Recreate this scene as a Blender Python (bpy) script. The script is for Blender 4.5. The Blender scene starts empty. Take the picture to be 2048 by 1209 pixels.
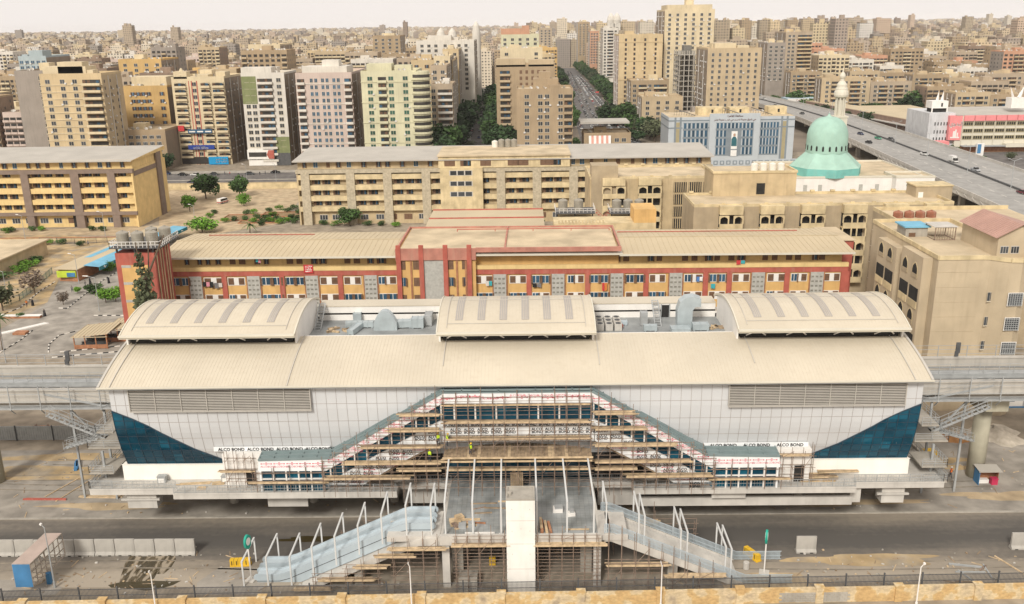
import bpy,math,random
from mathutils import Matrix,Vector
R=math.radians
random.seed(7)
sc=bpy.context.scene
COL=sc.collection
CAM_H,CAM_F=66.0,1850.0
CAM_ROT=Matrix.Rotation(R(0.87),3,'Z')@Matrix.Rotation(R(90-16.81),3,'X')@Matrix.Rotation(R(-0.86),3,'Z')
cam=bpy.data.cameras.new('camera')
cam.sensor_width=36.0
cam.lens=36.0*CAM_F/2048.0
cam.clip_start,cam.clip_end=1.0,40000.0
camo=bpy.data.objects.new('camera',cam)
camo.matrix_world=Matrix.Translation((0,0,CAM_H))@CAM_ROT.to_4x4()
COL.objects.link(camo)
sc.camera=camo
SUN_EL,SUN_AZ=R(38),R(199)
world=bpy.data.worlds.new('World')
sc.world=world
world.use_nodes=True
wn,wl=world.node_tree.nodes,world.node_tree.links
wn.clear()
wo=wn.new('ShaderNodeOutputWorld')
wb=wn.new('ShaderNodeBackground')
sky=wn.new('ShaderNodeTexSky')
sky.sky_type='NISHITA'
sky.sun_disc=False
sky.sun_elevation,sky.sun_rotation=SUN_EL,SUN_AZ
sky.air_density,sky.dust_density,sky.ozone_density=1.6,6.0,1.0
mixn=wn.new('ShaderNodeMix')
mixn.data_type='RGBA'
mixn.inputs['Factor'].default_value=0.82
mixn.inputs['B'].default_value=(15.0,14.0,13.3,1)
wl.new(sky.outputs['Color'],mixn.inputs['A'])
wl.new(mixn.outputs['Result'],wb.inputs['Color'])
wb.inputs['Strength'].default_value=0.076
wl.new(wb.outputs['Background'],wo.inputs['Surface'])
sun=bpy.data.lights.new('sun','SUN')
sun.energy=3.1
sun.angle=R(12)
sun.color=(1.0,0.965,0.905)
suno=bpy.data.objects.new('sun',sun)
suno.rotation_euler=Vector((-math.sin(SUN_AZ)*math.cos(SUN_EL),-math.cos(SUN_AZ)*math.cos(SUN_EL),-math.sin(SUN_EL))).to_track_quat('-Z','Y').to_euler()
suno.location=(0,0,300)
COL.objects.link(suno)
sc.view_settings.view_transform='Standard'
sc.view_settings.look='None'
sc.view_settings.gamma=1.0
sc.view_settings.exposure=-0.03
sc.cycles.max_bounces=5
sc.cycles.diffuse_bounces=3
sc.cycles.glossy_bounces=2
sc.cycles.transparent_max_bounces=6
sc.cycles.volume_bounces=0
sc.cycles.use_denoising=True
def ray(px,py):
 return CAM_ROT@Vector(((px-1024)/CAM_F,-(py-604.5)/CAM_F,-1.0))
def gx(px,py,z=0.0):
 r=ray(px,py);t=(z-CAM_H)/r.z
 return t*r.x,t*r.y
def fx(px,py,Y):
 r=ray(px,py);t=Y/r.y
 return t*r.x,CAM_H+t*r.z
def zx(px,py,Y):return fx(px,py,Y)[1]
def xx(px,py,Y):return fx(px,py,Y)[0]
class MB:
 def __init__(s):s.v,s.f,s.m=[],[],[]
 def face(s,pts,m=0):
  n=len(s.v);s.v+=[tuple(p)for p in pts];s.f.append(tuple(range(n,n+len(pts))));s.m.append(m);return s
 def box(s,x0,x1,y0,y1,z0,z1,m=0,skip=''):
  if x0>x1:x0,x1=x1,x0
  if y0>y1:y0,y1=y1,y0
  if z0>z1:z0,z1=z1,z0
  n=len(s.v)
  s.v+=[(x0,y0,z0),(x1,y0,z0),(x1,y1,z0),(x0,y1,z0),(x0,y0,z1),(x1,y0,z1),(x1,y1,z1),(x0,y1,z1)]
  for k,q in(('b',(3,2,1,0)),('t',(4,5,6,7)),('f',(0,1,5,4)),('r',(1,2,6,5)),('k',(2,3,7,6)),('l',(3,0,4,7))):
   if k not in skip:s.f.append(tuple(n+i for i in q));s.m.append(m)
  return s
 def bar(s,p,q,w,h=None,m=0):
  """square bar from p to q"""
  p,q=Vector(p),Vector(q);h=h or w
  d=(q-p)
  if d.length<1e-6:return s
  d.normalize()
  up=Vector((0,0,1))if abs(d.z)<0.95 else Vector((0,1,0))
  a=d.cross(up).normalized()*(w/2);b=d.cross(a).normalized()*(h/2)
  n=len(s.v)
  for c in(p,q):s.v+=[tuple(c+a+b),tuple(c-a+b),tuple(c-a-b),tuple(c+a-b)]
  for i in range(4):s.f.append((n+i,n+(i+1)%4,n+4+(i+1)%4,n+4+i));s.m.append(m)
  s.f.append((n+3,n+2,n+1,n));s.f.append((n+4,n+5,n+6,n+7));s.m+=[m,m]
  return s
 def tube(s,p,q,r,k=8,m=0,r2=None,cap=True):
  p,q=Vector(p),Vector(q);d=(q-p).normalized();r2=r if r2 is None else r2
  up=Vector((0,0,1))if abs(d.z)<0.95 else Vector((0,1,0))
  a=d.cross(up).normalized();b=d.cross(a).normalized();n=len(s.v)
  for c,rr in((p,r),(q,r2)):
   s.v+=[tuple(c+(a*math.cos(2*math.pi*i/k)+b*math.sin(2*math.pi*i/k))*rr)for i in range(k)]
  for i in range(k):s.f.append((n+i,n+(i+1)%k,n+k+(i+1)%k,n+k+i));s.m.append(m)
  if cap:s.f.append(tuple(n+k-1-i for i in range(k)));s.f.append(tuple(n+k+i for i in range(k)));s.m+=[m,m]
  return s
 def lathe(s,prof,k=24,c=(0,0),m=0):
  """profile [(r, z)...] turned about the vertical through c"""
  n=len(s.v)
  for r,z in prof:
   s.v+=[(c[0]+r*math.cos(2*math.pi*i/k),c[1]+r*math.sin(2*math.pi*i/k),z)for i in range(k)]
  for j in range(len(prof)-1):
   for i in range(k):
    s.f.append((n+j*k+i,n+j*k+(i+1)%k,n+(j+1)*k+(i+1)%k,n+(j+1)*k+i));s.m.append(m)
  s.f.append(tuple(n+(len(prof)-1)*k+i for i in range(k)));s.m.append(m)
  return s
 def prism(s,poly,z0,z1,m=0,mt=None):
  """plan polygon, counter-clockwise, raised from z0 to z1"""
  n,k=len(s.v),len(poly)
  s.v+=[(x,y,z0)for x,y in poly]+[(x,y,z1)for x,y in poly]
  for i in range(k):s.f.append((n+i,n+(i+1)%k,n+k+(i+1)%k,n+k+i));s.m.append(m)
  s.f.append(tuple(n+k+i for i in range(k)));s.m.append(m if mt is None else mt)
  return s
 def slabxz(s,poly,y0,y1,m=0):
  """polygon in the x-z plane given thickness from y0 (front) to y1"""
  n,k=len(s.v),len(poly)
  ar=sum(poly[i][0]*poly[(i+1)%k][1]-poly[(i+1)%k][0]*poly[i][1]for i in range(k))
  if ar<0:poly=poly[::-1]
  s.v+=[(x,y0,z)for x,z in poly]+[(x,y1,z)for x,z in poly]
  s.f.append(tuple(n+i for i in range(k)));s.f.append(tuple(n+2*k-1-i for i in range(k)));s.m+=[m,m]
  for i in range(k):s.f.append((n+(i+1)%k,n+i,n+k+i,n+k+(i+1)%k));s.m.append(m)
  return s
 def add(s,o,mat=None,m=None):
  n=len(s.v)
  s.v+=[tuple(mat@Vector(v))for v in o.v]if mat else list(o.v)
  s.f+=[tuple(n+i for i in f)for f in o.f];s.m+=o.m if m is None else[m]*len(o.m)
  return s
 def mesh(s,name,mats,org=(0,0,0),smooth=False):
  me=bpy.data.meshes.new(name)
  ox,oy,oz=org
  me.from_pydata([(x-ox,y-oy,z-oz)for x,y,z in s.v],[],s.f)
  if not isinstance(mats,(list,tuple)):mats=[mats]
  for t in mats:me.materials.append(t)
  if len(mats)>1:me.polygons.foreach_set('material_index',s.m)
  if smooth:me.polygons.foreach_set('use_smooth',[True]*len(s.f))
  me.update()
  return me
def tag(o,label=None,cat=None,group=None,kind=None):
 if label:o['label']=label
 if cat:o['category']=cat
 if group:o['group']=group
 if kind:o['kind']=kind
 return o
def thing(name,label,cat,loc=(0,0,0),rz=0.0,group=None):
 o=bpy.data.objects.new(name,None)
 o.empty_display_size=0.5
 o.location=loc;o.rotation_euler=(0,0,rz)
 COL.objects.link(o)
 return tag(o,label,cat,group)
def put(name,mb,mats,parent=None,smooth=False,loc=None,rz=0.0,label=None):
 """one mesh object; with a parent its vertices are given in the parent's own frame"""
 me=mb if isinstance(mb,bpy.types.Mesh)else mb.mesh(name,mats,smooth=smooth)
 o=bpy.data.objects.new(name,me)
 if loc:o.location=loc
 o.rotation_euler=(0,0,rz)
 o.parent=parent
 COL.objects.link(o)
 if label:o['label']=label
 return o
def putw(name,mb,mats,parent,smooth=False,label=None):
 """a part whose vertices are given in world metres, under an unrotated parent"""
 org,a=Vector((0,0,0)),parent
 while a:org+=a.location;a=a.parent
 o=bpy.data.objects.new(name,mb.mesh(name,mats,org=tuple(org),smooth=smooth))
 o.parent=parent
 COL.objects.link(o)
 if label:o['label']=label
 return o
def single(name,mb,mats,label,cat,loc,rz=0.0,group=None,smooth=False):
 me=mb if isinstance(mb,bpy.types.Mesh)else mb.mesh(name,mats,smooth=smooth)
 o=bpy.data.objects.new(name,me)
 o.location=loc;o.rotation_euler=(0,0,rz)
 COL.objects.link(o)
 return tag(o,label,cat,group)
_O1=['','first','second','third','fourth','fifth','sixth','seventh','eighth','ninth','tenth','eleventh','twelfth','thirteenth','fourteenth','fifteenth','sixteenth','seventeenth','eighteenth','nineteenth']
_O2=['','','twent','thirt','fort','fift','sixt','sevent','eight','ninet']
def ordinal(n):
 return _O1[n]if n<20 else _O2[n//10]+('ieth' if n%10==0 else 'y-'+_O1[n%10])
KIDS={}
def kids(o):
 return[c for c in bpy.data.objects if c.parent is o]
def copy_tree(root,loc,rz=0.0,label=None,group=None,scale=None):
 if root.name not in KIDS:KIDS[root.name]=[(c,kids(c))for c in kids(root)]
 r=root.copy();COL.objects.link(r)
 r.location=loc;r.rotation_euler=(0,0,rz)
 if scale:r.scale=scale if isinstance(scale,(tuple,list))else(scale,)*3
 if label:r['label']=label
 if group:r['group']=group
 for c,gs in KIDS[root.name]:
  d=c.copy();COL.objects.link(d);d.parent=r
  for g in gs:
   e=g.copy();COL.objects.link(e);e.parent=d
 return r
def structure(name,mb,mats,smooth=False,kind='structure'):
 o=bpy.data.objects.new(name,mb if isinstance(mb,bpy.types.Mesh)else mb.mesh(name,mats,smooth=smooth))
 COL.objects.link(o);o['kind']=kind
 return o
def nodes(name):
 m=bpy.data.materials.new(name);m.use_nodes=True
 n,l=m.node_tree.nodes,m.node_tree.links
 return m,n,l,n['Principled BSDF']
def ramp(n,stops):
 r=n.new('ShaderNodeValToRGB')
 e=r.color_ramp.elements
 while len(e)>1:e.remove(e[0])
 e[0].position,e[0].color=stops[0][0],(*stops[0][1],1)
 for p,c in stops[1:]:
  x=e.new(p);x.color=(*c,1)
 return r
def noise(n,l,scale,detail=4.0,vec=None,stretch=None,coord='Object'):
 t=n.new('ShaderNodeTexNoise');t.inputs['Scale'].default_value=scale;t.inputs['Detail'].default_value=detail
 if vec is None:
  tc=n.new('ShaderNodeTexCoord');vec=tc.outputs[coord]
 if stretch:
  mp=n.new('ShaderNodeMapping');mp.inputs['Scale'].default_value=stretch
  l.new(vec,mp.inputs['Vector']);vec=mp.outputs['Vector']
 l.new(vec,t.inputs['Vector'])
 return t
def mulc(c,k):return tuple(min(1.0,x*k)for x in c)
def mat(name,col,rough=0.8,var=0.15,scale=0.6,metal=0.0,streak=0.0,bump=0.0,dirt=None,spec=0.3):
 """painted or mineral surface: mottling, optional vertical rain streaks in a dirt colour, optional bump"""
 m,n,l,b=nodes(name)
 b.inputs['Roughness'].default_value=rough;b.inputs['Metallic'].default_value=metal
 b.inputs['Specular IOR Level'].default_value=spec
 t=noise(n,l,scale,5.0)
 r=ramp(n,[(0.3,mulc(col,1-var)),(0.7,mulc(col,1+var*0.8))])
 l.new(t.outputs['Fac'],r.inputs['Fac']);out=r.outputs['Color']
 if streak:
  s=noise(n,l,1.3,3.0,stretch=(1.0,1.0,0.12))
  f=n.new('ShaderNodeMapRange');f.inputs[1].default_value=0.5;f.inputs[2].default_value=0.78
  f.inputs[4].default_value=streak
  l.new(s.outputs['Fac'],f.inputs[0])
  x=n.new('ShaderNodeMix');x.data_type='RGBA';x.inputs['B'].default_value=(*(dirt or mulc(col,0.45)),1)
  l.new(out,x.inputs['A']);l.new(f.outputs[0],x.inputs['Factor']);out=x.outputs['Result']
 l.new(out,b.inputs['Base Color'])
 if bump:
  t2=noise(n,l,scale*9,3.0);bp=n.new('ShaderNodeBump');bp.inputs['Strength'].default_value=bump;bp.inputs['Distance'].default_value=0.05
  l.new(t2.outputs['Fac'],bp.inputs['Height']);l.new(bp.outputs['Normal'],b.inputs['Normal'])
 return m
def glass(name,col,rough=0.08,var=0.5,spec=0.5):
 """window glass over a dark room: every pane (object) a little different"""
 m,n,l,b=nodes(name)
 b.inputs['Roughness'].default_value=rough;b.inputs['Specular IOR Level'].default_value=spec
 oi=n.new('ShaderNodeObjectInfo');t=noise(n,l,0.45,2.0)
 a=n.new('ShaderNodeMath');a.operation='MULTIPLY_ADD';a.inputs[1].default_value=0.6;l.new(oi.outputs['Random'],a.inputs[0]);l.new(t.outputs['Fac'],a.inputs[2])
 r=ramp(n,[(0.3,mulc(col,1-var)),(1.0,mulc(col,1+var))])
 l.new(a.outputs[0],r.inputs['Fac']);l.new(r.outputs['Color'],b.inputs['Base Color'])
 return m
# ================================================================= materials
CONC=mat('concrete',(0.36,0.33,0.28),0.85,0.2,0.5,streak=0.35)
CONC_L=mat('pale concrete',(0.52,0.49,0.44),0.8,0.14,0.4,streak=0.3)
CONC_D=mat('dark concrete',(0.16,0.15,0.13),0.9,0.2,0.5)
STEEL=mat('galvanised steel',(0.38,0.39,0.385),0.5,0.15,1.0,metal=0.2)
STEEL_D=mat('dark steel',(0.09,0.09,0.09),0.6,0.2,1.0)
RUST=mat('rusty scaffold tube',(0.25,0.18,0.135),0.8,0.35,2.0)
WOOD=mat('raw timber board',(0.52,0.39,0.24),0.85,0.3,1.6)
WOOD_D=mat('weathered timber board',(0.30,0.22,0.14),0.9,0.35,1.4)
ROOF_S=mat('cream roof sheeting',(0.54,0.478,0.372),0.5,0.10,0.09,streak=0.3,dirt=(0.44,0.37,0.27))
ROOF_RIB=mat('roof sheeting seam',(0.533,0.471,0.366),0.6,0.06,0.3)
CREAM=mat('cream painted metal',(0.60,0.56,0.46),0.5,0.05,0.3)
WHITE=mat('white paint',(0.74,0.71,0.66),0.6,0.06,0.4,streak=0.12)
PANEL=mat('white composite panel',(0.57,0.575,0.575),0.3,0.06,0.1,spec=0.6)
JOINT=mat('panel joint',(0.33,0.29,0.26),0.8)
LOUV=mat('louvre slat',(0.47,0.44,0.39),0.6,0.06)
DARK=mat('unlit interior',(0.025,0.024,0.022),0.9,0.3)
BLUEGLASS=glass('blue curtain wall glass',(0.004,0.058,0.095),0.08,0.45,0.6)
BLUEGLASS.node_tree.nodes['Principled BSDF'].inputs['Specular IOR Level'].default_value=0.35
_n,_l=BLUEGLASS.node_tree.nodes,BLUEGLASS.node_tree.links
_b=_n['Principled BSDF'];_src=_b.inputs['Base Color'].links[0].from_socket
_tc=_n.new('ShaderNodeTexCoord');_sn=_n.new('ShaderNodeVectorMath');_sn.operation='SNAP';_sn.inputs[1].default_value=(1.315,100,1.22);_l.new(_tc.outputs['Object'],_sn.inputs[0])
_wn=_n.new('ShaderNodeTexWhiteNoise');_wn.noise_dimensions='3D';_l.new(_sn.outputs[0],_wn.inputs['Vector'])
_rp=ramp(_n,[(0,(.5,.52,.55)),(.8,(.9,.9,.9)),(1,(1.5,1.4,1.35))]);_l.new(_wn.outputs['Value'],_rp.inputs['Fac'])  # pane-by-pane tint painted in to stand for varied reflections
_mx=_n.new('ShaderNodeMix');_mx.data_type='RGBA';_mx.blend_type='MULTIPLY';_mx.inputs['Factor'].default_value=1
_l.new(_src,_mx.inputs['A']);_l.new(_rp.outputs['Color'],_mx.inputs['B']);_l.new(_mx.outputs['Result'],_b.inputs['Base Color'])
MULL=mat('dark mullion',(0.03,0.05,0.07),0.5)
GLASS=glass('window glass',(0.045,0.05,0.055),0.12)
GLASSB=glass('bluish window glass',(0.03,0.075,0.12),0.12)
GLASSG=glass('greenish window glass',(0.03,0.08,0.055),0.2)
SHUT=mat('brown shutter',(0.15,0.085,0.05),0.75,0.3,3.0)
RED=mat('red painted plaster',(0.40,0.105,0.075),0.85,0.2,0.5,streak=0.5,dirt=(0.42,0.22,0.16))
REDF=mat('faded red plaster',(0.43,0.19,0.14),0.85,0.2,0.5,streak=0.4,dirt=(0.45,0.3,0.22))
ORANGE=mat('ochre painted plaster',(0.62,0.39,0.15),0.85,0.14,0.4,streak=0.3,dirt=(0.36,0.2,0.08))
YELLOW=mat('yellow painted plaster',(0.68,0.50,0.23),0.85,0.12,0.4,streak=0.35,dirt=(0.42,0.28,0.12))
TAN=mat('tan plaster',(0.48,0.375,0.225),0.88,0.2,0.25,streak=0.4,dirt=(0.27,0.2,0.12))
TAN_L=mat('pale peeling plaster',(0.58,0.47,0.28),0.88,0.25,0.4,streak=0.3,dirt=(0.3,0.22,0.13))
TAN_G=mat('greyish tan plaster',(0.40,0.32,0.21),0.88,0.16,0.3,streak=0.35,dirt=(0.25,0.2,0.14))
BROWN_G=mat('grey brown render',(0.22,0.165,0.13),0.88,0.12,0.6)
LATT=mat('pierced grey block',(0.41,0.40,0.36),0.85,0.15,2.0)
SHEET=mat('dusty roof sheet',(0.50,0.41,0.27),0.7,0.08,0.1)
SHEET_G=mat('grey roof sheet',(0.42,0.39,0.34),0.7,0.1,0.15)
RDUST=mat('dusty flat roof',(0.52,0.42,0.28),0.95,0.22,0.2)
TANK=mat('water tank metal',(0.36,0.33,0.27),0.5,0.15,1.0,metal=0.4)
TANKW=mat('white tank',(0.7,0.66,0.58),0.5,0.06)
TEAL=mat('blue green dome paint',(0.33,0.50,0.415),0.75,0.12,0.25,streak=0.3,dirt=(0.34,0.46,0.36))
TEAL_B=mat('turquoise paint',(0.17,0.45,0.40),0.75,0.12,0.3,streak=0.3,dirt=(0.3,0.42,0.34))
PINK=mat('pink panel',(0.72,0.25,0.25),0.7,0.08)
SKYB=mat('sky blue sheet',(0.16,0.40,0.54),0.6,0.15,0.3)
BLUEP=mat('faded blue paint',(0.06,0.19,0.36),0.7,0.2,0.5)
BARK=mat('bark',(0.13,0.09,0.06),0.95,0.3,2.0)
BLACK=mat('black cloth',(0.02,0.02,0.022),0.9)
KERBW=mat('white kerb paint',(0.66,0.62,0.55),0.85,0.15,2.0)
KERBB=mat('black kerb paint',(0.04,0.04,0.04),0.85,0.15,2.0)
PALEB=mat('pale blue film',(0.40,0.46,0.49),0.35,0.08,0.6,spec=0.5)
YELP=mat('yellow plastic',(0.68,0.42,0.03),0.6,0.15,1.0)
BRICK=mat('terracotta',(0.36,0.17,0.09),0.9,0.25,1.0)
def ground_mat(name,stops,scale,detail=8,rough=0.95,scale2=0.35,amt=0.35,stretch=None,bump=0.0):
 """two scales of mottling multiplied together"""
 m,n,l,b=nodes(name)
 b.inputs['Roughness'].default_value=rough;b.inputs['Specular IOR Level'].default_value=0.2
 t=noise(n,l,scale,detail,stretch=stretch);r=ramp(n,stops);l.new(t.outputs['Fac'],r.inputs['Fac'])
 t2=noise(n,l,scale2,6.0);r2=ramp(n,[(0.3,(1-amt,)*3),(0.7,(1+amt*0.3,)*3)]);l.new(t2.outputs['Fac'],r2.inputs['Fac'])
 x=n.new('ShaderNodeMix');x.data_type='RGBA';x.blend_type='MULTIPLY';x.inputs['Factor'].default_value=1.0
 l.new(r.outputs['Color'],x.inputs['A']);l.new(r2.outputs['Color'],x.inputs['B']);l.new(x.outputs['Result'],b.inputs['Base Color'])
 return m
G_DUST=ground_mat('dusty ground',[(0.3,(0.27,0.225,0.17)),(0.55,(0.34,0.285,0.215)),(0.75,(0.41,0.35,0.265))],0.05)
G_SAND=ground_mat('orange sand',[(0.36,(0.34,0.285,0.21)),(0.5,(0.44,0.33,0.19)),(0.66,(0.52,0.37,0.19))],0.22)
G_SANDP=ground_mat('pale sand',[(0.3,(0.44,0.33,0.21)),(0.7,(0.53,0.42,0.27))],0.15)
G_PAVE=ground_mat('grey paving',[(0.3,(0.30,0.27,0.23)),(0.7,(0.37,0.335,0.285))],0.12)
G_SOIL=ground_mat('planted soil',[(0.3,(0.26,0.17,0.09)),(0.7,(0.36,0.25,0.14))],0.3)
G_ASPH=ground_mat('city asphalt',[(0.3,(0.13,0.12,0.115)),(0.7,(0.19,0.175,0.16))],0.1)
G_FLY=ground_mat('flyover asphalt',[(0.3,(0.30,0.29,0.27)),(0.7,(0.36,0.345,0.32))],0.08,amt=0.2)
G_CITY=ground_mat('distant city ground',[(0.3,(0.20,0.165,0.13)),(0.7,(0.30,0.25,0.19))],0.01,scale2=0.03)
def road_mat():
 """asphalt blown over with sand: dark middle part bare asphalt, part station shade put into the colour, dusty to both sides, tyre streaks along it"""
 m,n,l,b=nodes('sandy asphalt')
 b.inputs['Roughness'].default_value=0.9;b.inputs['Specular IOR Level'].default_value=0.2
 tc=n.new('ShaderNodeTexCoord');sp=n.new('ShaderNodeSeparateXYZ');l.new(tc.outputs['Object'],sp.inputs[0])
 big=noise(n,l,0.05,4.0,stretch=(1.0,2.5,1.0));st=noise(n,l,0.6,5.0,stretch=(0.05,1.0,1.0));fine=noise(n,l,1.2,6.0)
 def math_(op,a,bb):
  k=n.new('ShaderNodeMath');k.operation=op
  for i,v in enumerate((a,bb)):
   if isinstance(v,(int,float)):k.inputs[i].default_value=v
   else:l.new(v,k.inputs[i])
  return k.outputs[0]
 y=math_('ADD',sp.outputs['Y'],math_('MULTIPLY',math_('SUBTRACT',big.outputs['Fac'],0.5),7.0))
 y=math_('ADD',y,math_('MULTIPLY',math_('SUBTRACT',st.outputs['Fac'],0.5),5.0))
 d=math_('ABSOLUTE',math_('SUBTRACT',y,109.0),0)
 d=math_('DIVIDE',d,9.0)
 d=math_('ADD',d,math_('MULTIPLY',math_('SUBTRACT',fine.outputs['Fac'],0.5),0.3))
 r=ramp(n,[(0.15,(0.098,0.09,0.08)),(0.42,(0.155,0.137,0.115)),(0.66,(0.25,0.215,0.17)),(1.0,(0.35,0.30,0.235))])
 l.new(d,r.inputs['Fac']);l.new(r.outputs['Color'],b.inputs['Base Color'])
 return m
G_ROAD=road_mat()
# ================================================================= ground, roads, paths
def sheet(name,pts,z,m,px=True,kind='structure',zz=0.0):
 P=[gx(*p,zz)if px else p for p in pts]
 ar=sum(P[i][0]*P[(i+1)%len(P)][1]-P[(i+1)%len(P)][0]*P[i][1]for i in range(len(P)))
 if ar<0:P=P[::-1]
 b=MB();b.face([(x,y,z)for x,y in P]);return structure(name,b,m,kind=kind)
def blob(name,cx,cy,rx,ry,z,m,seed,k=40,rough=0.35,kind='structure',lobes=3):
 rnd=random.Random(seed);ph=[rnd.uniform(0,6.28)for _ in range(9)]
 P=[]
 for i in range(k):
  a=2*math.pi*i/k
  q=1+rough*(0.5*math.sin(lobes*a+ph[0])+0.3*math.sin(5*a+ph[1])+0.2*math.sin(9*a+ph[2])+rnd.uniform(-.12,.12))
  P.append((cx+rx*q*math.cos(a),cy+ry*q*math.sin(a)))
 return sheet(name,P,z,m,px=False,kind=kind)
b=MB()
b.face([(-9000,60,0),(9000,60,0),(9000,480,0),(-9000,480,0)],0)
b.face([(-9000,480,0),(9000,480,0),(9000,12000,0),(-9000,12000,0)],1)
b.face([(-400,-60,0),(400,-60,0),(400,60,0),(-400,60,0)],0)
structure('ground',b,[G_DUST,G_CITY])
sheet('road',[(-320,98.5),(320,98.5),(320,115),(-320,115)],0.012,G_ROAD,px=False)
structure('pavement',MB().box(-320,320,115.3,137,0.0,0.13),G_PAVE)
structure('kerb',MB().box(-320,320,115.0,115.3,0.0,0.16),CONC)
blob('sand',-70,129,16,2.2,0.137,G_SAND,3)
blob('sand',-50,133.5,12,1.6,0.137,G_SAND,4)
blob('sand',-70,134.3,20,1.3,0.137,G_SAND,5)
blob('sand',43,103.5,9,1.4,0.022,G_SAND,6)
blob('sand',62,131.0,6,1.5,0.137,G_SAND,7)
blob('sand',66,128.3,2.6,.8,0.141,G_SAND,71)
for i,(x,y,rx,ry)in enumerate(((-60,118.5,9,1.1),(44,118,12,1.0),(70,119.5,9,1.4),(10,117.3,9,.8))):
 blob('sand',x,y,rx,ry,0.139,G_SANDP,20+i)
sheet('path',[(1440,1162),(1505,1146),(1600,1146),(1625,1176),(1450,1180)],0.02,G_SANDP)
sheet('path',[(0,1160),(100,1164),(125,1176),(110,1190),(0,1200)],0.02,G_PAVE)
sheet('path',[(395,1165),(440,1135),(545,1137),(520,1190),(390,1190)],0.02,G_PAVE)
m,n,l,bs=nodes('dark wet ground')
t=noise(n,l,.9,6.0,stretch=(1.5,.35,1));r=ramp(n,[(.42,(0.045,0.034,0.017)),(.52,(0.10,.075,.04)),(.56,(.30,.25,.185))]);l.new(t.outputs['Fac'],r.inputs['Fac']);l.new(r.outputs['Color'],bs.inputs['Base Color'])
r2=ramp(n,[(.45,(.1,)*3),(.56,(.9,)*3)]);l.new(t.outputs['Fac'],r2.inputs['Fac']);l.new(r2.outputs['Color'],bs.inputs['Roughness']);WETS=m
m,n,l,bs=nodes('standing water')
bs.inputs['Base Color'].default_value=(0.05,0.038,0.016,1);bs.inputs['Roughness'].default_value=0.12;WET=m
sheet('puddle',[(216,1171),(236,1166),(262,1164),(300,1162),(345,1163),(363,1162),(346,1171),(322,1178),(292,1182),(258,1178),(222,1176)],0.02,WET)
sheet('puddle',[(262,1109),(292,1110),(306,1110),(350,1111),(352,1120),(342,1136),(328,1148),(314,1149),(318,1140),(308,1158),(300,1164),(276,1164),(238,1168),(242,1152),(250,1128)],0.016,WETS)
blob('puddle',-29,109.3,4.5,.75,0.02,WET,33)
b=MB()
for pts,k in(([(0,715),(240,715),(262,640),(250,560),(240,470),(222,500),(196,545),(120,560),(90,610),(0,660)],0),([(0,640),(95,605),(120,555),(205,520),(225,478),(110,470),(0,470)],1),([(0,470),(250,472),(420,470),(560,448),(600,400),(600,372),(320,378),(318,452),(0,462)],2)):
 P=[gx(*p)for p in pts]
 ar=sum(P[i][0]*P[(i+1)%len(P)][1]-P[(i+1)%len(P)][0]*P[i][1]for i in range(len(P)))
 b.face([(x,y,0.01+0.004*k)for x,y in(P if ar>0 else P[::-1])],k)
structure('campus_ground',b,[G_PAVE,G_SAND,G_SANDP])
sheet('path',[(0,712),(0,690),(75,650),(130,620),(150,650),(120,715)],0.026,G_PAVE)
def kerb_line(pts,z=0.0,w=0.25,h=0.17,step=0.9):
 """black and white painted kerb along pixel points"""
 P=[Vector((*gx(*p),0))for p in pts];bb=MB();k=0;
 for a,c in zip(P,P[1:]):
  L=(c-a).length;n=max(1,int(L/step));
  for i in range(n):
   p,q=a.lerp(c,i/n),a.lerp(c,(i+1)/n)
   bb.bar((p.x,p.y,z+h/2),(q.x,q.y,z+h/2),w,h,k%2);k+=1
 return structure('kerb',bb,[KERBW,KERBB])
kerb_line([(97,706),(98,690),(118,672),(150,664)],step=1.0)
kerb_line([(104,716),(160,711),(240,704)],step=1.0)
kerb_line([(120,705),(240,693)],step=1.0)
kerb_line([(118,617),(135,618),(160,597),(205,562),(234,545)],step=1.0)
kerb_line([(0,632),(40,617),(80,583),(110,565)],step=1.1)
kerb_line([(188,632),(250,632)],step=1.0)
kerb_line([(0,706),(40,682),(65,662)],step=1.0)
b=MB()
b.face([(-420,393,.02),(150,393,.02),(150,433,.02),(-420,433,.02)])
b.face([(-40,433,.022),(-12,433,.022),(-13,526,.022),(-25,770,.022),(-36,1000,.022),(-54,1000,.022),(-42,770,.022),(-38,526,.022)])
b.face([(30,433,.022),(66,433,.022),(68,656,.022),(74,1125,.022),(76,1420,.022),(52,1420,.022),(48,1125,.022),(36,656,.022)])
b.face([(185,150,.02),(330,150,.02),(300,480,.02),(240,900,.02),(205,900,.02),(200,480,.02)])
structure('road',b,G_ASPH)
structure('kerb',MB().box(-420,-70,412,413.4,0,0.2).box(-420,-95,392,393,0,0.25).box(-420,30,433,440,0,0.18),CONC)
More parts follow.
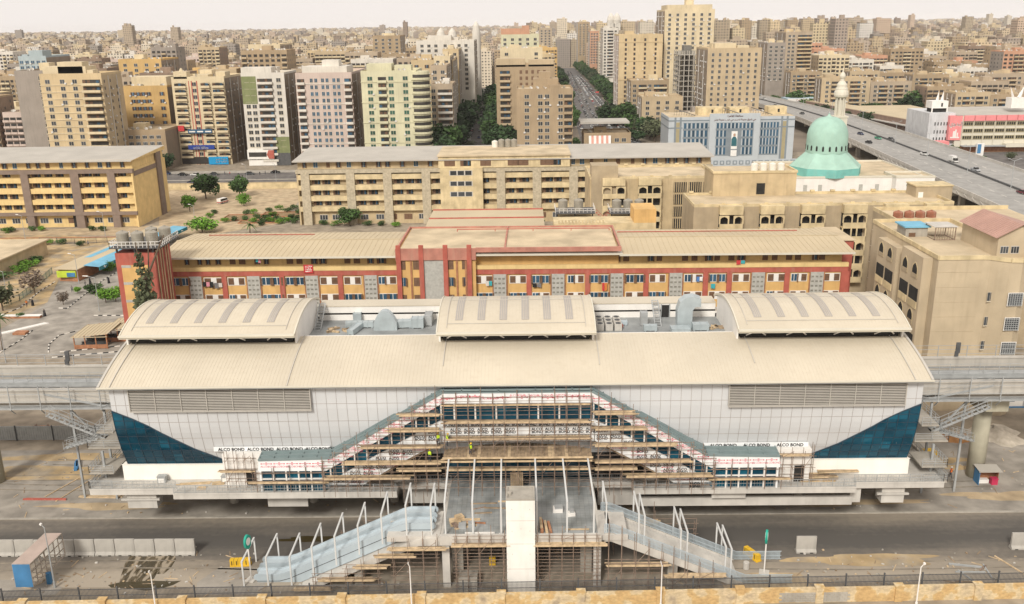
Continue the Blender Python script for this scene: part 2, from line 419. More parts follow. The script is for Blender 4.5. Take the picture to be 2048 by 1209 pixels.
# ================================================================= the elevated station
XC=-1.8
st=thing('metro_station','long elevated station with cream barrel roof, white curved front and blue glass corners','station',(XC,126,0))
def roof_z(Y):return 24.96-0.01235*(Y-126)**2
def arc_sheet(mb,x0,x1,ys,zf,th,m=0,ribs=None,rm=1,rw=0.09,rh=0.06):
 """curved sheet with thickness th and standing seams along the curve"""
 n=len(mb.v);k=len(ys)
 for y in ys:mb.v+=[(x0,y,zf(y)),(x1,y,zf(y)),(x1,y,zf(y)-th),(x0,y,zf(y)-th)]
 for i in range(k-1):
  a,c=n+4*i,n+4*i+4
  for q in((a,a+1,c+1,c),(a+2,a+3,c+3,c+2),(a+1,a+2,c+2,c+1),(a+3,a,c,c+3)):mb.f.append(q);mb.m.append(m)
 e=n+4*(k-1)
 mb.f.append((n,n+3,n+2,n+1));mb.f.append((e,e+1,e+2,e+3));mb.m+=[m,m]
 if ribs:
  x=x0+ribs
  while x<x1-0.05:
   for y,y2 in zip(ys,ys[1:]):mb.bar((x,y,zf(y)+rh/2),(x,y2,zf(y2)+rh/2),rw,rh,rm)
   x+=ribs
RX0,RX1=-55.1,51.6
ys=[110+i*11.4/10 for i in range(11)]
b=MB();arc_sheet(b,RX0,RX1,ys,roof_z,0.25,ribs=0.465,rw=.04,rh=.022)
roof=putw('roof',b,[ROOF_S,ROOF_RIB],st)
b=MB();arc_sheet(b,RX0,RX1,[133.0+i*1.5 for i in range(7)],roof_z,0.25)
putw('roof',b,[ROOF_S,ROOF_RIB],st)
b=MB();b.box(RX0-.1,RX1+.1,109.9,110.02,21.5,21.84)
putw('gutter',b,STEEL,st)
putw('eave_trim',MB().box(RX0-.1,RX1+.1,109.72,109.9,21.7,21.9),CREAM,st)
b=MB()
for x in(RX0+1.5,RX0+24.4,-10.9,9.6,29.8,RX1-2.2):
 yy=[y for y in ys if y>(112.5 if x in(-10.9,9.6,29.8)else 109)]
 for y,y2 in zip(yy,yy[1:]):b.bar((x,y,roof_z(y)+.1),(x,y2,roof_z(y2)+.1),0.10,0.08)
for x in(RX0+.02,RX1-.02):
 for y,y2 in zip(ys,ys[1:]):b.bar((x,y,roof_z(y)+.06),(x,y2,roof_z(y2)+.06),0.3,0.16)
putw('lightning_conductor',b,[LOUV],roof)
def fy(z):
 P=[(7.0,115.0),(9.3,113.6),(12,112.45),(15,111.6),(18,111.2),(21.75,111.1)]
 for(a,ya),(c,yc)in zip(P,P[1:]):
  if z<=c:return ya+(yc-ya)*(z-a)/(c-a)
 return P[-1][1]
BX0,BX1=-54.3,51.0
b=MB()
b.box(BX0+.3,BX1-.3,114.2,139.5,7.0,21.7)  # unseen inner box, added to stop light leaking through the shell
b.box(-40,36,139.5,141,7,20)
zs=[9.3+i*12.4/14 for i in range(15)]
for x in(BX0,BX1):
 pts=[(x,fy(z),z)for z in zs]+[(x,140,21.7),(x,140,9.3)]
 b.face(pts if x<0 else pts[::-1])
for x in(BX0,BX1):
 pts=[(x,y,roof_z(y)-.26)for y in ys]+[(x,121.4,21.7),(x,110.2,21.7)]
 b.face(pts if x>0 else pts[::-1])
putw('wall',b,[mat('grey end wall',(0.33,0.33,0.32),0.7,0.12,0.3,streak=0.2)],st)
b=MB()
rows=[9.3,11.35,13.75,16.3,18.85,21.7]
fine_z=sorted(set(zs+rows))
n0=len(b.v)
for z,z2 in zip(fine_z,fine_z[1:]):
 b.face([(BX0,fy(z),z),(BX1,fy(z),z),(BX1,fy(z2),z2),(BX0,fy(z2),z2)],0)
rnd=random.Random(5)
x=BX0+0.65
while x<BX1-.3:
 for z,z2 in zip(fine_z,fine_z[1:]):b.bar((x,fy(z)-.005,z),(x,fy(z2)-.005,z2),0.035,0.05,1)
 x+=1.315
for z in rows[1:-1]:b.bar((BX0,fy(z)-.005,z),(BX1,fy(z)-.005,z),0.05,0.035,1)
clad=putw('cladding',b,[PANEL,JOINT],st)
for a,c in((-51.6,-28.0),(26.1,48.7)):
 lv=MB();lv.box(a,c,110.9,111.05,18.15,21.35,1)
 z=18.2
 while z<21.3:lv.box(a,c,110.72,110.84,z,z+.085,0);z+=.225
 x=a
 while x<c+.1:lv.box(x-.04,x+.04,110.62,110.7,18.15,21.35,0);x+=(c-a)/7
 lv.box(a-.06,c+.06,110.6,111.1,18.06,18.15,0).box(a-.06,a,110.6,111.1,18.15,21.35,0).box(c,c+.06,110.6,111.1,18.15,21.35,0)
 putw('louvre',lv,[LOUV,mat('louvre back',(0.10,0.094,0.085),0.9,0.1)],st)
def corner(sgn,pts):
 """pts: (distance from the end, height) along the upper edge"""
 xe=BX0 if sgn<0 else BX1
 def top(d):
  for(d0,z0),(d1,z1)in zip(pts,pts[1:]):
   if d<=d1:return z0+(z1-z0)*(d-d0)/(d1-d0)
  return 9.3
 g=MB();N=48;D=pts[-1][0]
 for i in range(N):
  d0,d1=D*i/N,D*(i+1)/N
  zt0,zt1=top(d0),top(d1)
  K=7
  for j in range(K):
   za0,za1=9.25+(zt0-9.25)*j/K,9.25+(zt0-9.25)*(j+1)/K
   zb0,zb1=9.25+(zt1-9.25)*j/K,9.25+(zt1-9.25)*(j+1)/K
   q=[(xe-sgn*d0,fy(za0)-.06,za0),(xe-sgn*d1,fy(zb0)-.06,zb0),(xe-sgn*d1,fy(zb1)-.06,zb1),(xe-sgn*d0,fy(za1)-.06,za1)]
   g.face(q if sgn<0 else q[::-1],0)
  g.bar((xe-sgn*d0,fy(zt0)-.08,zt0),(xe-sgn*d1,fy(zt1)-.08,zt1),.1,.1,1)
 d=0.0
 while d<D-.5:
  for j in range(6):
   z0,z1=9.3+(top(d)-9.3)*j/6,9.3+(top(d)-9.3)*(j+1)/6
   g.bar((xe-sgn*d,fy(z0)-.08,z0),(xe-sgn*d,fy(z1)-.08,z1),.06,.06,1)
  d+=1.315
 z=10.5
 while z<pts[0][1]:
  dd=max([k*D/60 for k in range(61)if top(k*D/60)>z]+[0])
  if dd:g.bar((xe,fy(z)-.08,z),(xe-sgn*dd,fy(z)-.08,z),.06,.06,1)
  z+=1.22
 g2=putw('corner_glazing',g,[BLUEGLASS,MULL],st)
prof=[(0,18.1),(2.3,17.0),(4.4,15.8),(7.0,13.9),(9.9,11.9),(14.3,9.3)]
corner(-1,prof);corner(1,prof)
for a,c in((-55.0,-39.6),(36.4,51.3)):
 putw('base_wall',MB().box(a,c,113.3,114.3,7.0,9.25).box(a-.05,c+.05,113.2,113.35,9.25,9.33),[mat('white base plaster',(0.80,0.77,0.70),0.8,0.05,0.4,streak=0.1)],st)
for a,c,y0,z0 in((-58.6,-46.9,110.6,0),(-46.9,-17.2,109.3,0),(14.0,43.2,109.7,0),(43.2,55.2,110.9,0)):
 s=putw('deck_slab',MB().box(a,c,y0,126,6.15,7.0).box(a,c,y0-.06,y0,6.85,7.06),[CONC_L],st)
putw('deck_slab',MB().box(-17.2,14.0,111.6,126,6.15,6.98).box(-58.6,55.2,126,142,6.1,7.0),[CONC_L],st)
for a,c in((-54.2,-50.2),(47.4,50.4)):
 putw('cross_beam',MB().box(a,c,111.6,113.6,3.6,6.15).box(a-.7,c+.5,111.3,111.6,4.9,5.15),[CONC_L],st)
for a,c,y,z0,z1 in((-35.0,-29.6,111.2,3.9,6.15),(15.2,43.4,111.3,3.5,4.7),(43.2,44.6,111.6,3.7,6.15),(24.5,29.0,110.6,5.0,6.15),(9.6,15.4,113.5,2.5,6.9),(-17.0,-10.2,113.5,3.0,6.9)):
 putw('drop_wall',MB().box(a,c,y,y+.5,z0,z1),[CONC_L],st)
putw('core_wall',MB().box(-48,45,121.5,131,0.1,6.15),[CONC],st)
for x in[-54+i*11.6 for i in range(10)]:
 if not-16<x<12:putw('column',MB().tube((x,119.5,0),(x,119.5,6.2),0.65,14),[CONC],st)
def railing(parent,p,q,h=1.1,step=1.5,name='railing',m=STEEL,mesh=True,infill=0.35):
 p,q=Vector(p),Vector(q);L=(q-p).length;n=max(1,round(L/step));r=MB()
 for i in range(n+1):
  c=p.lerp(q,i/n);r.bar(c,c+Vector((0,0,h)),.055)
 for k in((1.0,.55,.12)if mesh else(1.0,.5)):
  r.bar(p+Vector((0,0,h*k)),q+Vector((0,0,h*k)),.05)
 if mesh:
  k=max(1,int(L/infill))
  for i in range(k):c=p.lerp(q,(i+.5)/k);r.bar(c+Vector((0,0,h*.1)),c+Vector((0,0,h)),.022)
 return putw(name,r,[m],parent)
railing(st,(-46.8,109.4,7),(-17.3,109.4,7));railing(st,(14.1,109.8,7),(43.1,109.8,7))
railing(st,(-58.5,110.75,7),(-47,110.75,7));railing(st,(43.3,111.0,7),(55.1,111.0,7))
railing(st,(-17.2,111.7,7),(-10.2,111.7,7),infill=.25);railing(st,(8.6,111.7,7),(14.0,111.7,7),infill=.25)
railing(st,(-58.5,110.75,7),(-58.5,119,7));railing(st,(55.1,111.0,7),(55.1,119,7))
def vault_z(Y):return 28.0-1.75*((Y-126)/8.3)**2
VY=[117.7+i*16.6/20 for i in range(21)]
for x0,x1 in((-54.9,-31.2),(-12.0,9.4),(28.5,51.3)):
 v=MB();arc_sheet(v,x0,x1,VY,vault_z,0.22,ribs=0.465,rw=.035,rh=.012)
 vo=putw('vault_roof',v,[ROOF_S,ROOF_RIB],st)
 putw('fascia',MB().box(x0-.05,x1+.05,117.45,117.72,25.8,26.3).box(x0-.05,x1+.05,117.2,117.45,26.08,26.3),[CREAM],vo)
 for xx_ in(x0,x1):
  e=MB()
  for y,y2 in zip(VY,VY[1:]):e.bar((xx_,y,vault_z(y)-.05),(xx_,y2,vault_z(y2)-.05),.16,.3)
  putw('edge_trim',e,[CREAM],vo)
 W=x1-x0
 for i in range(6):
  xa=x0+W*(0.135+i*0.141)
  s=MB();arc_sheet(s,xa-.5,xa+.5,VY[3:15],lambda y:vault_z(y)+.07,.05,m=0,ribs=.25,rm=1,rw=.05,rh=.03)
  putw('skylight',s,[mat('grey skylight sheet',(0.36,0.33,0.30),0.5,0.06,0.5),ROOF_RIB]if i==0 and x0<-50 else[bpy.data.materials['grey skylight sheet'],ROOF_RIB],vo)
 c=MB()
 for xx_ in(x0+1.3,x1-1.3):
  for y,y2 in zip(VY[1:16],VY[2:17]):c.bar((xx_,y,vault_z(y)+.09),(xx_,y2,vault_z(y2)+.09),.06)
 for y in(VY[2],VY[11]):c.bar((x0+1.3,y,vault_z(y)+.09),(x1-1.3,y,vault_z(y)+.09),.06)
 putw('lightning_conductor',c,[LOUV],vo)
 w=MB();w.box(x0+.7,x1-.7,119.6,133.0,22.5,25.9,1)
 for xa in(x0+.12,x1-.37):
  ey=[y for y in VY if 118.6<=y<=133.2]
  pts=[(xa,y,vault_z(y)-.3)for y in ey]
  for y,y2 in zip(ey,ey[1:]):
   w.face([(xa,y,22.5),(xa,y2,22.5),(xa,y2,vault_z(y2)-.2),(xa,y,vault_z(y)-.2)][::-1],0)
   w.face([(xa+.25,y,22.5),(xa+.25,y2,22.5),(xa+.25,y2,vault_z(y2)-.2),(xa+.25,y,vault_z(y)-.2)],0)
  w.box(xa,xa+.25,ey[0]-.05,ey[0],24.4,26.1,0)
 putw('gable_wall',w,[WHITE,DARK],vo)
 k=MB()
 for t in(.12,.36,.64,.88):
  xa=x0+W*t
  k.bar((xa-1.3,119.3,24.9),(xa-.1,118.0,26.0),.14);k.bar((xa+1.3,119.3,24.9),(xa+.1,118.0,26.0),.14)
 putw('strut',k,[WHITE],vo)
b=MB();b.box(-53.5,50.5,121.4,133.2,22.9,23.2)
putw('plant_floor',b,[mat('wet grey membrane',(0.26,0.27,0.265),0.6,0.25,0.4)],st)
for a,c in((-31.2,-12.0),(9.4,28.5)):
 putw('parapet',MB().box(a,c,133.0,133.4,23.2,25.35),[WHITE],st);putw('kerb',MB().box(a,c,121.35,121.5,23.2,roof_z(121.4)+.03),[WHITE],st)
 putw('coping',MB().box(a,c,132.9,136.2,25.36,25.5),[ROOF_S],st)
CX=-1.2
def both(f):
 f(-1);f(1)
def pl(sg,pts):return[(CX+sg*x,z)for x,z in pts]
A=[(9.6,20.75),(24.6,11.7),(34.0,11.5)]
B_=[(9.7,19.35),(25.2,10.0),(34.2,10.0)]
C_=[(9.9,17.0),(21.6,10.35),(25.4,7.9)]
D_=[(10.0,14.0),(16.2,10.6),(20.4,7.9)]
FY=109.6
can=thing('stair_canopy','stepped stair enclosure with blue glass and film-wrapped bands on the station front','canopy',(CX,110,7))
FILM=mat('white protective film',(0.76,0.77,0.76),0.35,0.06,1.2,spec=0.5,bump=0.1)
FRAME=mat('grey green steel',(0.19,0.24,0.24),0.5,0.12,0.6)
def band(up,lo,y0,y1,mb,m=0):
 for(a,b2),(c,d)in zip(zip(up,lo),list(zip(up,lo))[1:]):
  mb.slabxz([a,c,d,b2],y0,y1,m)
f=MB()
for s in(-1,1):band(pl(s,A),pl(s,B_),FY-.02,FY+.25,f)
f.box(CX-9.6,CX+9.6,FY-.02,FY+.25,19.35,20.75)
f.box(CX-34.0,CX-33.8,FY,112.5,7,11.5);f.box(CX+33.8,CX+34.0,FY,112.5,7,11.5)
top_film=putw('upper_band',f,[FILM],can)
g=MB()
for s in(-1,1):
 P=pl(s,[(9.7,19.8),(25.0,10.4),(34.0,10.4),(34.0,7.0),(25.6,7.0),(21.6,10.3),(9.8,17.1)])
 g.slabxz([P[0],P[1],P[5],P[6]],FY+.3,FY+.35);g.slabxz([P[1],P[2],P[3],P[4]],FY+.3,FY+.35);g.slabxz([P[1],P[4],P[5]],FY+.3,FY+.35)
g.box(CX-9.8,CX+9.8,FY+.3,FY+.35,17.0,19.8)
gl=putw('glazing',g,[BLUEGLASS],can)
for s in(-1,1):
 for i in range(10):
  x=9.8+i*1.65
  zt=19.7-(x-9.7)*(9.35/15.3);zb=17.0-(x-9.9)*(6.65/11.7)
  if x<25:putw('mullion',MB().box(CX+s*x-.09,CX+s*x+.09,FY+.05,FY+.3,max(7,zb),zt),[WHITE],gl)
 for i in range(6):
  x=25.6+i*1.65;putw('mullion',MB().box(CX+s*x-.09,CX+s*x+.09,FY+.05,FY+.3,7,10.4),[WHITE],gl)
 putw('transom',MB().box(CX+s*25.6,CX+s*33.9,FY+.1,FY+.3,8.7,8.85),[WHITE],gl)
for i in range(7):putw('mullion',MB().box(CX-8.1+i*2.7-.1,CX-8.1+i*2.7+.1,FY+.05,FY+.3,17,19.7),[WHITE],gl)
f=MB()
for s in(-1,1):band(pl(s,C_),pl(s,D_),FY-.02,FY+.25,f)
f.box(CX-9.9,CX+9.9,FY-.02,FY+.25,14.0,17.0)
low_film=putw('lower_band',f,[FILM],can)
fz=MB()
for a,c in((-40.6,-25.0),(24.6,38.4)):putw('film_strip',MB().box(CX+a,CX+c,112.0,112.2,11.75,12.35),[FILM],can)
f=MB()
def topframe(up,w,mb):
 for(a,c)in zip(up,up[1:]):
  mb.face([(a[0],FY-.1,a[1]),(c[0],FY-.1,c[1]),(c[0],112.4,c[1]+.35),(a[0],112.4,a[1]+.35)]if a[0]<c[0]else[(c[0],FY-.1,c[1]),(a[0],FY-.1,a[1]),(a[0],112.4,a[1]+.35),(c[0],112.4,c[1]+.35)])
  for dy in(0,.9,1.8):mb.bar((a[0],FY+dy,a[1]+.12+dy*.12),(c[0],FY+dy,c[1]+.12+dy*.12),.22,.3)
  k=max(2,int((Vector(a)-Vector(c)).length/1.6))
  for i in range(k+1):
   p=Vector(a).lerp(Vector(c),i/k);mb.bar((p.x,FY-.1,p.y+.12),(p.x,112.2,p.y+.42),.12)
for s in(-1,1):topframe(pl(s,[(x,z+.02)for x,z in A]),.5,f)
f.box(CX-9.6,CX+9.6,FY-.1,112.0,20.8,20.95)
for i in range(9):f.box(CX-9.4+i*2.35-.07,CX-9.4+i*2.35+.07,FY-.1,111.8,20.95,21.25)
f.box(CX-9.6,CX+9.6,FY-.1,FY+.1,21.1,21.3)
putw('frame',f,[FRAME],can)
h=MB()
h.slabxz(pl(-1,[(20.4,7.02),(20.4,7.9),(10,14.1),(-10,14.1),(-20.4,7.9),(-20.4,7.02)]),113.0,113.15,0)
putw('opening',h,[DARK],can)
putw('hall_glazing',MB().box(CX-9.5,CX+9.5,112.85,112.98,7.2,10.4),[BLUEGLASS],can)
for s in(-1,1):putw('soffit',MB().slabxz(pl(s,[(10,14.0),(20.4,7.95),(20.4,7.75),(10,13.7)]),FY+.25,112.9,0),[WOOD_D],can)
for x0,x1 in((-40.4,-35.2),(33.0,37.4)):
 putw('door_block',MB().box(x0,x1,111.4,113.2,7,9.6).box(x0-.1,x1+.1,111.2,113.2,9.6,11.7),[WHITE],can)
 putw('door',MB().box((x0+x1)/2+.2,(x0+x1)/2+1.5,111.3,111.42,7,9.3),[DARK],can)
def text_mb(body,size,align='LEFT',font=None):
 cu=bpy.data.curves.new('lettering','FONT');cu.body=body;cu.size=size;cu.align_x=align;cu.resolution_u=2
 if font:cu.font=font
 o=bpy.data.objects.new('lettering',cu);COL.objects.link(o)
 dg=bpy.context.evaluated_depsgraph_get();me=bpy.data.meshes.new_from_object(o.evaluated_get(dg))
 r=MB();r.v=[(v.co.x,0.0,v.co.y)for v in me.vertices];r.f=[tuple(p.vertices)for p in me.polygons];r.m=[0]*len(r.f)
 bpy.data.objects.remove(o);bpy.data.curves.remove(cu);bpy.data.meshes.remove(me)
 return r
INK=mat('black lettering',(0.03,0.03,0.035),0.7)
REDINK=mat('red lettering',(0.62,0.05,0.09),0.7)
def heavy(t,k):
 r=MB()
 for dx,dz in((0,0),(k,0),(0,k),(k,k)):r.add(t,Matrix.Translation((dx,-0.0005*(dx+dz>0),dz)))
 return r
t_alco,t_bond=heavy(text_mb('ALCO',.5),.03),heavy(text_mb('BOND',.5),.03)
t_one=heavy(text_mb('ALCO BOND',.6),.035)
ink,rink=MB(),MB()
def stamp(mb,t,x,y,z,rot=0.0):mb.add(t,Matrix.Translation((x,y,z))@Matrix.Rotation(rot,4,'Y'))
rnd=random.Random(11)
x=-9.5
while x<8.4:
 for j,z in enumerate((16.2,15.15,14.1)):
  xo=CX+x+(.8 if j%2 else 0)
  if rnd.random()<.9:stamp(ink,t_alco,xo,FY-.035,z+.4);stamp(ink,t_bond,xo,FY-.035,z)
 x+=1.75
for s in(-1,1):
 x=10.2
 while x<24:
  zt,zb=17.0-(x+1.2-9.9)*.568,14.0-(x-10.0)*.587
  z=zt-.95
  while z>zb+.1:
   if rnd.random()<.85:
    xo=CX+s*x-(1.4 if s<0 else 0)
    stamp(ink,t_alco,xo,FY-.035,z+.4);stamp(ink,t_bond,xo,FY-.035,z)
   z-=1.05
  x+=1.75
t_mark=MB()
t_mark.box(-.5,.5,0,.004,.2,.27).box(-.12,.12,0,.004,.34,.42).box(-.12,.12,0,.004,.05,.13).box(-.75,-.55,0,.004,.16,.3).box(.55,.75,0,.004,.16,.3)
t_red=text_mb('ALCOBOND',.36)
x=-8.8
while x<9:
 stamp(rink,t_red,CX+x-.9,FY-.035,20.0+rnd.uniform(-.15,.35));stamp(rink,t_mark,CX+x+rnd.uniform(-.3,.9),FY-.035,19.95+rnd.uniform(-.15,.3));x+=1.75
for s in(-1,1):
 L=15.3
 for i in range(11):
  t=(i+.5)/11;xx_=9.8+15.0*t;z=20.1-9.15*t
  stamp(rink,t_red,CX+s*xx_-.8,FY-.035,z-.25);stamp(rink,t_mark,CX+s*xx_,FY-.035,z+.0)
 for i in range(5):
  stamp(rink,t_red,CX+s*(26.2+i*1.7)-.8,FY-.035,10.55);stamp(rink,t_mark,CX+s*(26.2+i*1.7),FY-.035,10.85)
 for x,z in((15.5,12.2),(19.5,9.9),(17,11.0),(21.5,8.6),(13,13.2)):
  stamp(rink,t_mark,CX+s*x,FY-.035,z);stamp(rink,t_red,CX+s*x-.8,FY-.035,z-.4)
for x in[-40.0+i*3.9 for i in range(4)]+[25.4+i*4.4 for i in range(3)]:
 if rnd.random()<1:stamp(ink,t_one,CX+x,111.97,11.82,0)
putw('lettering',ink,[INK],low_film)
putw('lettering',rink,[REDINK],top_film)
# ================================================================= entrance bridge in front of the station
br=thing('footbridge','raised grey-blue tiled entrance bridge with bare portal frames in front of the station','footbridge',(CX,104,0))
m,n,l,bs=nodes('grey blue deck tiles')
bk=n.new('ShaderNodeTexBrick');tc=n.new('ShaderNodeTexCoord');l.new(tc.outputs['Object'],bk.inputs['Vector'])
bk.inputs['Scale'].default_value=1.0;bk.inputs['Brick Width'].default_value=0.6;bk.inputs['Row Height'].default_value=0.6;bk.offset=0
bk.inputs['Color1'].default_value=(.30,.33,.345,1);bk.inputs['Color2'].default_value=(.35,.375,.38,1);bk.inputs['Mortar'].default_value=(.23,.245,.25,1);bk.inputs['Mortar Size'].default_value=.02
t=noise(n,l,.35,6.0);r=ramp(n,[(.35,(.62,.6,.56)),(.7,(1.15,1.1,1.05))]);l.new(t.outputs['Fac'],r.inputs['Fac'])
x=n.new('ShaderNodeMix');x.data_type='RGBA';x.blend_type='MULTIPLY';x.inputs['Factor'].default_value=1
l.new(bk.outputs['Color'],x.inputs['A']);l.new(r.outputs['Color'],x.inputs['B']);l.new(x.outputs['Result'],bs.inputs['Base Color']);bs.inputs['Roughness'].default_value=.45
TILE=m
putw('deck',MB().box(-10.2,8.4,98.3,112.8,6.9,7.0),[TILE],br)
b=MB();b.box(-10.6,8.8,97.9,111.6,6.2,6.9).box(-10.6,8.8,97.75,98.3,6.0,7.25)
putw('edge_beam',b,[CONC_L],br)
putw('landing',MB().box(-17.0,-10.6,98.2,104.2,6.3,7.0),[CONC_L],br);putw('landing',MB().box(8.8,12.0,98.2,104.2,6.3,7.0),[CONC_L],br)
for x0,x1 in((-10.4,-9.5),(7.9,8.8)):
 putw('column',MB().box(x0,x1,98.1,99.0,0,6.2),[CONC_L],br);putw('column',MB().box(x0,x1,108,109,0,6.2),[CONC_L],br)
 putw('bracing_wall',MB().box(x0+(.9 if x0<0 else-1.4),x0+(2.3 if x0<0 else 0),101.0,102.0,0,6.2),[CONC],br)
putw('footing',MB().box(-8.4,-6.2,97.2,99.4,0,1.6),[CONC],br)
PW=mat('pale portal steel',(0.56,0.56,0.54),0.5,0.06,0.5)
fr=[((-10.0,107.8),(-9.9,98.4)),((-6.7,108.0),(-6.6,98.5)),((-3.3,108.0),(-3.2,98.5)),((1.0,108.0),(1.1,98.5)),((4.5,108),(4.7,98.5)),((7.7,108),(7.9,98.4))]
for(xa,ya),(xb,yb)in fr:
 p=MB();p.bar((xb,yb,7.0),(xb,yb,11.4),.2,.18).bar((xb,yb,11.4),(xa,ya,12.9),.2,.2).box(xb-.28,xb+.28,yb-.3,yb+.3,7.0,7.06)
 putw('portal_frame',p,[PW],br)
def portal(x,zb,hh=3.9):
 p=MB();p.bar((x,98.6,zb),(x,98.6,zb+hh),.18,.16).bar((x,104.0,zb),(x,104.0,zb+hh),.18,.16).bar((x,98.5,zb+hh),(x,104.1,zb+hh+.05),.2,.18)
 putw('portal_frame',p,[PW],br)
for i,x in enumerate((-14.6,-17.6,-20.5,-23.4,-26.3,-29.1,-32.0,-35.0)):
 portal(x,max(0.0,7.0-max(0,-x-15.2)*0.5),3.95 if i<7 else 3.4)
portal(-11.6,7.0)
for x in(9.4,13.3,14.0,18.4,19.2,23.9,24.6):portal(x,max(0.0,7.1-max(0,x-10.0)*0.43),3.9)
sh=putw('lift_shaft',MB().box(-2.55,.85,97.0,100.2,0,12.35),[mat('white lift shaft plaster',(0.78,0.75,0.69),0.85,0.08,0.5,streak=0.3,dirt=(.55,.50,.42))],br)
b=MB();b.box(-2.55,.85,97.0,97.2,12.35,12.6).box(-2.55,.85,100.0,100.2,12.35,12.6).box(-2.55,-2.35,97.2,100.0,12.35,12.6).box(.65,.85,97.2,100.0,12.35,12.6)
b.box(-2.35,.65,97.2,100.0,12.35,12.42).tube((-2.1,98.4,12.4),(-2.1,98.4,12.8),.25,10)
putw('rim',b,[CONC],sh)
b=MB()
for z in(3.2,6.6,9.7):b.box(-2.56,.86,96.985,97.0,z,z+.03)
for x,z in((-1.9,5.2),(.2,5.2),(-1.9,8.3),(.2,8.3),(-1.9,11.2),(.2,11.2),(-.85,8.6)):b.box(x,x+.07,96.985,97.0,z,z+.07)
putw('formwork_joint',b,[CONC],sh)
def esc_profile(off):
 return[(-11.6,7.0+off),(-14.6,7.0+off),(-15.6,6.75+off),(-29.6,.35+off),(-30.8,0.0+off),(-33.6,0.0+off)]
def ribbon(mb,prof,lo,hi,y0,y1,m=0):
 for a,c in zip(prof,prof[1:]):mb.slabxz([(a[0],a[1]+lo),(c[0],c[1]+lo),(c[0],c[1]+hi),(a[0],a[1]+hi)],y0,y1,m)
for y0 in(99.4,101.9):
 e=thing('escalator','escalator wrapped in pale blue film, '+('near the street fence, partly hidden by posts' if y0<100 else 'farther of the pair, its top rail against the road'),'escalator',(-22,y0,0),group='escalators up to the bridge')
 s=MB()
 pr=esc_profile(0)
 ribbon(s,pr,-.75 if y0>100 else-1.0,.22,y0,y0+1.7)
 putw('truss',s,[PALEB],e)
 for yy in(y0+.02,y0+1.5):
  bl=MB();ribbon(bl,pr,.22,1.08,yy,yy+.18)
  for(cx_,cz_)in((pr[0][0],pr[0][1]+.67),(pr[-1][0],pr[-1][1]+.67)):
   k=12;bl.slabxz([(cx_+.42*math.cos(2*math.pi*i/k),cz_+.42*math.sin(2*math.pi*i/k))for i in range(k)],yy-.002,yy+.182)
  putw('balustrade',bl,[PALEB],e)
 cv=MB();ribbon(cv,pr,.82,.9,y0+.2,y0+1.5);putw('film_cover',cv,[mat('taut blue film',(.45,.515,.545),.35,.05,.5,spec=.5,bump=.15)]if y0<100 else[bpy.data.materials['taut blue film']],e)
 sk=MB();ribbon(sk,pr,.14,.22,y0-.03,y0);putw('skirt_line',sk,[STEEL_D],e)
st_l=thing('stair_flight','concrete flight and soffit below the film-wrapped escalators','stairs',(-20,98.7,0))
b=MB();b.slabxz([(-10.6,6.9),(-13.4,6.6),(-28.2,-.1),(-26.4,-.1),(-13.2,5.8),(-10.6,5.8)],98.0,104.0)
putw('soffit',b,[CONC_L],st_l)
for x in(-20.8,-26.0):putw('pier',MB().box(x-.5,x+.5,98.6,103.6,0,max(.4,6.3-(-x-13.4)*.46)),[CONC],st_l)
st_r=thing('stair_flight','open concrete stairs with pale mesh panels falling to the street beside the bridge','stairs',(18,101,0))
b=MB();n_=40;L=24.5-10.0
for i in range(n_):
 x=9.6+i*16.2/n_;z=7.0-i*7.0/n_
 b.box(x,x+16.2/n_+.02,98.6,103.6,max(0,z-.55),z)
putw('steps',b,[CONC_L],st_r)
for y in(98.4,103.6):
 s=MB();s.slabxz([(9.2,7.1),(10.2,7.1),(26.2,.1),(26.2,-.1),(24.6,-.1),(10.0,6.0),(9.2,6.0)],y,y+.2)
 putw('stringer',s,[CONC_L],st_r)
 r_=MB()
 xs=[9.2+i*.9 for i in range(26)]
 def zs_(x):return 7.1-max(0,x-10.2)*.4375
 for x in xs:z=max(0,zs_(x));r_.bar((x,y+.1,z),(x,y+.1,z+1.25),.06)
 for k in(.12,.6,1.22):
  r_.bar((9.2,y+.1,7.1+k),(10.2,y+.1,7.1+k),.06);r_.bar((10.2,y+.1,7.1+k),(26.4,y+.1,max(0,.02)+k),.06);r_.bar((26.4,y+.1,k),(32.2,y+.1,k),.06)
 x=9.2
 while x<32:z=max(0.0,zs_(x));r_.bar((x,y+.1,z+.12),(x,y+.1,z+1.22),.075);x+=.15
 putw('mesh_panel',r_,[PALEB],st_r)
putw('pier',MB().box(17.0,18.2,98.8,103.4,0,3.3),[CONC],st_r)
def pile(name,label,cat,items,loc):
 """items: (x, y, z, length, width, height, turn, material index) relative to loc"""
 mb=MB()
 for x,y,z,L,W,H_,a,k in items:
  t=MB().box(-L/2,L/2,-W/2,W/2,0,H_);mb.add(t,Matrix.Translation((x,y,z))@Matrix.Rotation(R(a),4,'Z'),m=k)
 return single(name,mb,[WOOD,WOOD_D,STEEL,RUST,WHITE,YELP,BRICK],label,cat,loc)
pile('timber_stack','orange brown timber stack beside the lift shaft on the bridge deck','timber',[(0,0,0,.35,2.6,.5,0,6),(.5,-.1,0,.3,2.8,.35,4,0),(.95,-.2,0,.3,2.7,.35,6,6),(-.1,.2,.5,.3,2.2,.3,2,0)],(1.7,99.9,7))
pile('insulation_bale','white wrapped bale on the bridge deck, centre right of the lift shaft','bale',[(0,0,0,1.2,1.0,.5,0,4),(.1,0,.5,1.0,.9,.2,5,2)],(3.8,104.0,7))
pile('insulation_bale','small white wrapped bale near the right edge of the bridge deck','bale',[(0,0,0,1.0,.8,.4,8,4),(.1,.1,.4,.5,.6,.3,5,2)],(5.4,103.0,7))
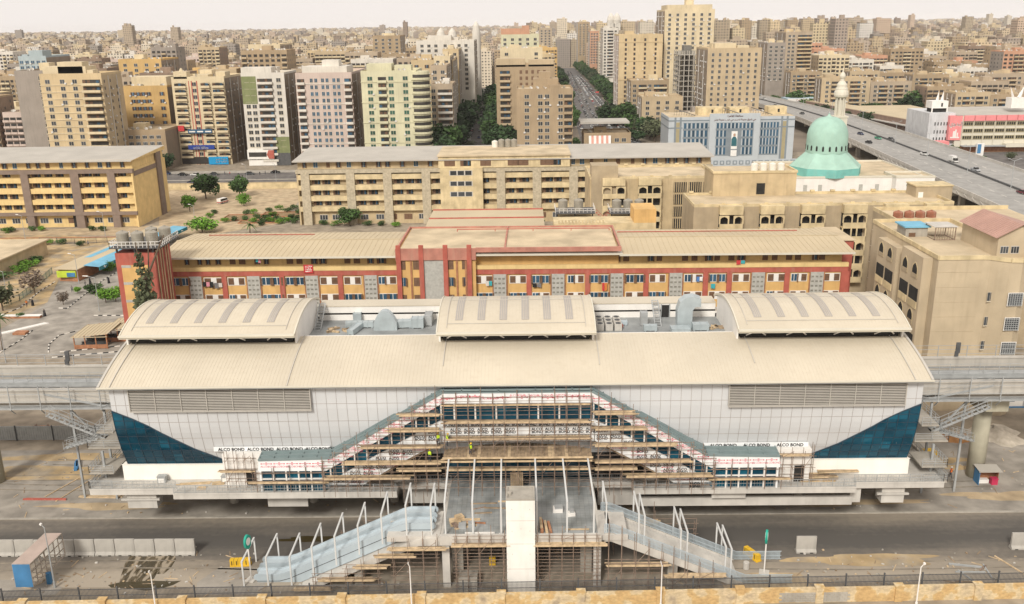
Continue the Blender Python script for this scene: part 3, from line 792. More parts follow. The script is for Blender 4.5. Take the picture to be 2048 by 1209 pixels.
pile('timber_heap','heap of plywood offcuts and planks at the left edge of the bridge deck','timber',[(-1,0,0,1.4,1.1,.25,10,0),(0,-.8,0,3.0,.3,.2,12,0),(.4,.3,0,3.4,.3,.2,2,0),(-.5,.6,.2,1.0,.9,.3,30,0),(.4,-1.4,0,2.8,.25,.15,20,0),(1.6,-.4,0,2.4,.2,.15,-6,6),(-.8,-1.2,0,.6,1.2,.3,40,3)],(-8.0,101.6,7))
pile('paving_pallet','two grey stacks of paving slabs on the bridge deck beside the plywood','slabs',[(0,0,0,.9,.8,.5,0,2),(1.1,.3,0,.8,.8,.55,4,2)],(-8.0,100.2,7))
pile('timber_heap','loose planks scattered across the middle of the bridge deck','timber',[(0,0,0,2.2,.2,.1,4,1),(1.6,1.2,0,3.0,.2,.1,-3,1),(0,2.4,0,3.4,.2,.1,2,1),(2.8,2.9,0,2.0,.25,.1,0,0),(-.6,1.2,0,1.8,.15,.1,20,3)],(-5.6,103.6,7))
pile('steel_profile','white steel profile lying along the front edge of the bridge deck','profile',[(0,0,0,3.6,.2,.18,0,4),(.2,-.3,0,2.6,.15,.12,0,4)],(-5.8,98.75,7.0))
pile('steel_profile','pale steel bars lying at the right front edge of the bridge deck','profile',[(0,0,0,2.8,.2,.15,0,2),(0,.6,0,2.9,.18,.12,0,0)],(6.0,98.9,7.0))
pile('plank_bundle','bundle of planks leaning upright against the scaffold in the station entrance','timber',[(i*.24-.7,0,0,.2,.12,2.9+.2*(i%3),0,1)for i in range(7)],(-1.4,109.0,7.0))
# ================================================================= scaffolding
def scaffold(label,xs,ztop,y0,y1,lifts,planks,zb,extra=(),braces=True,seed=1):
 """xs: standards; ztop(x): their tops; lifts: ledger heights; planks: (x0, x1, z, y0, y1)"""
 rnd=random.Random(seed)
 s=thing('scaffold',label,'scaffold',((xs[0]+xs[-1])/2,y0,zb))
 for x in xs:
  for y in(y0,y1):
   dx=rnd.uniform(-.06,.06)
   putw('standard',MB().tube((x+dx,y,zb),(x+dx*2,y,ztop(x)+rnd.uniform(-.3,1.0)),.036,6),[RUST],s)
 for z in lifts:
  ok=[x for x in xs if ztop(x)>z-.3]
  if len(ok)<2:continue
  for y in(y0,y1):putw('ledger',MB().tube((ok[0]-.4,y+.07,z+rnd.uniform(-.05,.05)),(ok[-1]+.4,y+.07,z+rnd.uniform(-.05,.05)),.032,6),[RUST],s)
  for x in ok:putw('transom',MB().tube((x,y0-.35,z-.08),(x,y1+.3,z-.08),.03,5),[RUST],s)
 if braces:
  for i in range(0,len(xs)-1,2):
   a=rnd.choice(lifts);zt=min(ztop(xs[i]),ztop(xs[i+1]),a+2)
   if zt>a:putw('brace',MB().tube((xs[i],y0-.1,a),(xs[i+1],y0-.1,zt),.032,6),[RUST],s)
 for(xa,xb,z,ya,yb)in planks:
  p=MB();yy=ya
  while yy<yb-.1:
   w=rnd.uniform(.22,.3);e0,e1=rnd.uniform(-.5,.4),rnd.uniform(-.4,.5)
   p.bar((xa+e0,yy+w/2,z+rnd.uniform(0,.05)),(xb+e1,yy+w/2,z+rnd.uniform(0,.05)),w,.05,0 if rnd.random()<.75 else 1);yy+=w+.03
  p.bar((xa,ya-.08,z+.08),(xb,ya-.08,z+.1),.05,.24,0)
  putw('plank',p,[WOOD,WOOD_D],s)
 return s
def step_top(sg):
 return lambda x:max(9.4,21.3-max(0,sg*(x-CX)-10)*.61)
scaffold('central scaffold of rusty tubes and boards in front of the station entrance',[CX-9.4+i*1.567 for i in range(13)],lambda x:20.9,108.0,109.3,[8.2,9.2,10.2,11.2,12.2,14.0,15.0,16.2,17.2,18.4,19.4,20.3],[(CX-9.3,CX+9.3,17.2,108.2,109.2),(CX-9.3,CX+9.3,14.9,108.2,109.2),(CX-9.3,CX+9.3,19.35,108.9,109.2),(CX-9.3,CX+9.3,10.6,108.2,109.2),(CX-9.8,CX+9.5,12.3,107.2,107.9)],7.0,seed=2)
wp=thing('work_platform','boarded working platform with bowed back edge in the middle of the scaffold','platform',(CX,108,13))
b=MB();rnd=random.Random(8)
for i in range(44):
 x=-9.5+i*19.0/44;back=109.2+1.9*(1-(abs(x+.2)/9.7)**2);b.box(CX+x,CX+x+.41,107.1+rnd.uniform(-.1,.1),back,13.0+rnd.uniform(0,.03),13.06,0 if rnd.random()<.8 else 1)
putw('boards',b,[WOOD_D,WOOD],wp)
b=MB()
for i in range(9):b.bar((CX-9+i*2.2,107.0,12.85),(CX-9+i*2.2,110,12.85),.14,.18)
b.bar((CX-9.6,107.0,12.95),(CX+9.6,107.0,12.95),.1,.25)
putw('bearer',b,[WOOD],wp)
for sg,w in((-1,'left'),(1,'right')):
 xs=[CX+sg*(10.4+i*1.5)for i in range(11)]
 pls=[]
 for x0,x1,z in((9.9,15.0,18.35),(9.9,16.6,16.2),(9.9,20.2,13.9),(9.9,22.6,11.6),(14,25.2,9.5),(9.9,15.4,10.6)):
  a,c=sorted((CX+sg*x0,CX+sg*x1));pls.append((a,c,z,108.1,109.1))
 scaffold('stepped scaffold climbing the '+w+' slope of the stair canopy',xs if sg>0 else xs[::-1],step_top(sg),108.0,109.3,[8.4,9.4,10.5,11.5,12.7,13.8,15,16.1,17.2,18.3,19.2],pls,7.0,seed=3+sg)
 xs=[CX+sg*(25.6+i*2.2)for i in range(5)];a,c=sorted((CX+sg*24.8,CX+sg*35.4))
 scaffold('low scaffold with one long board before the '+w+' end windows of the stair canopy',sorted(xs),lambda x:10.6,108.4+.9,109.5+.0,[8.6,9.8],[(a,c,8.55,109.25,109.55)]if False else[(a,c,8.6,108.9,109.4)],7.0,braces=False,seed=9+sg)
xs=[CX+34.9+i*1.0 for i in range(4)]
scaffold('narrow scaffold tower at the left end door of the stair canopy',[CX-38.6,CX-37.4,CX-36.2,CX-35.2],lambda x:12.0,110.2,111.0,[8.2,9.6,11.2],[(CX-39.4,CX-35.2,9.6,110.2,110.9)],7.0,seed=21)
scaffold('narrow scaffold tower at the right end door of the stair canopy',[CX+34.6,CX+36.0,CX+37.4,CX+38.6],lambda x:12.0,110.2,111.0,[8.2,9.6,11.2],[(CX+34.6,CX+38.0,11.3,110.2,110.9)],7.0,seed=22)
scaffold('scaffold under the bridge deck left of the white lift shaft',[-8.6,-7.2,-5.8,-4.4,-2.9],lambda x:7.8,96.9,97.65,[.9,1.8,2.7,3.6,4.5,5.4,7.3],[(-9.2,-2.6,6.35,96.9,97.6)],0,seed=31)
scaffold('scaffold under the bridge deck right of the white lift shaft',[1.2,2.6,4.0,5.4,6.8,8.3],lambda x:7.8,96.9,97.65,[.9,1.8,2.7,3.6,4.5,5.4,7.3],[(.9,9.4,6.35,96.9,97.6)],0,seed=32)
scaffold('scaffold beside the left bridge column below the escalator landing',[-16.2,-14.4,-12.6,-11.0],lambda x:7.0,96.9,97.8,[1.2,2.4,3.6,4.8,5.8],[(-16.4,-9.8,5.9,96.9,97.7),(-18.4,-13.4,4.9,97.0,97.8)],0,seed=33)
scaffold('stepped scaffold along the lower escalator slope',[-26.0,-24,-22,-20,-18],lambda x:max(2.2,7.4-(-x-13)*.45),96.9,97.8,[1.0,2.2,3.4],[(-25.4,-18.6,1.7,97.0,97.8),(-20.8,-17.0,3.4,97.0,97.8),(-28.4,-24.0,.4,97.0,97.8)],0,seed=34)
scaffold('scaffold below the upper part of the right-hand stairs',[9.6,11.2,12.8,14.4,16.0],lambda x:max(3.0,8.4-(x-10)*.43),96.9,97.8,[1.2,2.6,3.9],[(9.4,16.8,3.5,97.0,97.8)],0,seed=35)
scaffold('scaffold below the lower part of the right-hand stairs',[17.4,19,20.6,22.2],lambda x:max(2.4,8.0-(x-10)*.43),96.9,97.8,[.9,1.9],[(16.6,23.4,1.9,97.0,97.8)],0,seed=36)
scaffold('scaffold rising from the road behind the upper right-hand stairs',[11.0,13.6,16.2,18.8,21.4],lambda x:max(2.4,9.2-(x-10)*.43),105.0,106.2,[1.5,3.0,4.5],[(14.0,16.6,4.5,105,106.1)],0,seed=37)
scaffold('scaffold rising from the road behind the escalators',[-24,-21,-18,-15.4,-13.2],lambda x:max(2.4,8.6-(-x-13)*.45),105.0,106.0,[1.5,3.0,4.6],[(-19.6,-17.2,4.6,105,105.9)],0,seed=38)
# ================================================================= viaduct on both sides
VCON=mat('viaduct concrete',(0.45,0.42,0.37),0.85,0.14,0.3,streak=0.3)
def viaduct(x0,x1,label):
 v=thing('viaduct',label,'viaduct',((x0+x1)/2,126,0))
 putw('girder',MB().box(x0,x1,121.6,130.4,14.9,15.7).box(x0,x1,122.4,129.6,13.6,14.9),[VCON],v)
 for y in(121.0,130.5):
  putw('parapet',MB().box(x0,x1,y,y+.55,15.2,17.0).box(x0,x1,y-.12,y+.67,17.0,17.2),[VCON],v)
 for y in(123.6,128.4):
  t=MB().box(x0,x1,y-1.3,y+1.3,15.7,16.05)
  putw('track_bed',t,[CONC],v)
  q=MB()
  for dy in(-.72,.72):q.box(x0,x1,y+dy-.05,y+dy+.05,16.05,16.25)
  putw('rail',q,[STEEL_D],v)
 w=MB();w.box(x0,x1,120.0,121.0,14.55,14.7).box(x0,x1,125.4,126.6,15.7,16.6)
 for z in(15.2,15.75):w.bar((x0,120.05,z),(x1,120.05,z),.06)
 for z in(17.6,18.3,18.9):w.bar((x0,131.0,z),(x1,131.0,z),.05)
 for z in(17.1,17.6):w.bar((x0,125.4,z),(x1,125.4,z),.05);w.bar((x0,126.6,z),(x1,126.6,z),.05)
 x=x0+1.0
 while x<x1:
  w.bar((x,120.9,13.6),(x,119.9,14.6),.12);w.bar((x,120.05,14.6),(x,120.05,18.3),.12);w.bar((x,130.9,15.2),(x,130.9,18.9),.09)
  w.bar((x,125.4,16.6),(x,125.4,17.7),.05);w.bar((x,126.6,16.6),(x,126.6,17.7),.05);w.bar((x+2.2,125.4,16.6),(x+2.2,125.4,17.7),.05)
  x+=4.3
 for z in(16.9,17.6,18.25):w.bar((x0,120.05,z),(x1,120.05,z),.05)
 putw('walkway',w,[STEEL],v)
 return v
vl=viaduct(-190,-55.2,'pale concrete metro viaduct with steel walkway entering the left end of the station')
vr=viaduct(52.0,190,'pale concrete metro viaduct with steel walkway leaving the right end of the station')
def pier(x,y,par):
 p=MB();p.tube((x,y,0),(x,y,11.2),1.25,20,r2=1.2)
 o=putw('pier',p,[mat('pier concrete',(0.40,0.37,0.28),0.85,0.15,0.4,streak=0.35)]if 'pier concrete' not in bpy.data.materials else[bpy.data.materials['pier concrete']],par,smooth=True)
 c=MB();c.prism([(x-1.4,y-1.5),(x+1.4,y-1.5),(x+1.4,y+1.5),(x-1.4,y+1.5)],11.2,12.0).prism([(x-1.6,y-3.6),(x+1.6,y-3.6),(x+1.6,y+3.6),(x-1.6,y+3.6)],12.0,13.6)
 putw('pier_cap',c,[bpy.data.materials['pier concrete']],o)
for x in(-80.9,-116,-151):pier(x,126.3,vl)
for x in(66.9,102,137):pier(x,125.8,vr)
def box_frame(mb,x0,x1,y0,y1,z0,z1,w):
 for x in(x0,x1):
  for y in(y0,y1):mb.bar((x,y,z0),(x,y,z1),w)
 for z in(z0,z1):
  for x in(x0,x1):mb.bar((x,y0,z),(x,y1,z),w)
  for y in(y0,y1):mb.bar((x0,y,z),(x1,y,z),w)
for sg,xe in((-1,-55.4),(1,52.2)):
 s=thing('escape_stair','grey steel escape stairs and landings hanging at the '+('left' if sg<0 else 'right')+' end of the station','stairs',(xe+sg*2,118,0))
 def X(d):return xe+sg*d
 for d0,d1,y0,y1,z in((.3,2.6,113.5,122,14.0),(.3,4.8,115.0,121,11.0),(.3,3.6,112.0,116.5,8.7),(.2,3.4,111.0,123,6.99)):
  a,c=sorted((X(d0),X(d1)))
  putw('landing',MB().box(a,c,y0,y1,z-.18,z),[CONC],s)
  r_=MB()
  xo=X(d1)
  for y in[y0+k*(y1-y0)/6 for k in range(7)]:r_.bar((xo,y,z),(xo,y,z+1.1),.06)
  for k in(.4,.75,1.1):r_.bar((xo,y0,z+k),(xo,y1,z+k),.05);r_.bar((a,y0,z+k),(c,y0,z+k),.05)
  for d in(d0,(d0+d1)/2,d1):r_.bar((X(d),y0,z),(X(d),y0,z+1.1),.06)
  putw('railing',r_,[STEEL],s)
 for(xa,ya,za),(xb,yb,zb_)in(((1.2,121.5,14.0),(13.0,121.5,16.6)),((3.8,118.5,11.0),(11.5,118.8,14.4)),((4.2,119.6,10.9),(10.4,120,8.9))):
  f=MB()
  for dy in(-.5,.5):f.bar((X(xa),ya+dy,za-.1),(X(xb),yb+dy,zb_-.1),.1,.3)
  for k in range(12):
   t=k/11;f.box(X(xa+(xb-xa)*t)-.14,X(xa+(xb-xa)*t)+.14,ya-.5,ya+.5,za+(zb_-za)*t-.05,za+(zb_-za)*t)
  for dy in(-.5,.5):
   for k in(.5,1.05):f.bar((X(xa),ya+dy,za+k),(X(xb),yb+dy,zb_+k),.05)
   for k in range(7):t=k/6;f.bar((X(xa+(xb-xa)*t),ya+dy,za+(zb_-za)*t),(X(xa+(xb-xa)*t),ya+dy,za+(zb_-za)*t+1.05),.05)
  putw('flight',f,[STEEL],s)
 p=MB()
 for d,y,z0 in((2.4,114,7),(4.6,120.6,0),(9.5,121.0,0)):p.bar((X(d),y,z0),(X(d),y,14.2 if d>3 else 11),.28)
 p.bar((X(9.5),121,14.0),(X(4.6),120.6,8.5),.2)
 putw('post',p,[STEEL],s)
for x in(xx(137,722,130.8),xx(1914,705,130.8)):
 s=thing('rail_signal','black rail signal head on the far parapet '+('left of the station' if x<0 else 'right of the station'),'signal',(x,130.8,17.2))
 putw('post',MB().bar((x,130.8,17.2),(x,130.8,19.4),.12),[STEEL],s)
 putw('signal_head',MB().box(x-.3,x+.3,130.5,130.75,17.9,19.5).box(x-.45,x+.1,130.45,130.6,17.4,18.2),[STEEL_D],s)
# ================================================================= street side
def wl_y(x):return 93.9+x*0.02
m,n,l,bs=nodes('peeling ochre wall')
t1=noise(n,l,.5,7.0);t2=noise(n,l,2.2,5.0,stretch=(1,1,1.6))
r1=ramp(n,[(.40,(.53,.36,.165)),(.49,(.57,.41,.20)),(.51,(.62,.50,.31)),(.62,(.54,.44,.29)),(.70,(.38,.31,.22))])
l.new(t1.outputs['Fac'],r1.inputs['Fac'])
r2=ramp(n,[(.3,(.75,.72,.68)),(.7,(1.1,1.08,1.05))]);l.new(t2.outputs['Fac'],r2.inputs['Fac'])
x=n.new('ShaderNodeMix');x.data_type='RGBA';x.blend_type='MULTIPLY';x.inputs['Factor'].default_value=1
l.new(r1.outputs['Color'],x.inputs['A']);l.new(r2.outputs['Color'],x.inputs['B']);l.new(x.outputs['Result'],bs.inputs['Base Color']);bs.inputs['Roughness'].default_value=.9
PEEL=m
bw=thing('boundary_wall','ochre peeling boundary wall with capped piers along the bottom of the view','wall',(0,94,0))
seg=[-78+i*9.35 for i in range(17)]
for a,c in zip(seg,seg[1:]):
 ya,yc=wl_y(a),wl_y(c)
 putw('panel',MB().prism([(a+.45,ya),(c-.45,yc),(c-.45,yc+.3),(a+.45,ya+.3)],0,1.95+rnd.uniform(-.05,.08)),[PEEL],bw)
 q=putw('pier',MB().box(a-.45,a+.45,ya-.2,ya+.5,0,2.05),[PEEL],bw)
 putw('cap',MB().box(a-.55,a+.55,ya-.26,ya+.56,2.05,2.16),[PEEL],q)
b=MB();rnd=random.Random(4)
for r_i in range(5):
 for c_i in range(13):
  x=29.5+c_i*.62+(r_i%2)*.3;b.box(x,x+.58,wl_y(x)-.06,wl_y(x)+.02,.1+r_i*.26,.33+r_i*.26)
putw('bare_blockwork',b,[CONC],bw)
fe=thing('street_railing','dark grey vertical bar railing running along the street behind the ochre wall','railing',(0,95.5,0))
def fy2(x):return 95.4+x*0.02
x=-76.0;k=0
while x<76:
 r_=MB();L=4.55
 if not(-1.9<x<2):pass
 for z in(.55,1.7,2.5):r_.bar((x,fy2(x),z),(x+L,fy2(x+L),z),.06)
 q=x+.12
 while q<x+L:r_.bar((q,fy2(q),.5),(q,fy2(q),2.6),.04);q+=.15
 p=putw('bar_panel',r_,[STEEL_D],fe)
 putw('post',MB().box(x-.08,x+.08,fy2(x)-.08,fy2(x)+.08,0,2.85),[STEEL_D],p)
 x+=L
def lamp(x,y,h,label,sx=1,parts=True,arm=1.4,m=None):
 s=thing('street_lamp',label,'street lamp',(x,y,0),group='street lamps')
 putw('pole',MB().tube((x,y,0),(x,y,h),.1,8,r2=.055).tube((x,y,0),(x,y,.9),.15,8),[m or STEEL],s)
 putw('arm',MB().tube((x,y,h-.05),(x+sx*arm*.7,y,h+.35),.045,6),[m or STEEL],s)
 putw('lamp_head',MB().slabxz([(x+sx*arm*.6,h+.3),(x+sx*arm*1.1,h+.42),(x+sx*arm*1.1,h+.55),(x+sx*arm*.6,h+.5)],y-.16,y+.16),[WHITE],s)
 return s
X_,Y_=gx(107,1176);lamp(X_+.2,Y_,8.4,'bare grey street lamp rising beside the blue advertising frame',-.3)
lamp(xx(1836,1182,93.2),93.2,5.6,'short white lamp post in front of the ochre wall at the right',.4,arm=1.0,m=WHITE)
lamp(xx(822,1185,93),93.0,6.2,'short white lamp post in front of the ochre wall below the escalators',-.3,arm=.6,m=WHITE)
lamp(xx(1323,1183,93),93.2,6.0,'short white lamp post in front of the ochre wall below the right-hand stairs',-.3,arm=.6,m=WHITE)
lamp(xx(308,1195,92.6),92.6,5.6,'short white lamp post in front of the ochre wall below the puddle',-.3,arm=.6,m=WHITE)
def t_wall():
 b=MB();P=[(-.75,0),(.75,0),(.75,.45),(.2,.8),(.13,2.3),(-.13,2.3),(-.2,.8),(-.75,.45)]
 n0=len(b.v);k=len(P)
 for x in(-1.1,1.1):b.v+=[(x,y*.7,z)for y,z in P]
 for i in range(k):b.f.append((n0+i,n0+k+i,n0+k+(i+1)%k,n0+(i+1)%k));b.m.append(0)
 b.f.append(tuple(n0+k-1-i for i in range(k))[::-1]);b.f.append(tuple(n0+k+i for i in range(k)));b.m+=[0,0]
 return b
def block_mesh(L,H_):
 b=MB()
 n0=0;P=[(-.42,0),(.42,0),(.42,.2),(.16,.5),(.12,H_),(-.12,H_),(-.16,.5),(-.42,.2)]
 k=len(P);b.v=[(x,y,z)for x in(-L/2,L/2)for y,z in P]
 for i in range(k):b.f.append((i,(i+1)%k,k+(i+1)%k,k+i)[::-1]);b.m.append(0)
 b.f.append(tuple(range(k)));b.f.append(tuple(range(2*k-1,k-1,-1)));b.m+=[0,0]
 for x in(-L/4,L/4):b.box(x-.2,x+.2,-.44,.44,.005,.11,1)
 return b.mesh('concrete_block',[mat('weathered block concrete',(.42,.395,.35),.85,.2,.35,streak=.4),DARK])
BLK=block_mesh(2.56,2.25)
ordn=['right-hand end block beside the puddle','second block from the puddle end','third block from the puddle end','fourth block from the puddle end','fifth block from the puddle end','sixth block from the puddle end','seventh block from the puddle end','eighth block from the puddle end','ninth block from the puddle end','tenth block from the puddle end','eleventh block, behind the blue advertising frame','twelfth block, at the left edge of the view']
for i in range(12):
 single('concrete_block',BLK,None,'grey concrete barrier, '+ordn[i]+' of the row','barrier',(-44.75-i*2.64,105.9+rnd.uniform(-.06,.06),0.012),R(rnd.uniform(-.6,.6)),'row of concrete barriers')
X_,Y_=gx(1611,1104);single('concrete_block',BLK,None,'lone concrete barrier standing on the road to the right of the green-topped sign','barrier',(X_,Y_,.012),0,'lone concrete barriers')
X_,Y_=gx(2040,1097);single('concrete_block',BLK,None,'lone concrete barrier at the right edge of the view','barrier',(X_,Y_,.012),0,'lone concrete barriers')
def plastic(x,y,rz,label):
 b=thing('traffic_barrier',label,'barrier',(x,y,.02),rz,'yellow traffic barriers')
 s=MB()
 for i in range(5):s.slabxz([(-1.3+i*.52,0),(-.82+i*.52,0),(-.82+i*.52,.95),(-1.3+i*.52,.95)],-.3,.3,0)
 s.box(-1.3,1.3,-.4,.4,0,.2,0)
 put('body',s,[YELP],b)
 k=MB()
 for i in range(4):k.box(-.82+i*.52,-.78+i*.52,-.28,.28,.2,.93)
 for i in range(0,4):k.box(-1.1+i*.6,-1.0+i*.6,-.315,-.305,.1,.8)
 put('stripe',k,[BLACK],b)
X_,Y_=gx(482,1131);plastic(X_,Y_,R(4),'yellow and black plastic barrier on the pavement beside the foot of the escalators')
X_,Y_=gx(1504,1115);plastic(X_,Y_,R(-62),'yellow and black plastic barrier standing askew beside the right-hand stairs')
def metro_sign(px,py,ptop,rz,label):
 x,y=gx(px,py);h=zx(px,ptop,y)
 s=thing('metro_sign',label,'sign',(x,y,0),rz,'green metro signs')
 put('pole',MB().tube((0,0,0),(0,0,h-.9),.09,10),[WHITE],s)
 g=MB();k=24
 g.slabxz([(.62*math.cos(2*math.pi*i/k),h-.62+.95*math.sin(2*math.pi*i/k))for i in range(k)],-.14,.14)
 d=put('sign_disc',g,[mat('metro green',(0.02,0.30,0.22),0.5,0.05)]if 'metro green' not in bpy.data.materials else[bpy.data.materials['metro green']],s)
 e=MB();e.slabxz([(.42*math.cos(2*math.pi*i/k),h-.55+.5*math.sin(2*math.pi*i/k))for i in range(k)],-.165,.165)
 put('emblem',e,[WHITE],d)
 put('foot',MB().box(-.6,.6,-.6,.6,0,.12),[CONC_L],s)
metro_sign(1528,1146,1065,R(72),'round green-edged sign on a white pole to the right of the stairs')
metro_sign(503,1160,1075,R(72),'green sign on a white pole at the foot of the escalators')
YA=96.6
ad=thing('advertising_frame','rusty advertising frame with a faded blue end panel on the pavement by the street railing','billboard',(xx(76,1200,YA+3),YA+3,0))
xl,xr=xx(28,1150,YA),xx(63,1150,YA);z0,z1=zx(45,1174,YA),zx(45,1129,YA);dx,LY=.5,7.0
putw('post',MB().box(xr+.1,xr+.6,YA+2.6,YA+3.1,0,z0+.1),[BLUEP],ad)
putw('end_panel',MB().box(xl,xr,YA-.08,YA,z0,z1),[BLUEP],ad)
q=MB()
for xa in(xl,xr):
 for k in range(4):z=z0+(z1-z0)*k/3;q.bar((xa,YA,z),(xa+dx,YA+LY,z),.1)
 for i in range(8):t=i/7;q.bar((xa+dx*t,YA+LY*t,z0),(xa+dx*t,YA+LY*t,z1),.09)
for i in range(8):
 t=i/7
 for z in(z0,z1):q.bar((xl+dx*t,YA+LY*t,z),(xr+dx*t,YA+LY*t,z),.07)
putw('lattice_frame',q,[mat('pale frame steel',(0.40,0.34,0.28),0.7,0.25,1.0)],ad)
putw('top_sheet',MB().face([(xl,YA,z1+.06),(xr,YA,z1+.06),(xr+dx,YA+LY,z1+.06),(xl+dx,YA+LY,z1+.06)]),[mat('faded pink sheet top',(.42,.33,.28),.8,.15,.5)],ad)
pile('steel_beam','long red steel beam lying on the pavement left of the station','beam',[(0,0,0,6.4,.22,.22,-1.5,6),(0,.35,0,6.0,.14,.12,-1.5,6)],(*gx(90,1002),.13))
bpy.data.objects['steel_beam'].data.materials[6]=RED
pile('plank','long pale plank lying slantwise on the pavement left of the station, nearer the beam','timber',[(0,0,0,.18,6.6,.1,-22,0)],(*gx(127,976),.13))
pile('plank','long pale plank lying slantwise on the pavement, next to the station deck','timber',[(0,0,0,.18,8.6,.1,-18,0)],(*gx(156,978),.13))
pile('timber_heap','timber poles stacked on the pavement under the left deck corner','timber',[(0,i*.2,.0,5.5+(i%2),.14,.14,i-2,0)for i in range(5)],(*gx(200,998),.13))
pile('timber_heap','long timber boards piled on the right wing of the station deck','timber',[(rnd.uniform(-1,1),i*.22,.15*(i%3),5.5+rnd.uniform(-1,1.5),.2,.12,rnd.uniform(-3,3),i%2)for i in range(14)],(xx(1620,962,112),111.2,7))
pile('timber_heap','crossed timber boards leaning on the white wall of the right station wing','timber',[(0,i*.2,.6,5.5,.18,.1,rnd.uniform(3,9),i%2)for i in range(7)],(xx(1675,950,113),112.6,7))
pile('timber_heap','boards and a pallet on the left wing of the station deck','timber',[(0,0,0,4.6,.2,.1,4,0),(.3,.4,0,4.2,.2,.1,6,0),(3.4,.2,0,1.6,1.0,.14,15,0),(1.6,-1.1,0,1.2,.8,.1,0,0)],(xx(840/2.577+60,962,112),111.8,7))
for px,w in((325,'left of the boards'),(453,'near the end door')):
 pile('cabinet','grey metal box on the left wing of the station deck, '+w,'box',[(0,0,0,1.1,.8,.9,0,2),(0,-.42,.1,.8,.03,.6,0,4),(0,0,.9,1.2,.9,.06,0,2)],(xx(px,962,112.6),112.6,7))
pile('scrap_steelwork','bent pale steel frame lying on the road at the right','frame',[(0,0,0,3.8,.2,.2,-12,2),(0,-1.4,0,3.6,.16,.16,-2,2),(-.9,-2.2,0,.16,2.6,.14,18,2),(2.2,-1.2,0,.16,3.0,.14,-6,2),(2.0,-.5,0,1.6,.16,.14,40,3)],(*gx(1930,1133),.02))
pile('plank','timber plank lying slantwise on the road by the right edge','timber',[(0,0,0,.18,5.4,.1,22,0)],(*gx(2025,1135),.02))
pile('timber_heap','small timber pieces by the street railing at the right','timber',[(0,0,0,2.0,.16,.1,-25,1),(1.6,.1,0,2.4,.16,.1,-5,1),(.6,-.3,0,1.1,.16,.1,12,3)],(*gx(1905,1166),.02))
pile('pipe_roll','bundle of blue pipes on the sandy pavement at the left','pipes',[(0,i*.25,.2*(i%2),.45,2.6,.3,24,0)for i in range(4)],(*gx(152,937),.13))
bpy.data.objects['pipe_roll'].data.materials[0]=BLUEP
for px,py,mt,lab in((33,880,BLUEP,'blue barrel beside the hoarding on the left'),):
 x,y=gx(px,py);b=MB();b.lathe([(.3,0),(.32,.05),(.32,.3),(.34,.33),(.32,.36),(.32,.62),(.34,.65),(.32,.68),(.32,.95),(.3,1.0)],14);single('barrel',b,[mt],lab,'barrel',(x,y,.13))
ho=thing('hoarding','low corrugated grey hoarding behind the sandy pavement at the left','fence',(-80,140,0))
x0,y0=gx(-40,872);x1,y1=gx(170,868)
b=MB();x=-130.0
while x<-58:
 b.box(x,x+.22,141.0,141.08,.1,2.6).box(x+.22,x+.4,141.06,141.14,.1,2.6);x+=.4
putw('corrugated_sheet',b,[STEEL],ho)
for i in range(12):putw('post',MB().box(-129+i*6.2,-128.85+i*6.2,140.85,141.0,0,2.8),[STEEL_D],ho)
pile('timber_heap','low stack of boards in front of the grey hoarding','timber',[(0,i*.25,.12*(i%4),5.8,.22,.12,i-3,i%2)for i in range(9)],(*gx(128,872),.13))
pile('form_stack','red formwork panels stacked before the grey hoarding','formwork',[(0,0,.4*i,2.6,1.6,.25,3*i,6)for i in range(3)]+[(-1,0,0,.2,1.4,1.4,0,3),(1,0,0,.2,1.4,1.4,0,3)],(*gx(83,868),.13))
pile('form_stack','yellow formwork frame and dark crates before the grey hoarding','formwork',[(0,0,.8,1.8,1.2,.5,0,5),(-.8,0,0,.15,1.2,.9,0,5),(.8,0,0,.15,1.2,.9,0,5),(0,-1.2,0,2.6,1.0,.3,4,1),(-3.4,0,0,2.2,1.6,1.0,0,3),(-3.4,-.2,1.0,1.6,1.2,.5,8,3)],(*gx(40,872),.13))
def heap(name,label,px,py,rx,ry,h,m,seed):
 x,y=gx(px,py);rnd=random.Random(seed);b=MB();K,J=26,7
 for j in range(J):
  t=j/(J-1)
  for i in range(K):
   a=2*math.pi*i/K;q=(1-t)*(1+.22*math.sin(3*a+seed)+.12*math.sin(7*a))+rnd.uniform(-.03,.03)
   b.v.append((rx*q*math.cos(a),ry*q*math.sin(a),h*(1-(1-t)**1.5)*(1+.15*math.sin(4*a+2*t))-.05))
 for j in range(J-1):
  for i in range(K):b.f.append((j*K+i,j*K+(i+1)%K,(j+1)*K+(i+1)%K,(j+1)*K+i));b.m.append(0)
 b.f.append(tuple((J-1)*K+i for i in range(K)));b.m.append(0)
 return single(name,b,[m],label,'heap',(x,y,.1),smooth=True)
heap('gravel_heap','pale gravel heap behind the round viaduct pier at the right',1985,872,5.2,4.0,1.6,ground_mat('pale gravel',[(.3,(.48,.42,.33)),(.7,(.62,.55,.45))],1.5),5)
heap('sand_heap','orange earth heap beside the escape stairs at the right',1905,876,4.0,2.0,.7,ground_mat('orange earth',[(.3,(.34,.16,.06)),(.7,(.45,.24,.10))],.8),6)
x,y=gx(1862,924)
gn=thing('compressor','yellow wheeled compressor standing under the right-hand escape stairs','compressor',(x,y,.13))
putw('body',MB().box(x-1.5,x+.6,y-.7,y+.7,.6,1.9).box(x-1.3,x+.4,y-.6,y+.6,1.9,2.05),[YELP],gn)
putw('drawbar',MB().bar((x-1.5,y,.7),(x-2.8,y,.5),.12),[STEEL_D],gn)
for dy in(-.85,.75):
 putw('wheel',MB().tube((x+.5,y+dy,.66),(x+.5,y+dy+.25,.66),.52,16),[STEEL_D],gn)
 w_=MB().tube((x+.5,y+dy-.02,.66),(x+.5,y+dy+.27,.66),.24,12);putw('hub',w_,[STEEL],gn)
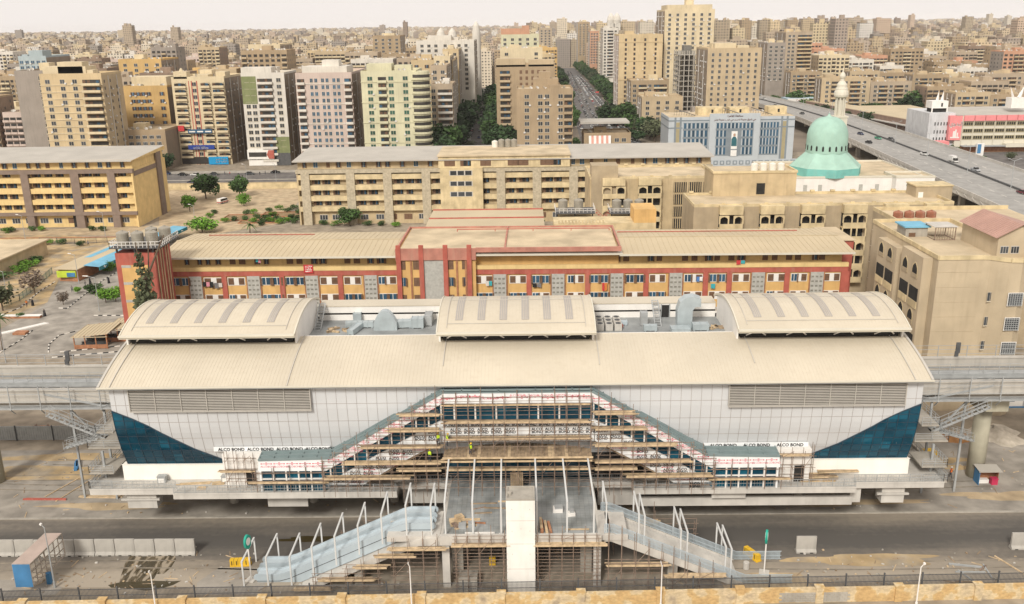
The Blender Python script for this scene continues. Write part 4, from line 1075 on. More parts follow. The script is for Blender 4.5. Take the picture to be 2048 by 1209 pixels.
x,y=gx(1972,968)
hut=thing('guard_shelter','small lean-to shelter of blue and rusty sheets beside the round pier at the right','shelter',(x,y,.13))
putw('wall',MB().box(x-1.5,x-1.42,y-.7,y+.9,.13,2.4).box(x-1.42,x+1.5,y+.82,y+.9,.13,2.3,1).box(x+1.45,x+1.5,y-.3,y+.9,.13,2.2,1),[BLUEP,BRICK],hut)
putw('roof',MB().face([(x-1.7,y-.9,2.45),(x+1.7,y-.9,2.35),(x+1.7,y+1.1,2.6),(x-1.7,y+1.1,2.7)]).box(x-1.7,x+1.7,y-.92,y-.88,2.3,2.42),[SHEET_G],hut)
putw('seat',MB().box(x-1.2,x+.3,y-.1,y+.6,.13,.7),[WHITE],hut)
single('box',MB().box(-.45,.45,-.35,.35,0,.9).box(-.5,.5,-.4,.4,.9,1.0),[mat('crimson plastic',(.45,.03,.08),.6)],'crimson plastic box inside the lean-to shelter by the pier','box',(x+.9,y-.3,.13))
for i,(px,py,w)in enumerate(((1996,822,5.0),(2046,818,6.0))):
 x,y=gx(px,py+6);y=150+i
 c=thing('site_cabin',('white site cabin with blue base behind the round pier' if i==0 else 'white site cabin at the right edge behind the gravel'),'cabin',(x,y,0),group='white site cabins')
 putw('wall',MB().box(x-w/2,x+w/2,y,y+2.5,.3,2.9),[WHITE],c)
 putw('base',MB().box(x-w/2-.05,x+w/2+.05,y-.05,y+2.5,0,.3),[BLUEP],c)
 putw('window',MB().box(x-w/3,x-w/8,y-.04,y,1.2,2.2),[GLASSB],c);putw('door',MB().box(x+w/8,x+w/8+1,y-.04,y,.3,2.3),[STEEL],c)
def coach(px,py,label):
 x,y=gx(px,py);y=109.5
 c=thing('coach',label,'coach',(x,y,0))
 def half():pass
 body=MB();P=[(-5.8,.35),(2.7,.35),(2.95,.9),(2.85,1.6),(2.55,3.05),(2.2,3.2),(-5.7,3.2),(-5.8,3.0)]
 body.slabxz([(x+a,z)for a,z in P],y-1.25,y+1.25);putw('body',body,[WHITE],c)
 putw('window',MB().slabxz([(x-5.6,1.65),(x+2.0,1.65),(x+1.9,2.9),(x-5.6,2.9)],y-1.28,y+1.28).slabxz([(x+2.1,1.3),(x+2.93,1.3),(x+2.63,3.0),(x+2.1,3.0)],y-1.27,y+1.27),[DARK],c)
 for xw in(1.4,-3.9):
  for yy in(y-1.3,y+.95):
   w=putw('wheel',MB().tube((x+xw,yy,.5),(x+xw,yy+.35,.5),.5,18),[STEEL_D],c);putw('hub',MB().tube((x+xw,yy-.02,.5),(x+xw,yy+.37,.5),.26,12),[STEEL],w)
 putw('mirror',MB().box(x+2.8,x+3.1,y-1.55,y-1.3,2.0,2.6),[STEEL_D],c)
 for yy in(y-1.0,y+.75):putw('headlight',MB().box(x+2.85,x+2.97,yy,yy+.3,.8,1.05),[GLASS],c)
coach(1098,1120,'white coach with black windows parked on the road under the bridge')
pile('tool_chest','yellow chest hanging on the scaffold under the bridge left of the lift shaft','chest',[(0,0,0,.8,.5,1.1,0,5),(0,-.27,.5,.7,.04,.06,0,3)],(xx(985,1130,103),103,.02))
single('barrel',MB().lathe([(.35,0),(.37,.05),(.37,.9),(.34,.95),(.3,.95)],14),[CONC_L],'pale drum on the pavement beside the right-hand stairs','barrel',(*gx(1492,1138),.02))
pile('generator','grey generator standing on the pavement behind the right-hand stairs','generator',[(0,0,0,2.0,1.2,1.2,0,2),(.2,0,1.2,1.2,1.0,.3,0,2),(-.7,0,1.2,.14,.14,.7,0,3),(0,-.62,.3,1.5,.03,.6,0,3)],(*gx(1228,1016),.13))
DUCT=mat('galvanised duct',(0.42,0.47,0.48),0.4,0.12,0.8,metal=0.25)
def duct_hood(x,y,z,label,w,h,d):
 k=10;prof=[(x-w/2,z)]+[(x-w/2+w*(i/k),z+h*math.sin(math.pi*(.08+.84*i/k))**.7)for i in range(k+1)]+[(x+w/2,z)]
 b=MB();b.slabxz([(a-x,c-z)for a,c in prof],-d/2,d/2)
 for dx in(-.3,.1,.4):b.box(dx*w-.03,dx*w+.03,-d/2-.05,d/2+.05,0,.5)
 return single('air_duct',b,[DUCT],label,'duct',(x,y,z),group='rooftop ducts')
duct_hood(xx(772,660,128.5),128.5,23.2,'large rounded pale blue duct hood on the roof left of the middle vault',3.4,3.0,1.2)
X_=xx(1376,650,128.5)
b=MB();pr=[(-1.7,0),(-1.75,2.6),(-1.4,3.9),(-.6,4.6),(.6,4.75),(1.6,4.4),(1.6,3.2),(.8,3.2),(.45,2.6),(.4,0)]
b.slabxz(pr,-.9,.9)
single('air_duct',b,[DUCT],'tall pale blue bent duct on the roof beside the right vault','duct',(X_,128.5,23.2),group='rooftop ducts')
def dbox(px,py,w,d,h,label,rz=0,m=None,name='air_duct',cat='duct'):
 x,y=gx(px,py,23.2);b=MB();b.box(-w/2,w/2,-d/2,d/2,.15,h)
 for i in range(int(w/.8)+1):xx_=-w/2+i*w/max(1,int(w/.8));b.box(xx_-.05,xx_+.05,-d/2-.06,d/2+.06,.1,h+.06)
 b.box(-w/2+.1,-w/2+.25,-d/2,d/2,0,.15).box(w/2-.25,w/2-.1,-d/2,d/2,0,.15)
 return single(name,b,[m or DUCT],label,cat,(x,y,23.2),rz,group='rooftop ducts' if cat=='duct' else None)
dbox(720,655,4.0,1.0,.9,'long low duct run on the roof right of the left ladder')
dbox(712,663,.9,4.0,.8,'duct branch lying towards the roof edge left of the duct hood',R(-14))
dbox(716,642,1.1,1.1,1.3,'upright duct stub at the back wall left of the duct hood')
dbox(806,655,2.4,1.3,1.1,'ribbed duct right of the rounded duct hood',R(6))
dbox(836,655,1.7,1.5,1.5,'pale box plenum at the right end of the left plant bay')
dbox(858,648,1.0,2.6,1.6,'grey control cabinet beside the middle vault',0,STEEL,'cabinet','cabinet')
dbox(1287,650,.9,1.2,2.0,'grey upright cabinet in the right plant bay',0,STEEL,'cabinet','cabinet')
dbox(1300,662,1.8,.9,.9,'low duct box in front of the cabinet in the right plant bay')
dbox(1246,650,1.1,.8,.6,'pale blue box in the middle of the right plant bay',0,PALEB,'cabinet','cabinet')
dbox(1400,660,2.2,1.4,1.0,'pale duct box beside the right vault wall')
dbox(1360,664,2.6,1.8,.7,'low tangled duct beside the bent duct')
pile('timber_heap','brown offcuts and rolls lying in the left plant bay of the roof','timber',[(rnd.uniform(-1.4,1.4),rnd.uniform(-.8,.8),0,rnd.uniform(.5,1.4),.3,.25,rnd.uniform(0,180),i%2)for i in range(12)],(*gx(675,662,23.2),23.2))
pile('timber_heap','pale offcuts on the floor beside the right vault wall','timber',[(rnd.uniform(-1.2,1.2),rnd.uniform(-.6,.6),0,rnd.uniform(.5,1.6),.3,.2,rnd.uniform(0,180),i%2)for i in range(9)],(*gx(1428,656,23.2),23.2))
def condenser(x,y,label):
 b=thing('condenser_unit',label,'condenser',(x,y,23.2),group='grid of condenser units')
 put('casing',MB().box(-.52,.52,-.5,.5,.15,1.05).box(-.5,.5,-.45,.45,0,.15),[CONC_L],b)
 put('fan',MB().tube((0,0,1.05),(0,0,1.12),.4,16).tube((0,0,1.12),(0,0,1.16),.12,8),[STEEL_D],b)
 return b
x0,y0=gx(1200,661,23.2)
c0=None;ords=['front','middle','back'];cols=['left','middle','right']
for i in range(3):
 for j in range(3):
  lab='cream condenser with black fan, %s column, %s row of the block by the middle vault'%(cols[i],ords[j])
  p=(x0+i*1.3,y0+j*1.55,23.2)
  if c0 is None:c0=condenser(p[0],p[1],lab)
  else:copy_tree(c0,p,0,lab)
x,y=gx(1236,655,23.2);b=MB();
for i in range(6):b.tube((-.5+.25*i,0,0),(-.25+.25*i,0,0),.38,14,i%2)
single('hose_drum',b,[WHITE,RED],'red and white striped tube leaning beside the condenser units','tube',(x,y,23.7),R(-70))
for px,w in((642,'left'),(1312,'right')):
 x,y=xx(px,660,130.5),130.6
 s=thing('roof_ladder','grey steel roof ladder leaning on the back wall of the %s plant bay'%w,'ladder',(x,y,23.2),group='roof ladders')
 b=MB()
 for dx in(-.45,.45):b.bar((dx,-2.2,0),(dx,2.2,2.7),.12,.2)
 put('rail',b,[STEEL],s);b=MB()
 for i in range(11):t=i/10;b.box(-.45,.45,-2.2+4.4*t-.13,-2.2+4.4*t+.13,2.7*t-.02,2.7*t+.03)
 put('rung',b,[STEEL],s)
single('doorway',MB().box(-.55,.55,-.08,0,0,1.9).box(-.7,-.55,-.14,0,0,2.05,1).box(.55,.7,-.14,0,0,2.05,1),[DARK,STEEL],'dark doorway in the white back wall of the right plant bay','door',(xx(1330,640,132.9),132.99,23.2))
b=MB();rr=random.Random(64)
for i in range(900):
 z=0.0
 if rr.random()<.45:x,y,z=rr.uniform(-78,78),rr.uniform(116,136),.13
 elif rr.random()<.5:x,y,z=rr.uniform(-62,66),rr.uniform(96.6,106),.012
 else:x,y,z=rr.choice((rr.gauss(-45,16),rr.gauss(45,14))),rr.gauss(99,2.5),.012
 if-36<x<33 and y<105 and rr.random()<.7 or y<96.2:continue
 L,w,h=(rr.uniform(.1,.35),rr.uniform(.08,.25),rr.uniform(.04,.16))if rr.random()<.75 else(rr.uniform(.6,1.8),.1,.05)
 q=MB().box(-L/2,L/2,-w/2,w/2,0,h);b.add(q,Matrix.Translation((x,y,z))@Matrix.Rotation(rr.uniform(0,6.28),4,'Z'),rr.choice((0,0,1,2,3))if L<.5 else rr.choice((1,2)))
structure('debris',b,[CONC,WOOD,WOOD_D,CONC_L],kind='stuff')
tm=ground_mat('tyre worn dust',[(.35,(.20,.175,.14)),(.6,(.30,.255,.195))],.8)
for(x,y,z,L,bend)in((-66,123,.142,34,.012),(-70,126.4,.142,30,-.01),(48,121.6,.142,40,.006),(-52,102.6,.02,40,-.006),(44,101.2,.02,46,.004),(-60,131,.143,30,.01)):
 b=MB()
 for dy in(0,1.7):
  for i in range(20):xa,xb=x-L/2+L*i/20,x-L/2+L*(i+1)/20;ya,yb=y+dy+bend*(xa-x)**2*.3,y+dy+bend*(xb-x)**2*.3;b.face([(xa,ya,z),(xb,yb,z),(xb,yb+.28,z),(xa,ya+.28,z)])
 structure('tyre_track',b,tm)
# ================================================================= windows
_wm={}
def window_mesh(kind):
 """one metre square window meshes, scaled to size: frame, panes, shutters"""
 if kind in _wm:return _wm[kind]
 b=MB()
 if kind=='pair':
  b.box(0,1,-.06,0,0,1,0);b.box(.035,.36,-.09,-.06,.08,.92,1);b.box(.64,.965,-.09,-.06,.08,.92,1)
  for x in(.035,.64):
   for i in range(4):b.box(x+.02+i*.075,x+.07+i*.075,-.11,-.09,.12,.88,2)
  mats=[WHITE,SHUT,SHUT]
 elif kind=='pair_open':
  b.box(0,1,-.05,0,0,1,0);b.box(.05,.42,-.07,-.05,.06,.94,3);b.box(.58,.95,-.07,-.05,.06,.94,3)
  for x in(.2,.74):b.box(x,x+.03,-.09,-.07,.06,.94,0)
  for x in(-.06,.43,.5,.96):b.box(x,x+.09,-.35,-.30,.0,1.0,2)
  mats=[WHITE,SHUT,SHUT,GLASSB]
 elif kind=='pair_half':
  b.box(0,1,-.06,0,0,1,0);b.box(.035,.36,-.09,-.06,.08,.92,3);b.box(.17,.2,-.1,-.09,.08,.92,0);b.box(.64,.965,-.09,-.06,.08,.92,1)
  for i in range(4):b.box(.66+i*.075,.71+i*.075,-.11,-.09,.12,.88,2)
  b.box(.36,.44,-.3,-.26,.0,1.0,2)
  mats=[WHITE,SHUT,SHUT,GLASSB]
 elif kind=='shutter':
  b.box(0,1,-.05,0,0,1,1);b.box(.47,.53,-.07,-.05,0,1,0)
  for i in range(7):b.box(.06,.94,-.065,-.05,.06+i*.135,.12+i*.135,2)
  mats=[SHUT,SHUT,mat('light shutter slat',(.20,.12,.075),.75)]
 elif kind=='open':
  b.box(0,1,-.04,0,0,1,1);b.box(0,.3,-.3,-.26,0,1,2);b.box(.92,1.2,-.3,-.26,0,1,2);b.box(.5,.54,-.06,-.04,0,1,0)
  mats=[WHITE,GLASSB,SHUT]
 elif kind in('plain','blue','green'):
  b.box(-.06,1.06,-.05,0,-.05,1.05,0);b.box(0,.47,-.03-.03,-.05,0.02,1,1);b.box(.53,1,-.06,-.05,0.02,1,1);b.box(-.1,1.1,-.16,0,-.1,-.04,0)
  mats=[WIN_FR,{'plain':GLASS,'blue':GLASSB,'green':GLASSG}[kind]]
 elif kind=='slit':
  b.box(0,1,-.05,0,0,1,0).box(0,1,-.07,-.05,.3,.34,1)
  mats=[GLASSB,MULL]
 elif kind=='dark':
  b.box(0,1,-.02,0,0,1,0);b.box(.28,.32,-.05,-.02,0,1,1);b.box(.62,.68,-.05,-.02,0,1,1);b.box(0,.25,-.04,-.02,.0,.9,1);b.box(.7,.85,-.04,-.02,.1,.8,2)
  mats=[DARK,SHUT,GLASSB]
 elif kind=='clear':
  b.box(0,1,-.05,0,0,1,0)
  for i in range(3):b.box(.04+i*.325,.31+i*.325,-.07,-.05,.08,.92,1)
  mats=[CONC_L,GLASS]
 elif kind=='arch':
  P=[(0,0),(1,0),(1,.55),(.93,.75),(.78,.9),(.5,1.06),(.22,.9),(.07,.75),(0,.55)]
  b.slabxz(P,-.05,0,0);b.slabxz([(.5+(x-.5)*.8,z*.93)for x,z in P],-.07,-.05,1);b.box(0,1,-.12,-.07,0,.28,2)
  mats=[TAN_L,DARK,TAN_G]
 elif kind=='grille':
  b.box(-.05,1.05,-.06,0,-.05,1.05,0);b.box(0,1,-.08,-.06,0,1,1)
  for i in range(6):b.box(.08+i*.165,.11+i*.165,-.2,-.15,0,1,2).box(0,1,-.2,-.15,.06+i*.165,.1+i*.165,2)
  mats=[WHITE,GLASS,STEEL]
 _wm[kind]=b.mesh('window',mats)
 return _wm[kind]
WIN_FR=mat('window surround',(0.50,0.44,0.34),.8,.1)
def window(parent,kind,x,z,w,h,y=0.0,face=0,depth=1.0,name='window'):
 """in the parent's frame; face 0 looks to -Y, 1 to +X, 2 to -X (x is then the y coordinate of its left edge as seen)"""
 o=bpy.data.objects.new(name,window_mesh(kind));COL.objects.link(o);o.parent=parent
 if face==0:o.location=(x,y,z)
 elif face==1:o.location=(y,x,z);o.rotation_euler=(0,0,R(90))
 else:o.location=(y,x,z);o.rotation_euler=(0,0,R(-90))
 o.scale=(w,depth,h)
 return o
def tank_mesh(h=2.4,r=1.0,m=None):
 b=MB();n_=5;pr=[(r*.97,0)]
 for i in range(n_):z=.1+(h-.35)*i/n_;pr+=[(r,z),(r,z+(h-.35)/n_*.8),(r*.96,z+(h-.35)/n_*.9)]
 pr+=[(r,h-.22),(r*.6,h),(r*.25,h+.06)]
 b.lathe(pr,18);b.tube((0,0,h+.05),(0,0,h+.2),r*.22,10)
 return b.mesh('water_tank',[m or TANK],smooth=False)
T_METAL,T_WHITE=tank_mesh(),tank_mesh(2.0,.95,TANKW)
RUSTT=mat('rust red tank',(.30,.12,.07),.7,.35,.8,streak=.4,dirt=(.5,.42,.34));T_RUST=tank_mesh(2.3,1.05,RUSTT)
def tank(mesh,x,y,z,label,s=1.0,group='water tanks'):
 o=single('water_tank',mesh,None,label,'water tank',(x,y,z),group=group);o.scale=(s,s,s);return o
# ================================================================= red and ochre hostel behind the station
RY,RA=177.2,-0.0135
RXC=-4.5
hs=thing('hostel','long ochre hostel block with red bands, brown shutters and dusty sheet roof behind the station','building',(RXC,RY,0),RA)
def lx(px,py=560):return xx(px,py,RY)-RXC
def lz(py,px=900):return zx(px,py,RY)-.0
put('wall',MB().box(-67,67.4,0,19,0,19.2),[ORANGE],hs)
put('upper_wall',MB().box(-66.6,67,1.6,18,19.2,22.3),[YELLOW],hs)
b=MB();b.box(-67.4,67.8,-.25,.2,18.3,19.35)
put('red_band',b,[RED],hs)
b=MB();b.box(-67.4,67.8,-.35,.3,19.35,20.15)
put('ledge',b,[YELLOW],hs)
for x0,x1 in((-68.4,-20.6),(23,68.6)):
 r_=MB();n0=len(r_.v);z0,z1,z2=22.4,23.3,22.5
 r_.face([(x0,-1.2,z0),(x1,-1.2,z0),(x1,10,z1),(x0,10,z1)],0);r_.face([(x0,10,z1),(x1,10,z1),(x1,20.5,z2),(x0,20.5,z2)],0)
 r_.box(x0,x1,-1.25,-1.15,z0-.35,z0+.03,1);r_.face([(x1,-1.2,z0),(x1,20.5,z2),(x1,10,z1)],1)
 r_.face([(x0,-1.15,z0-.3),(x0,2,z0-.3),(x1,2,z0-.3),(x1,-1.15,z0-.3)],1)
 x=x0+.6
 while x<x1:r_.bar((x,-1.2,z0+.02),(x,10,z1+.02),.06,.05,2);r_.bar((x,10,z1+.02),(x,20.5,z2+.02),.06,.05,2);x+=1.1
 r_.bar((x0,10,z1+.04),(x1,10,z1+.04),.5,.08,2)
 put('roof',r_,[SHEET,CREAM,bpy.data.materials.get('sheet seam')or mat('sheet seam',(.47,.385,.25),.8)],hs)
for x0,x1,y,z in((-64,-41,17,22.9),(24,62,16.5,22.95),(-10,22,14,24.35)):p_=MB();p_.tube((x0,y,z),(x1,y,z),.1,6);[p_.box(x0+i*8,x0+i*8+.15,y-.1,y+.1,z-.5,z)for i in range(int((x1-x0)/8)+1)];put('roof_pipe',p_,[RED],hs)
tx0,tx1,tx2=-20.6,-5.2,23.0
b=MB();b.box(tx0,tx1,-1.2,19,0,23.2);b.box(tx1,tx2,.9,19,19.2,22.8)
mid=put('middle_block',b,[ORANGE],hs)
put('flat_roof',MB().box(tx0+.3,tx2-.3,-.4,20,23.2,23.3),[RDUST],mid)
b=MB();b.box(tx0-.3,tx1+.1,-1.6,-1.1,21.6,23.9).box(tx1+.1,tx2+.3,-1.5,-1.1,23.1,24.0).box(tx0-.3,tx0,-1.1,20,23.1,23.75).box(tx2,tx2+.3,-1.1,20,23.1,23.75).box(tx0,tx2,20,20.3,23.1,23.65).box(.4,.7,-1.1,20,23.3,23.6)
put('parapet',b,[REDF],mid)
put('eave',MB().box(tx1+.1,tx2+.6,-1.3,1,22.3,22.6),[CREAM],mid)
for px in(800,845,893,940):x=lx(px,540);put('pilaster',MB().box(x-.45,x+.45,-1.75,-1.2,0,24.6),[RED],mid)
for px in(824,915):x=lx(px,540);put('pilaster',MB().box(x-.18,x+.18,-1.4,-1.2,0,21.6),[BRICK],mid).name;put('pilaster',MB().box(x+1.6,x+1.96,-1.4,-1.2,0,21.6),[BRICK],mid)
x=lx(869,560);put('pierced_panel',MB().box(x-2.05,x+2.05,-1.35,-1.2,0,21.6),[LATT],mid)
for px in(390,507,624,742,1000,1116,1233,1350,1513,1629):
 x=lx(px,575);lb=MB();lb.box(x-1.25,x+1.25,-.3,.02,0,18.3)
 for i in range(9):
  for j in range(3):lb.box(x-1.1+j*.8,x-.6+j*.8,-.32,-.3,9.6+i*.95,9.95+i*.95,1)
 put('pierced_panel',lb,[LATT,mat('pierced hole',(.22,.21,.18),.9)]if px==390 else[LATT,bpy.data.materials['pierced hole']],hs)
 for s in(-1,1):put('pilaster',MB().box(x+s*1.4-.1,x+s*1.4+.1,-.25,0,0,18.3),[BRICK],hs)
for px in(332,448,564,681,1058,1175,1291,1409,1456,1570,1684):
 x=lx(px,575);w=.8 if px in(332,1684)else.5;put('pilaster',MB().box(x-w,x+w,-.3,.02,0,18.3),[RED],hs)
pairs=[(340,377),(405,445),(453,488),(521,563),(570,608),(639,676),(687,722),(756,793),(949,986),(1019,1053),(1064,1099),(1135,1168),(1180,1217),(1251,1288),(1298,1330),(1367,1404),(1417,1450),(1463,1497),(1532,1567),(1579,1611),(1643,1676)]
rnd=random.Random(12)
opened={(1,0),(1,3),(1,4),(1,10),(1,12),(1,13),(1,16),(2,6),(2,7),(2,12),(2,14),(2,9),(2,3),(2,8)}
lf=lambda py:17.0-(py-555)*.094*1.0
for k,(a,c)in enumerate(pairs):
 for row,(zt,hgt)in enumerate(((18.0,1.65),(14.45,1.65),(10.9,1.65)),1):
  x0,x1=lx(a,562),lx(c,562)
  kind='pair_open' if(row,k)in opened else('pair_half' if(k*7+row*3)%4==0 else 'pair')
  window(hs,kind,x0,zt-hgt,x1-x0,hgt,-.003)
for a,c in((802,814),(829,843),(897,909),(926,939)):
 for zt in(21.4,18.0,14.45):
  x0,x1=lx(a,562),lx(c,562);window(mid,'open' if zt==18.0 and a!=829 else 'shutter',x0,zt-1.75,x1-x0,1.75,-1.21)
tops=[(362,370,'open'),(388,396,'open'),(405,413,'open'),(425,434,'open'),(453,465,'s'),(472,485,'s'),(504,513,'open'),(523,532,'open'),(569,582,'s'),(589,601,'s'),(619,630,'open'),(636,648,'open'),(686,698,'s'),(705,718,'s'),(733,744,'open'),(752,768,'open'),(947,959,'s'),(968,979,'s'),(1024,1034,'s'),(1043,1054,'open'),(1063,1074,'open'),(1082,1092,'s'),(1133,1144,'open'),(1151,1162,'s'),(1180,1189,'open'),(1197,1208,'s'),(1227,1238,'open'),(1246,1258,'s'),(1295,1306,'open'),(1313,1324,'s'),(1364,1376,'s'),(1383,1395,'s'),(1410,1423,'open'),(1429,1440,'s'),(1457,1469,'s'),(1475,1488,'open'),(1525,1536,'s'),(1544,1555,'s'),(1572,1584,'s'),(1590,1602,'s'),(1624,1634,'open'),(1638,1650,'s')]
for a,c,k in tops:window(hs,'shutter' if k=='s' else 'open',lx(a,525)+(.15 if a>900 else-.15),20.3,lx(c,525)-lx(a,525),1.75,1.59)
cl_cols={'red':(.5,.05,.05),'turquoise':(.05,.35,.38),'pale':(.6,.55,.5),'black':(.02,.02,.02),'blue':(.08,.2,.45),'orange':(.6,.2,.05),'pink':(.6,.25,.3),'grey':(.18,.17,.17),'white':(.75,.72,.68)}
CL={k:mat(k+' cloth',v,.9,.15,3.0)for k,v in cl_cols.items()}
def laundry(px,py,w,h,cols,label):
 x,z=fx(px,py,RY-.3);b=MB();n_=len(cols);rr=random.Random(px)
 for i in range(n_):
  x0=-w/2+w*i/n_;ww=w/n_*.92;hh=h*rr.uniform(.6,1.0)
  for j in range(3):b.face([(x0+ww*j/3,-.03*(j%2),-hh*rr.uniform(.85,1)),(x0+ww*(j+1)/3,-.03*((j+1)%2),-hh*rr.uniform(.85,1)),(x0+ww*(j+1)/3,-.03*((j+1)%2),0),(x0+ww*j/3,-.03*(j%2),0)],i)
 b.bar((-w/2-.2,0,0),(w/2+.2,0,0),.03,m=0)
 return single('laundry',b,[CL[c]for c in cols],label,'laundry',(x,RY-.55-(x-RXC)*.0135,z),RA,'washing at the hostel windows')
for a in((414,566,2.2,1.4,['black','pink','black'],'black and pink washing at the second window pair from the hostel left end'),(435,568,1.6,1.2,['grey','pale'],'grey washing at the window pair by the first red pilaster of the hostel'),(700,601,1.6,1.4,['black','pink'],'black and pink washing in the lower row left of the hostel middle'),(717,601,1.4,1.2,['turquoise','blue'],'turquoise washing in the lower row left of the hostel middle'),(905,566,1.0,1.4,['pale'],'pale sheet under the narrow window of the hostel middle block'),(933,567,1.2,1.3,['turquoise','turquoise','white'],'turquoise and white washing on the hostel middle block'),(978,562,1.3,1.1,['pale','turquoise'],'pale washing at the first pair right of the hostel middle block'),(1074,566,1.8,1.0,['black','grey'],'black and grey washing above the middle vault'),(1209,565,1.0,1.9,['red','orange'],'bright red and orange washing between two pierced panels'),(1210,597,1.6,1.2,['white','blue'],'white and blue washing in the lower row below the red washing'),(1305,598,1.2,1.2,['white','pale'],'white washing in the lower row near the bent duct'),(1322,598,1.2,1.2,['black'],'black washing in the lower row near the bent duct'),(1398,552,1.2,1.4,['blue','white'],'blue and white washing at a right-hand window pair'),(1425,566,.9,1.4,['turquoise'],'single turquoise cloth below an open right-hand window pair'),(932,531,.8,1.5,['black','pale'],'dark washing at the top row of the hostel middle block'),(1480,519,1.7,.9,['red','turquoise'],'red and turquoise washing on the top-storey ledge at the right'),(515,519,1.0,1.0,['turquoise','pink'],'turquoise and pink washing on the top-storey ledge at the left'),(655,602,2.4,.7,['white','red','white'],'small white and red washing in the lower row left of the pierced panel')):
 laundry(*a)
x,z=fx(615,531,RY-.4)
b=MB();b.slabxz([(-.95,0),(.95,0),(.95,-1.75),(-.95,-1.7)],0,.02,0)
rr=random.Random(3)
for j,zz in enumerate((-.35,-.7,-1.05,-1.38)):
 xq=-.6
 while xq<.6:ww=rr.uniform(.08,.3);b.box(xq,xq+ww,-.012,0,zz-.1*rr.random(),zz+.06+.08*rr.random(),1);xq+=ww+rr.uniform(.05,.14)
single('banner',b,[CL['red'],CL['white']],'red banner with white writing hung over the hostel ledge','banner',(x,RY-.5-(x-RXC)*.0135,z))
sb=thing('stair_block','small flat-roofed red block at the right end of the ochre hostel','building',(64.5,180,0))
putw('wall',MB().box(63.2,67.5,186,198,0,22.2),[RED],sb);putw('roof',MB().box(62.9,67.8,185.7,198.3,22.2,22.4),[RDUST],sb)
TY=168.0
tw=thing('stair_tower','red and ochre stair tower with a tank platform beside the hostel','tower',(-73,TY,0))
a0,a1=-77.0,-69.6
putw('wall',MB().box(a0,a1,TY,TY+8,0,25.6),[RED],tw)
putw('panel',MB().box(a0+1.0,a1-1.3,TY-.12,TY,0,23.3),[ORANGE],tw)
for z in(22.8,19.5,16.0):putw('vent_slot',MB().box(-76,-74.2,TY-.16,TY-.12,z,z+.5),[LATT],tw)
sidew=MB()
for i in range(5):sidew.tube((a1+.15+.1*(i%2),TY+.8+i*1.4,2),(a1+.15+.1*(i%2),TY+.8+i*1.4,26),.12,6)
putw('drain_pipe',sidew,[TAN_L],tw)
pf=MB();pf.box(a0-.6,a1+1.6,TY-.8,TY+9,26.6,26.8)
for x in(a0+.3,(a0+a1)/2,a1-.3):
 for y in(TY+.4,TY+7.5):pf.bar((x,y,25.6),(x,y,26.6),.3)
putw('platform',pf,[STEEL_D],tw)
rl=MB()
for k in range(13):
 x=a0-.5+k*(a1-a0+2)/12;rl.bar((x,TY-.7,26.8),(x,TY-.7,27.9),.09)
for k in range(12):
 y=TY-.7+k*9.6/11;rl.bar((a1+1.5,y,26.8),(a1+1.5,y,27.9),.09);rl.bar((a0-.5,y,26.8),(a0-.5,y,27.9),.09)
for z in(27.3,27.9):rl.bar((a0-.5,TY-.7,z),(a1+1.5,TY-.7,z),.09);rl.bar((a1+1.5,TY-.7,z),(a1+1.5,TY+9,z),.09);rl.bar((a0-.5,TY-.7,z),(a0-.5,TY+9,z),.09)
putw('railing',rl,[WHITE],tw)
for i,(x,y)in enumerate(((-75.7,TY+1.4),(-72.8,TY+1.2),(-70.3,TY+1.6),(-71.6,TY+5),(-69.2,TY+5.4))):
 tank(T_METAL,x,y,26.8,['round metal water tank at the left front of the red tower platform','round metal water tank at the middle front of the red tower platform','round metal water tank at the right front of the red tower platform','metal water tank in the back row of the red tower, partly hidden','metal water tank at the back right corner of the red tower'][i],1.12)
rm=thing('roof_room','small plain ochre roof room with a grey door behind the tank tower','building',(-66,192,0))
putw('wall',MB().box(-77,-66.3,205,213,0,17.0),[YELLOW],rm);putw('roof',MB().box(-77.2,-66.1,204.8,213.2,17.0,17.25),[TAN_L],rm);putw('door',MB().box(-66.3,-66.24,206,208.5,13,16.0),[LATT],rm)
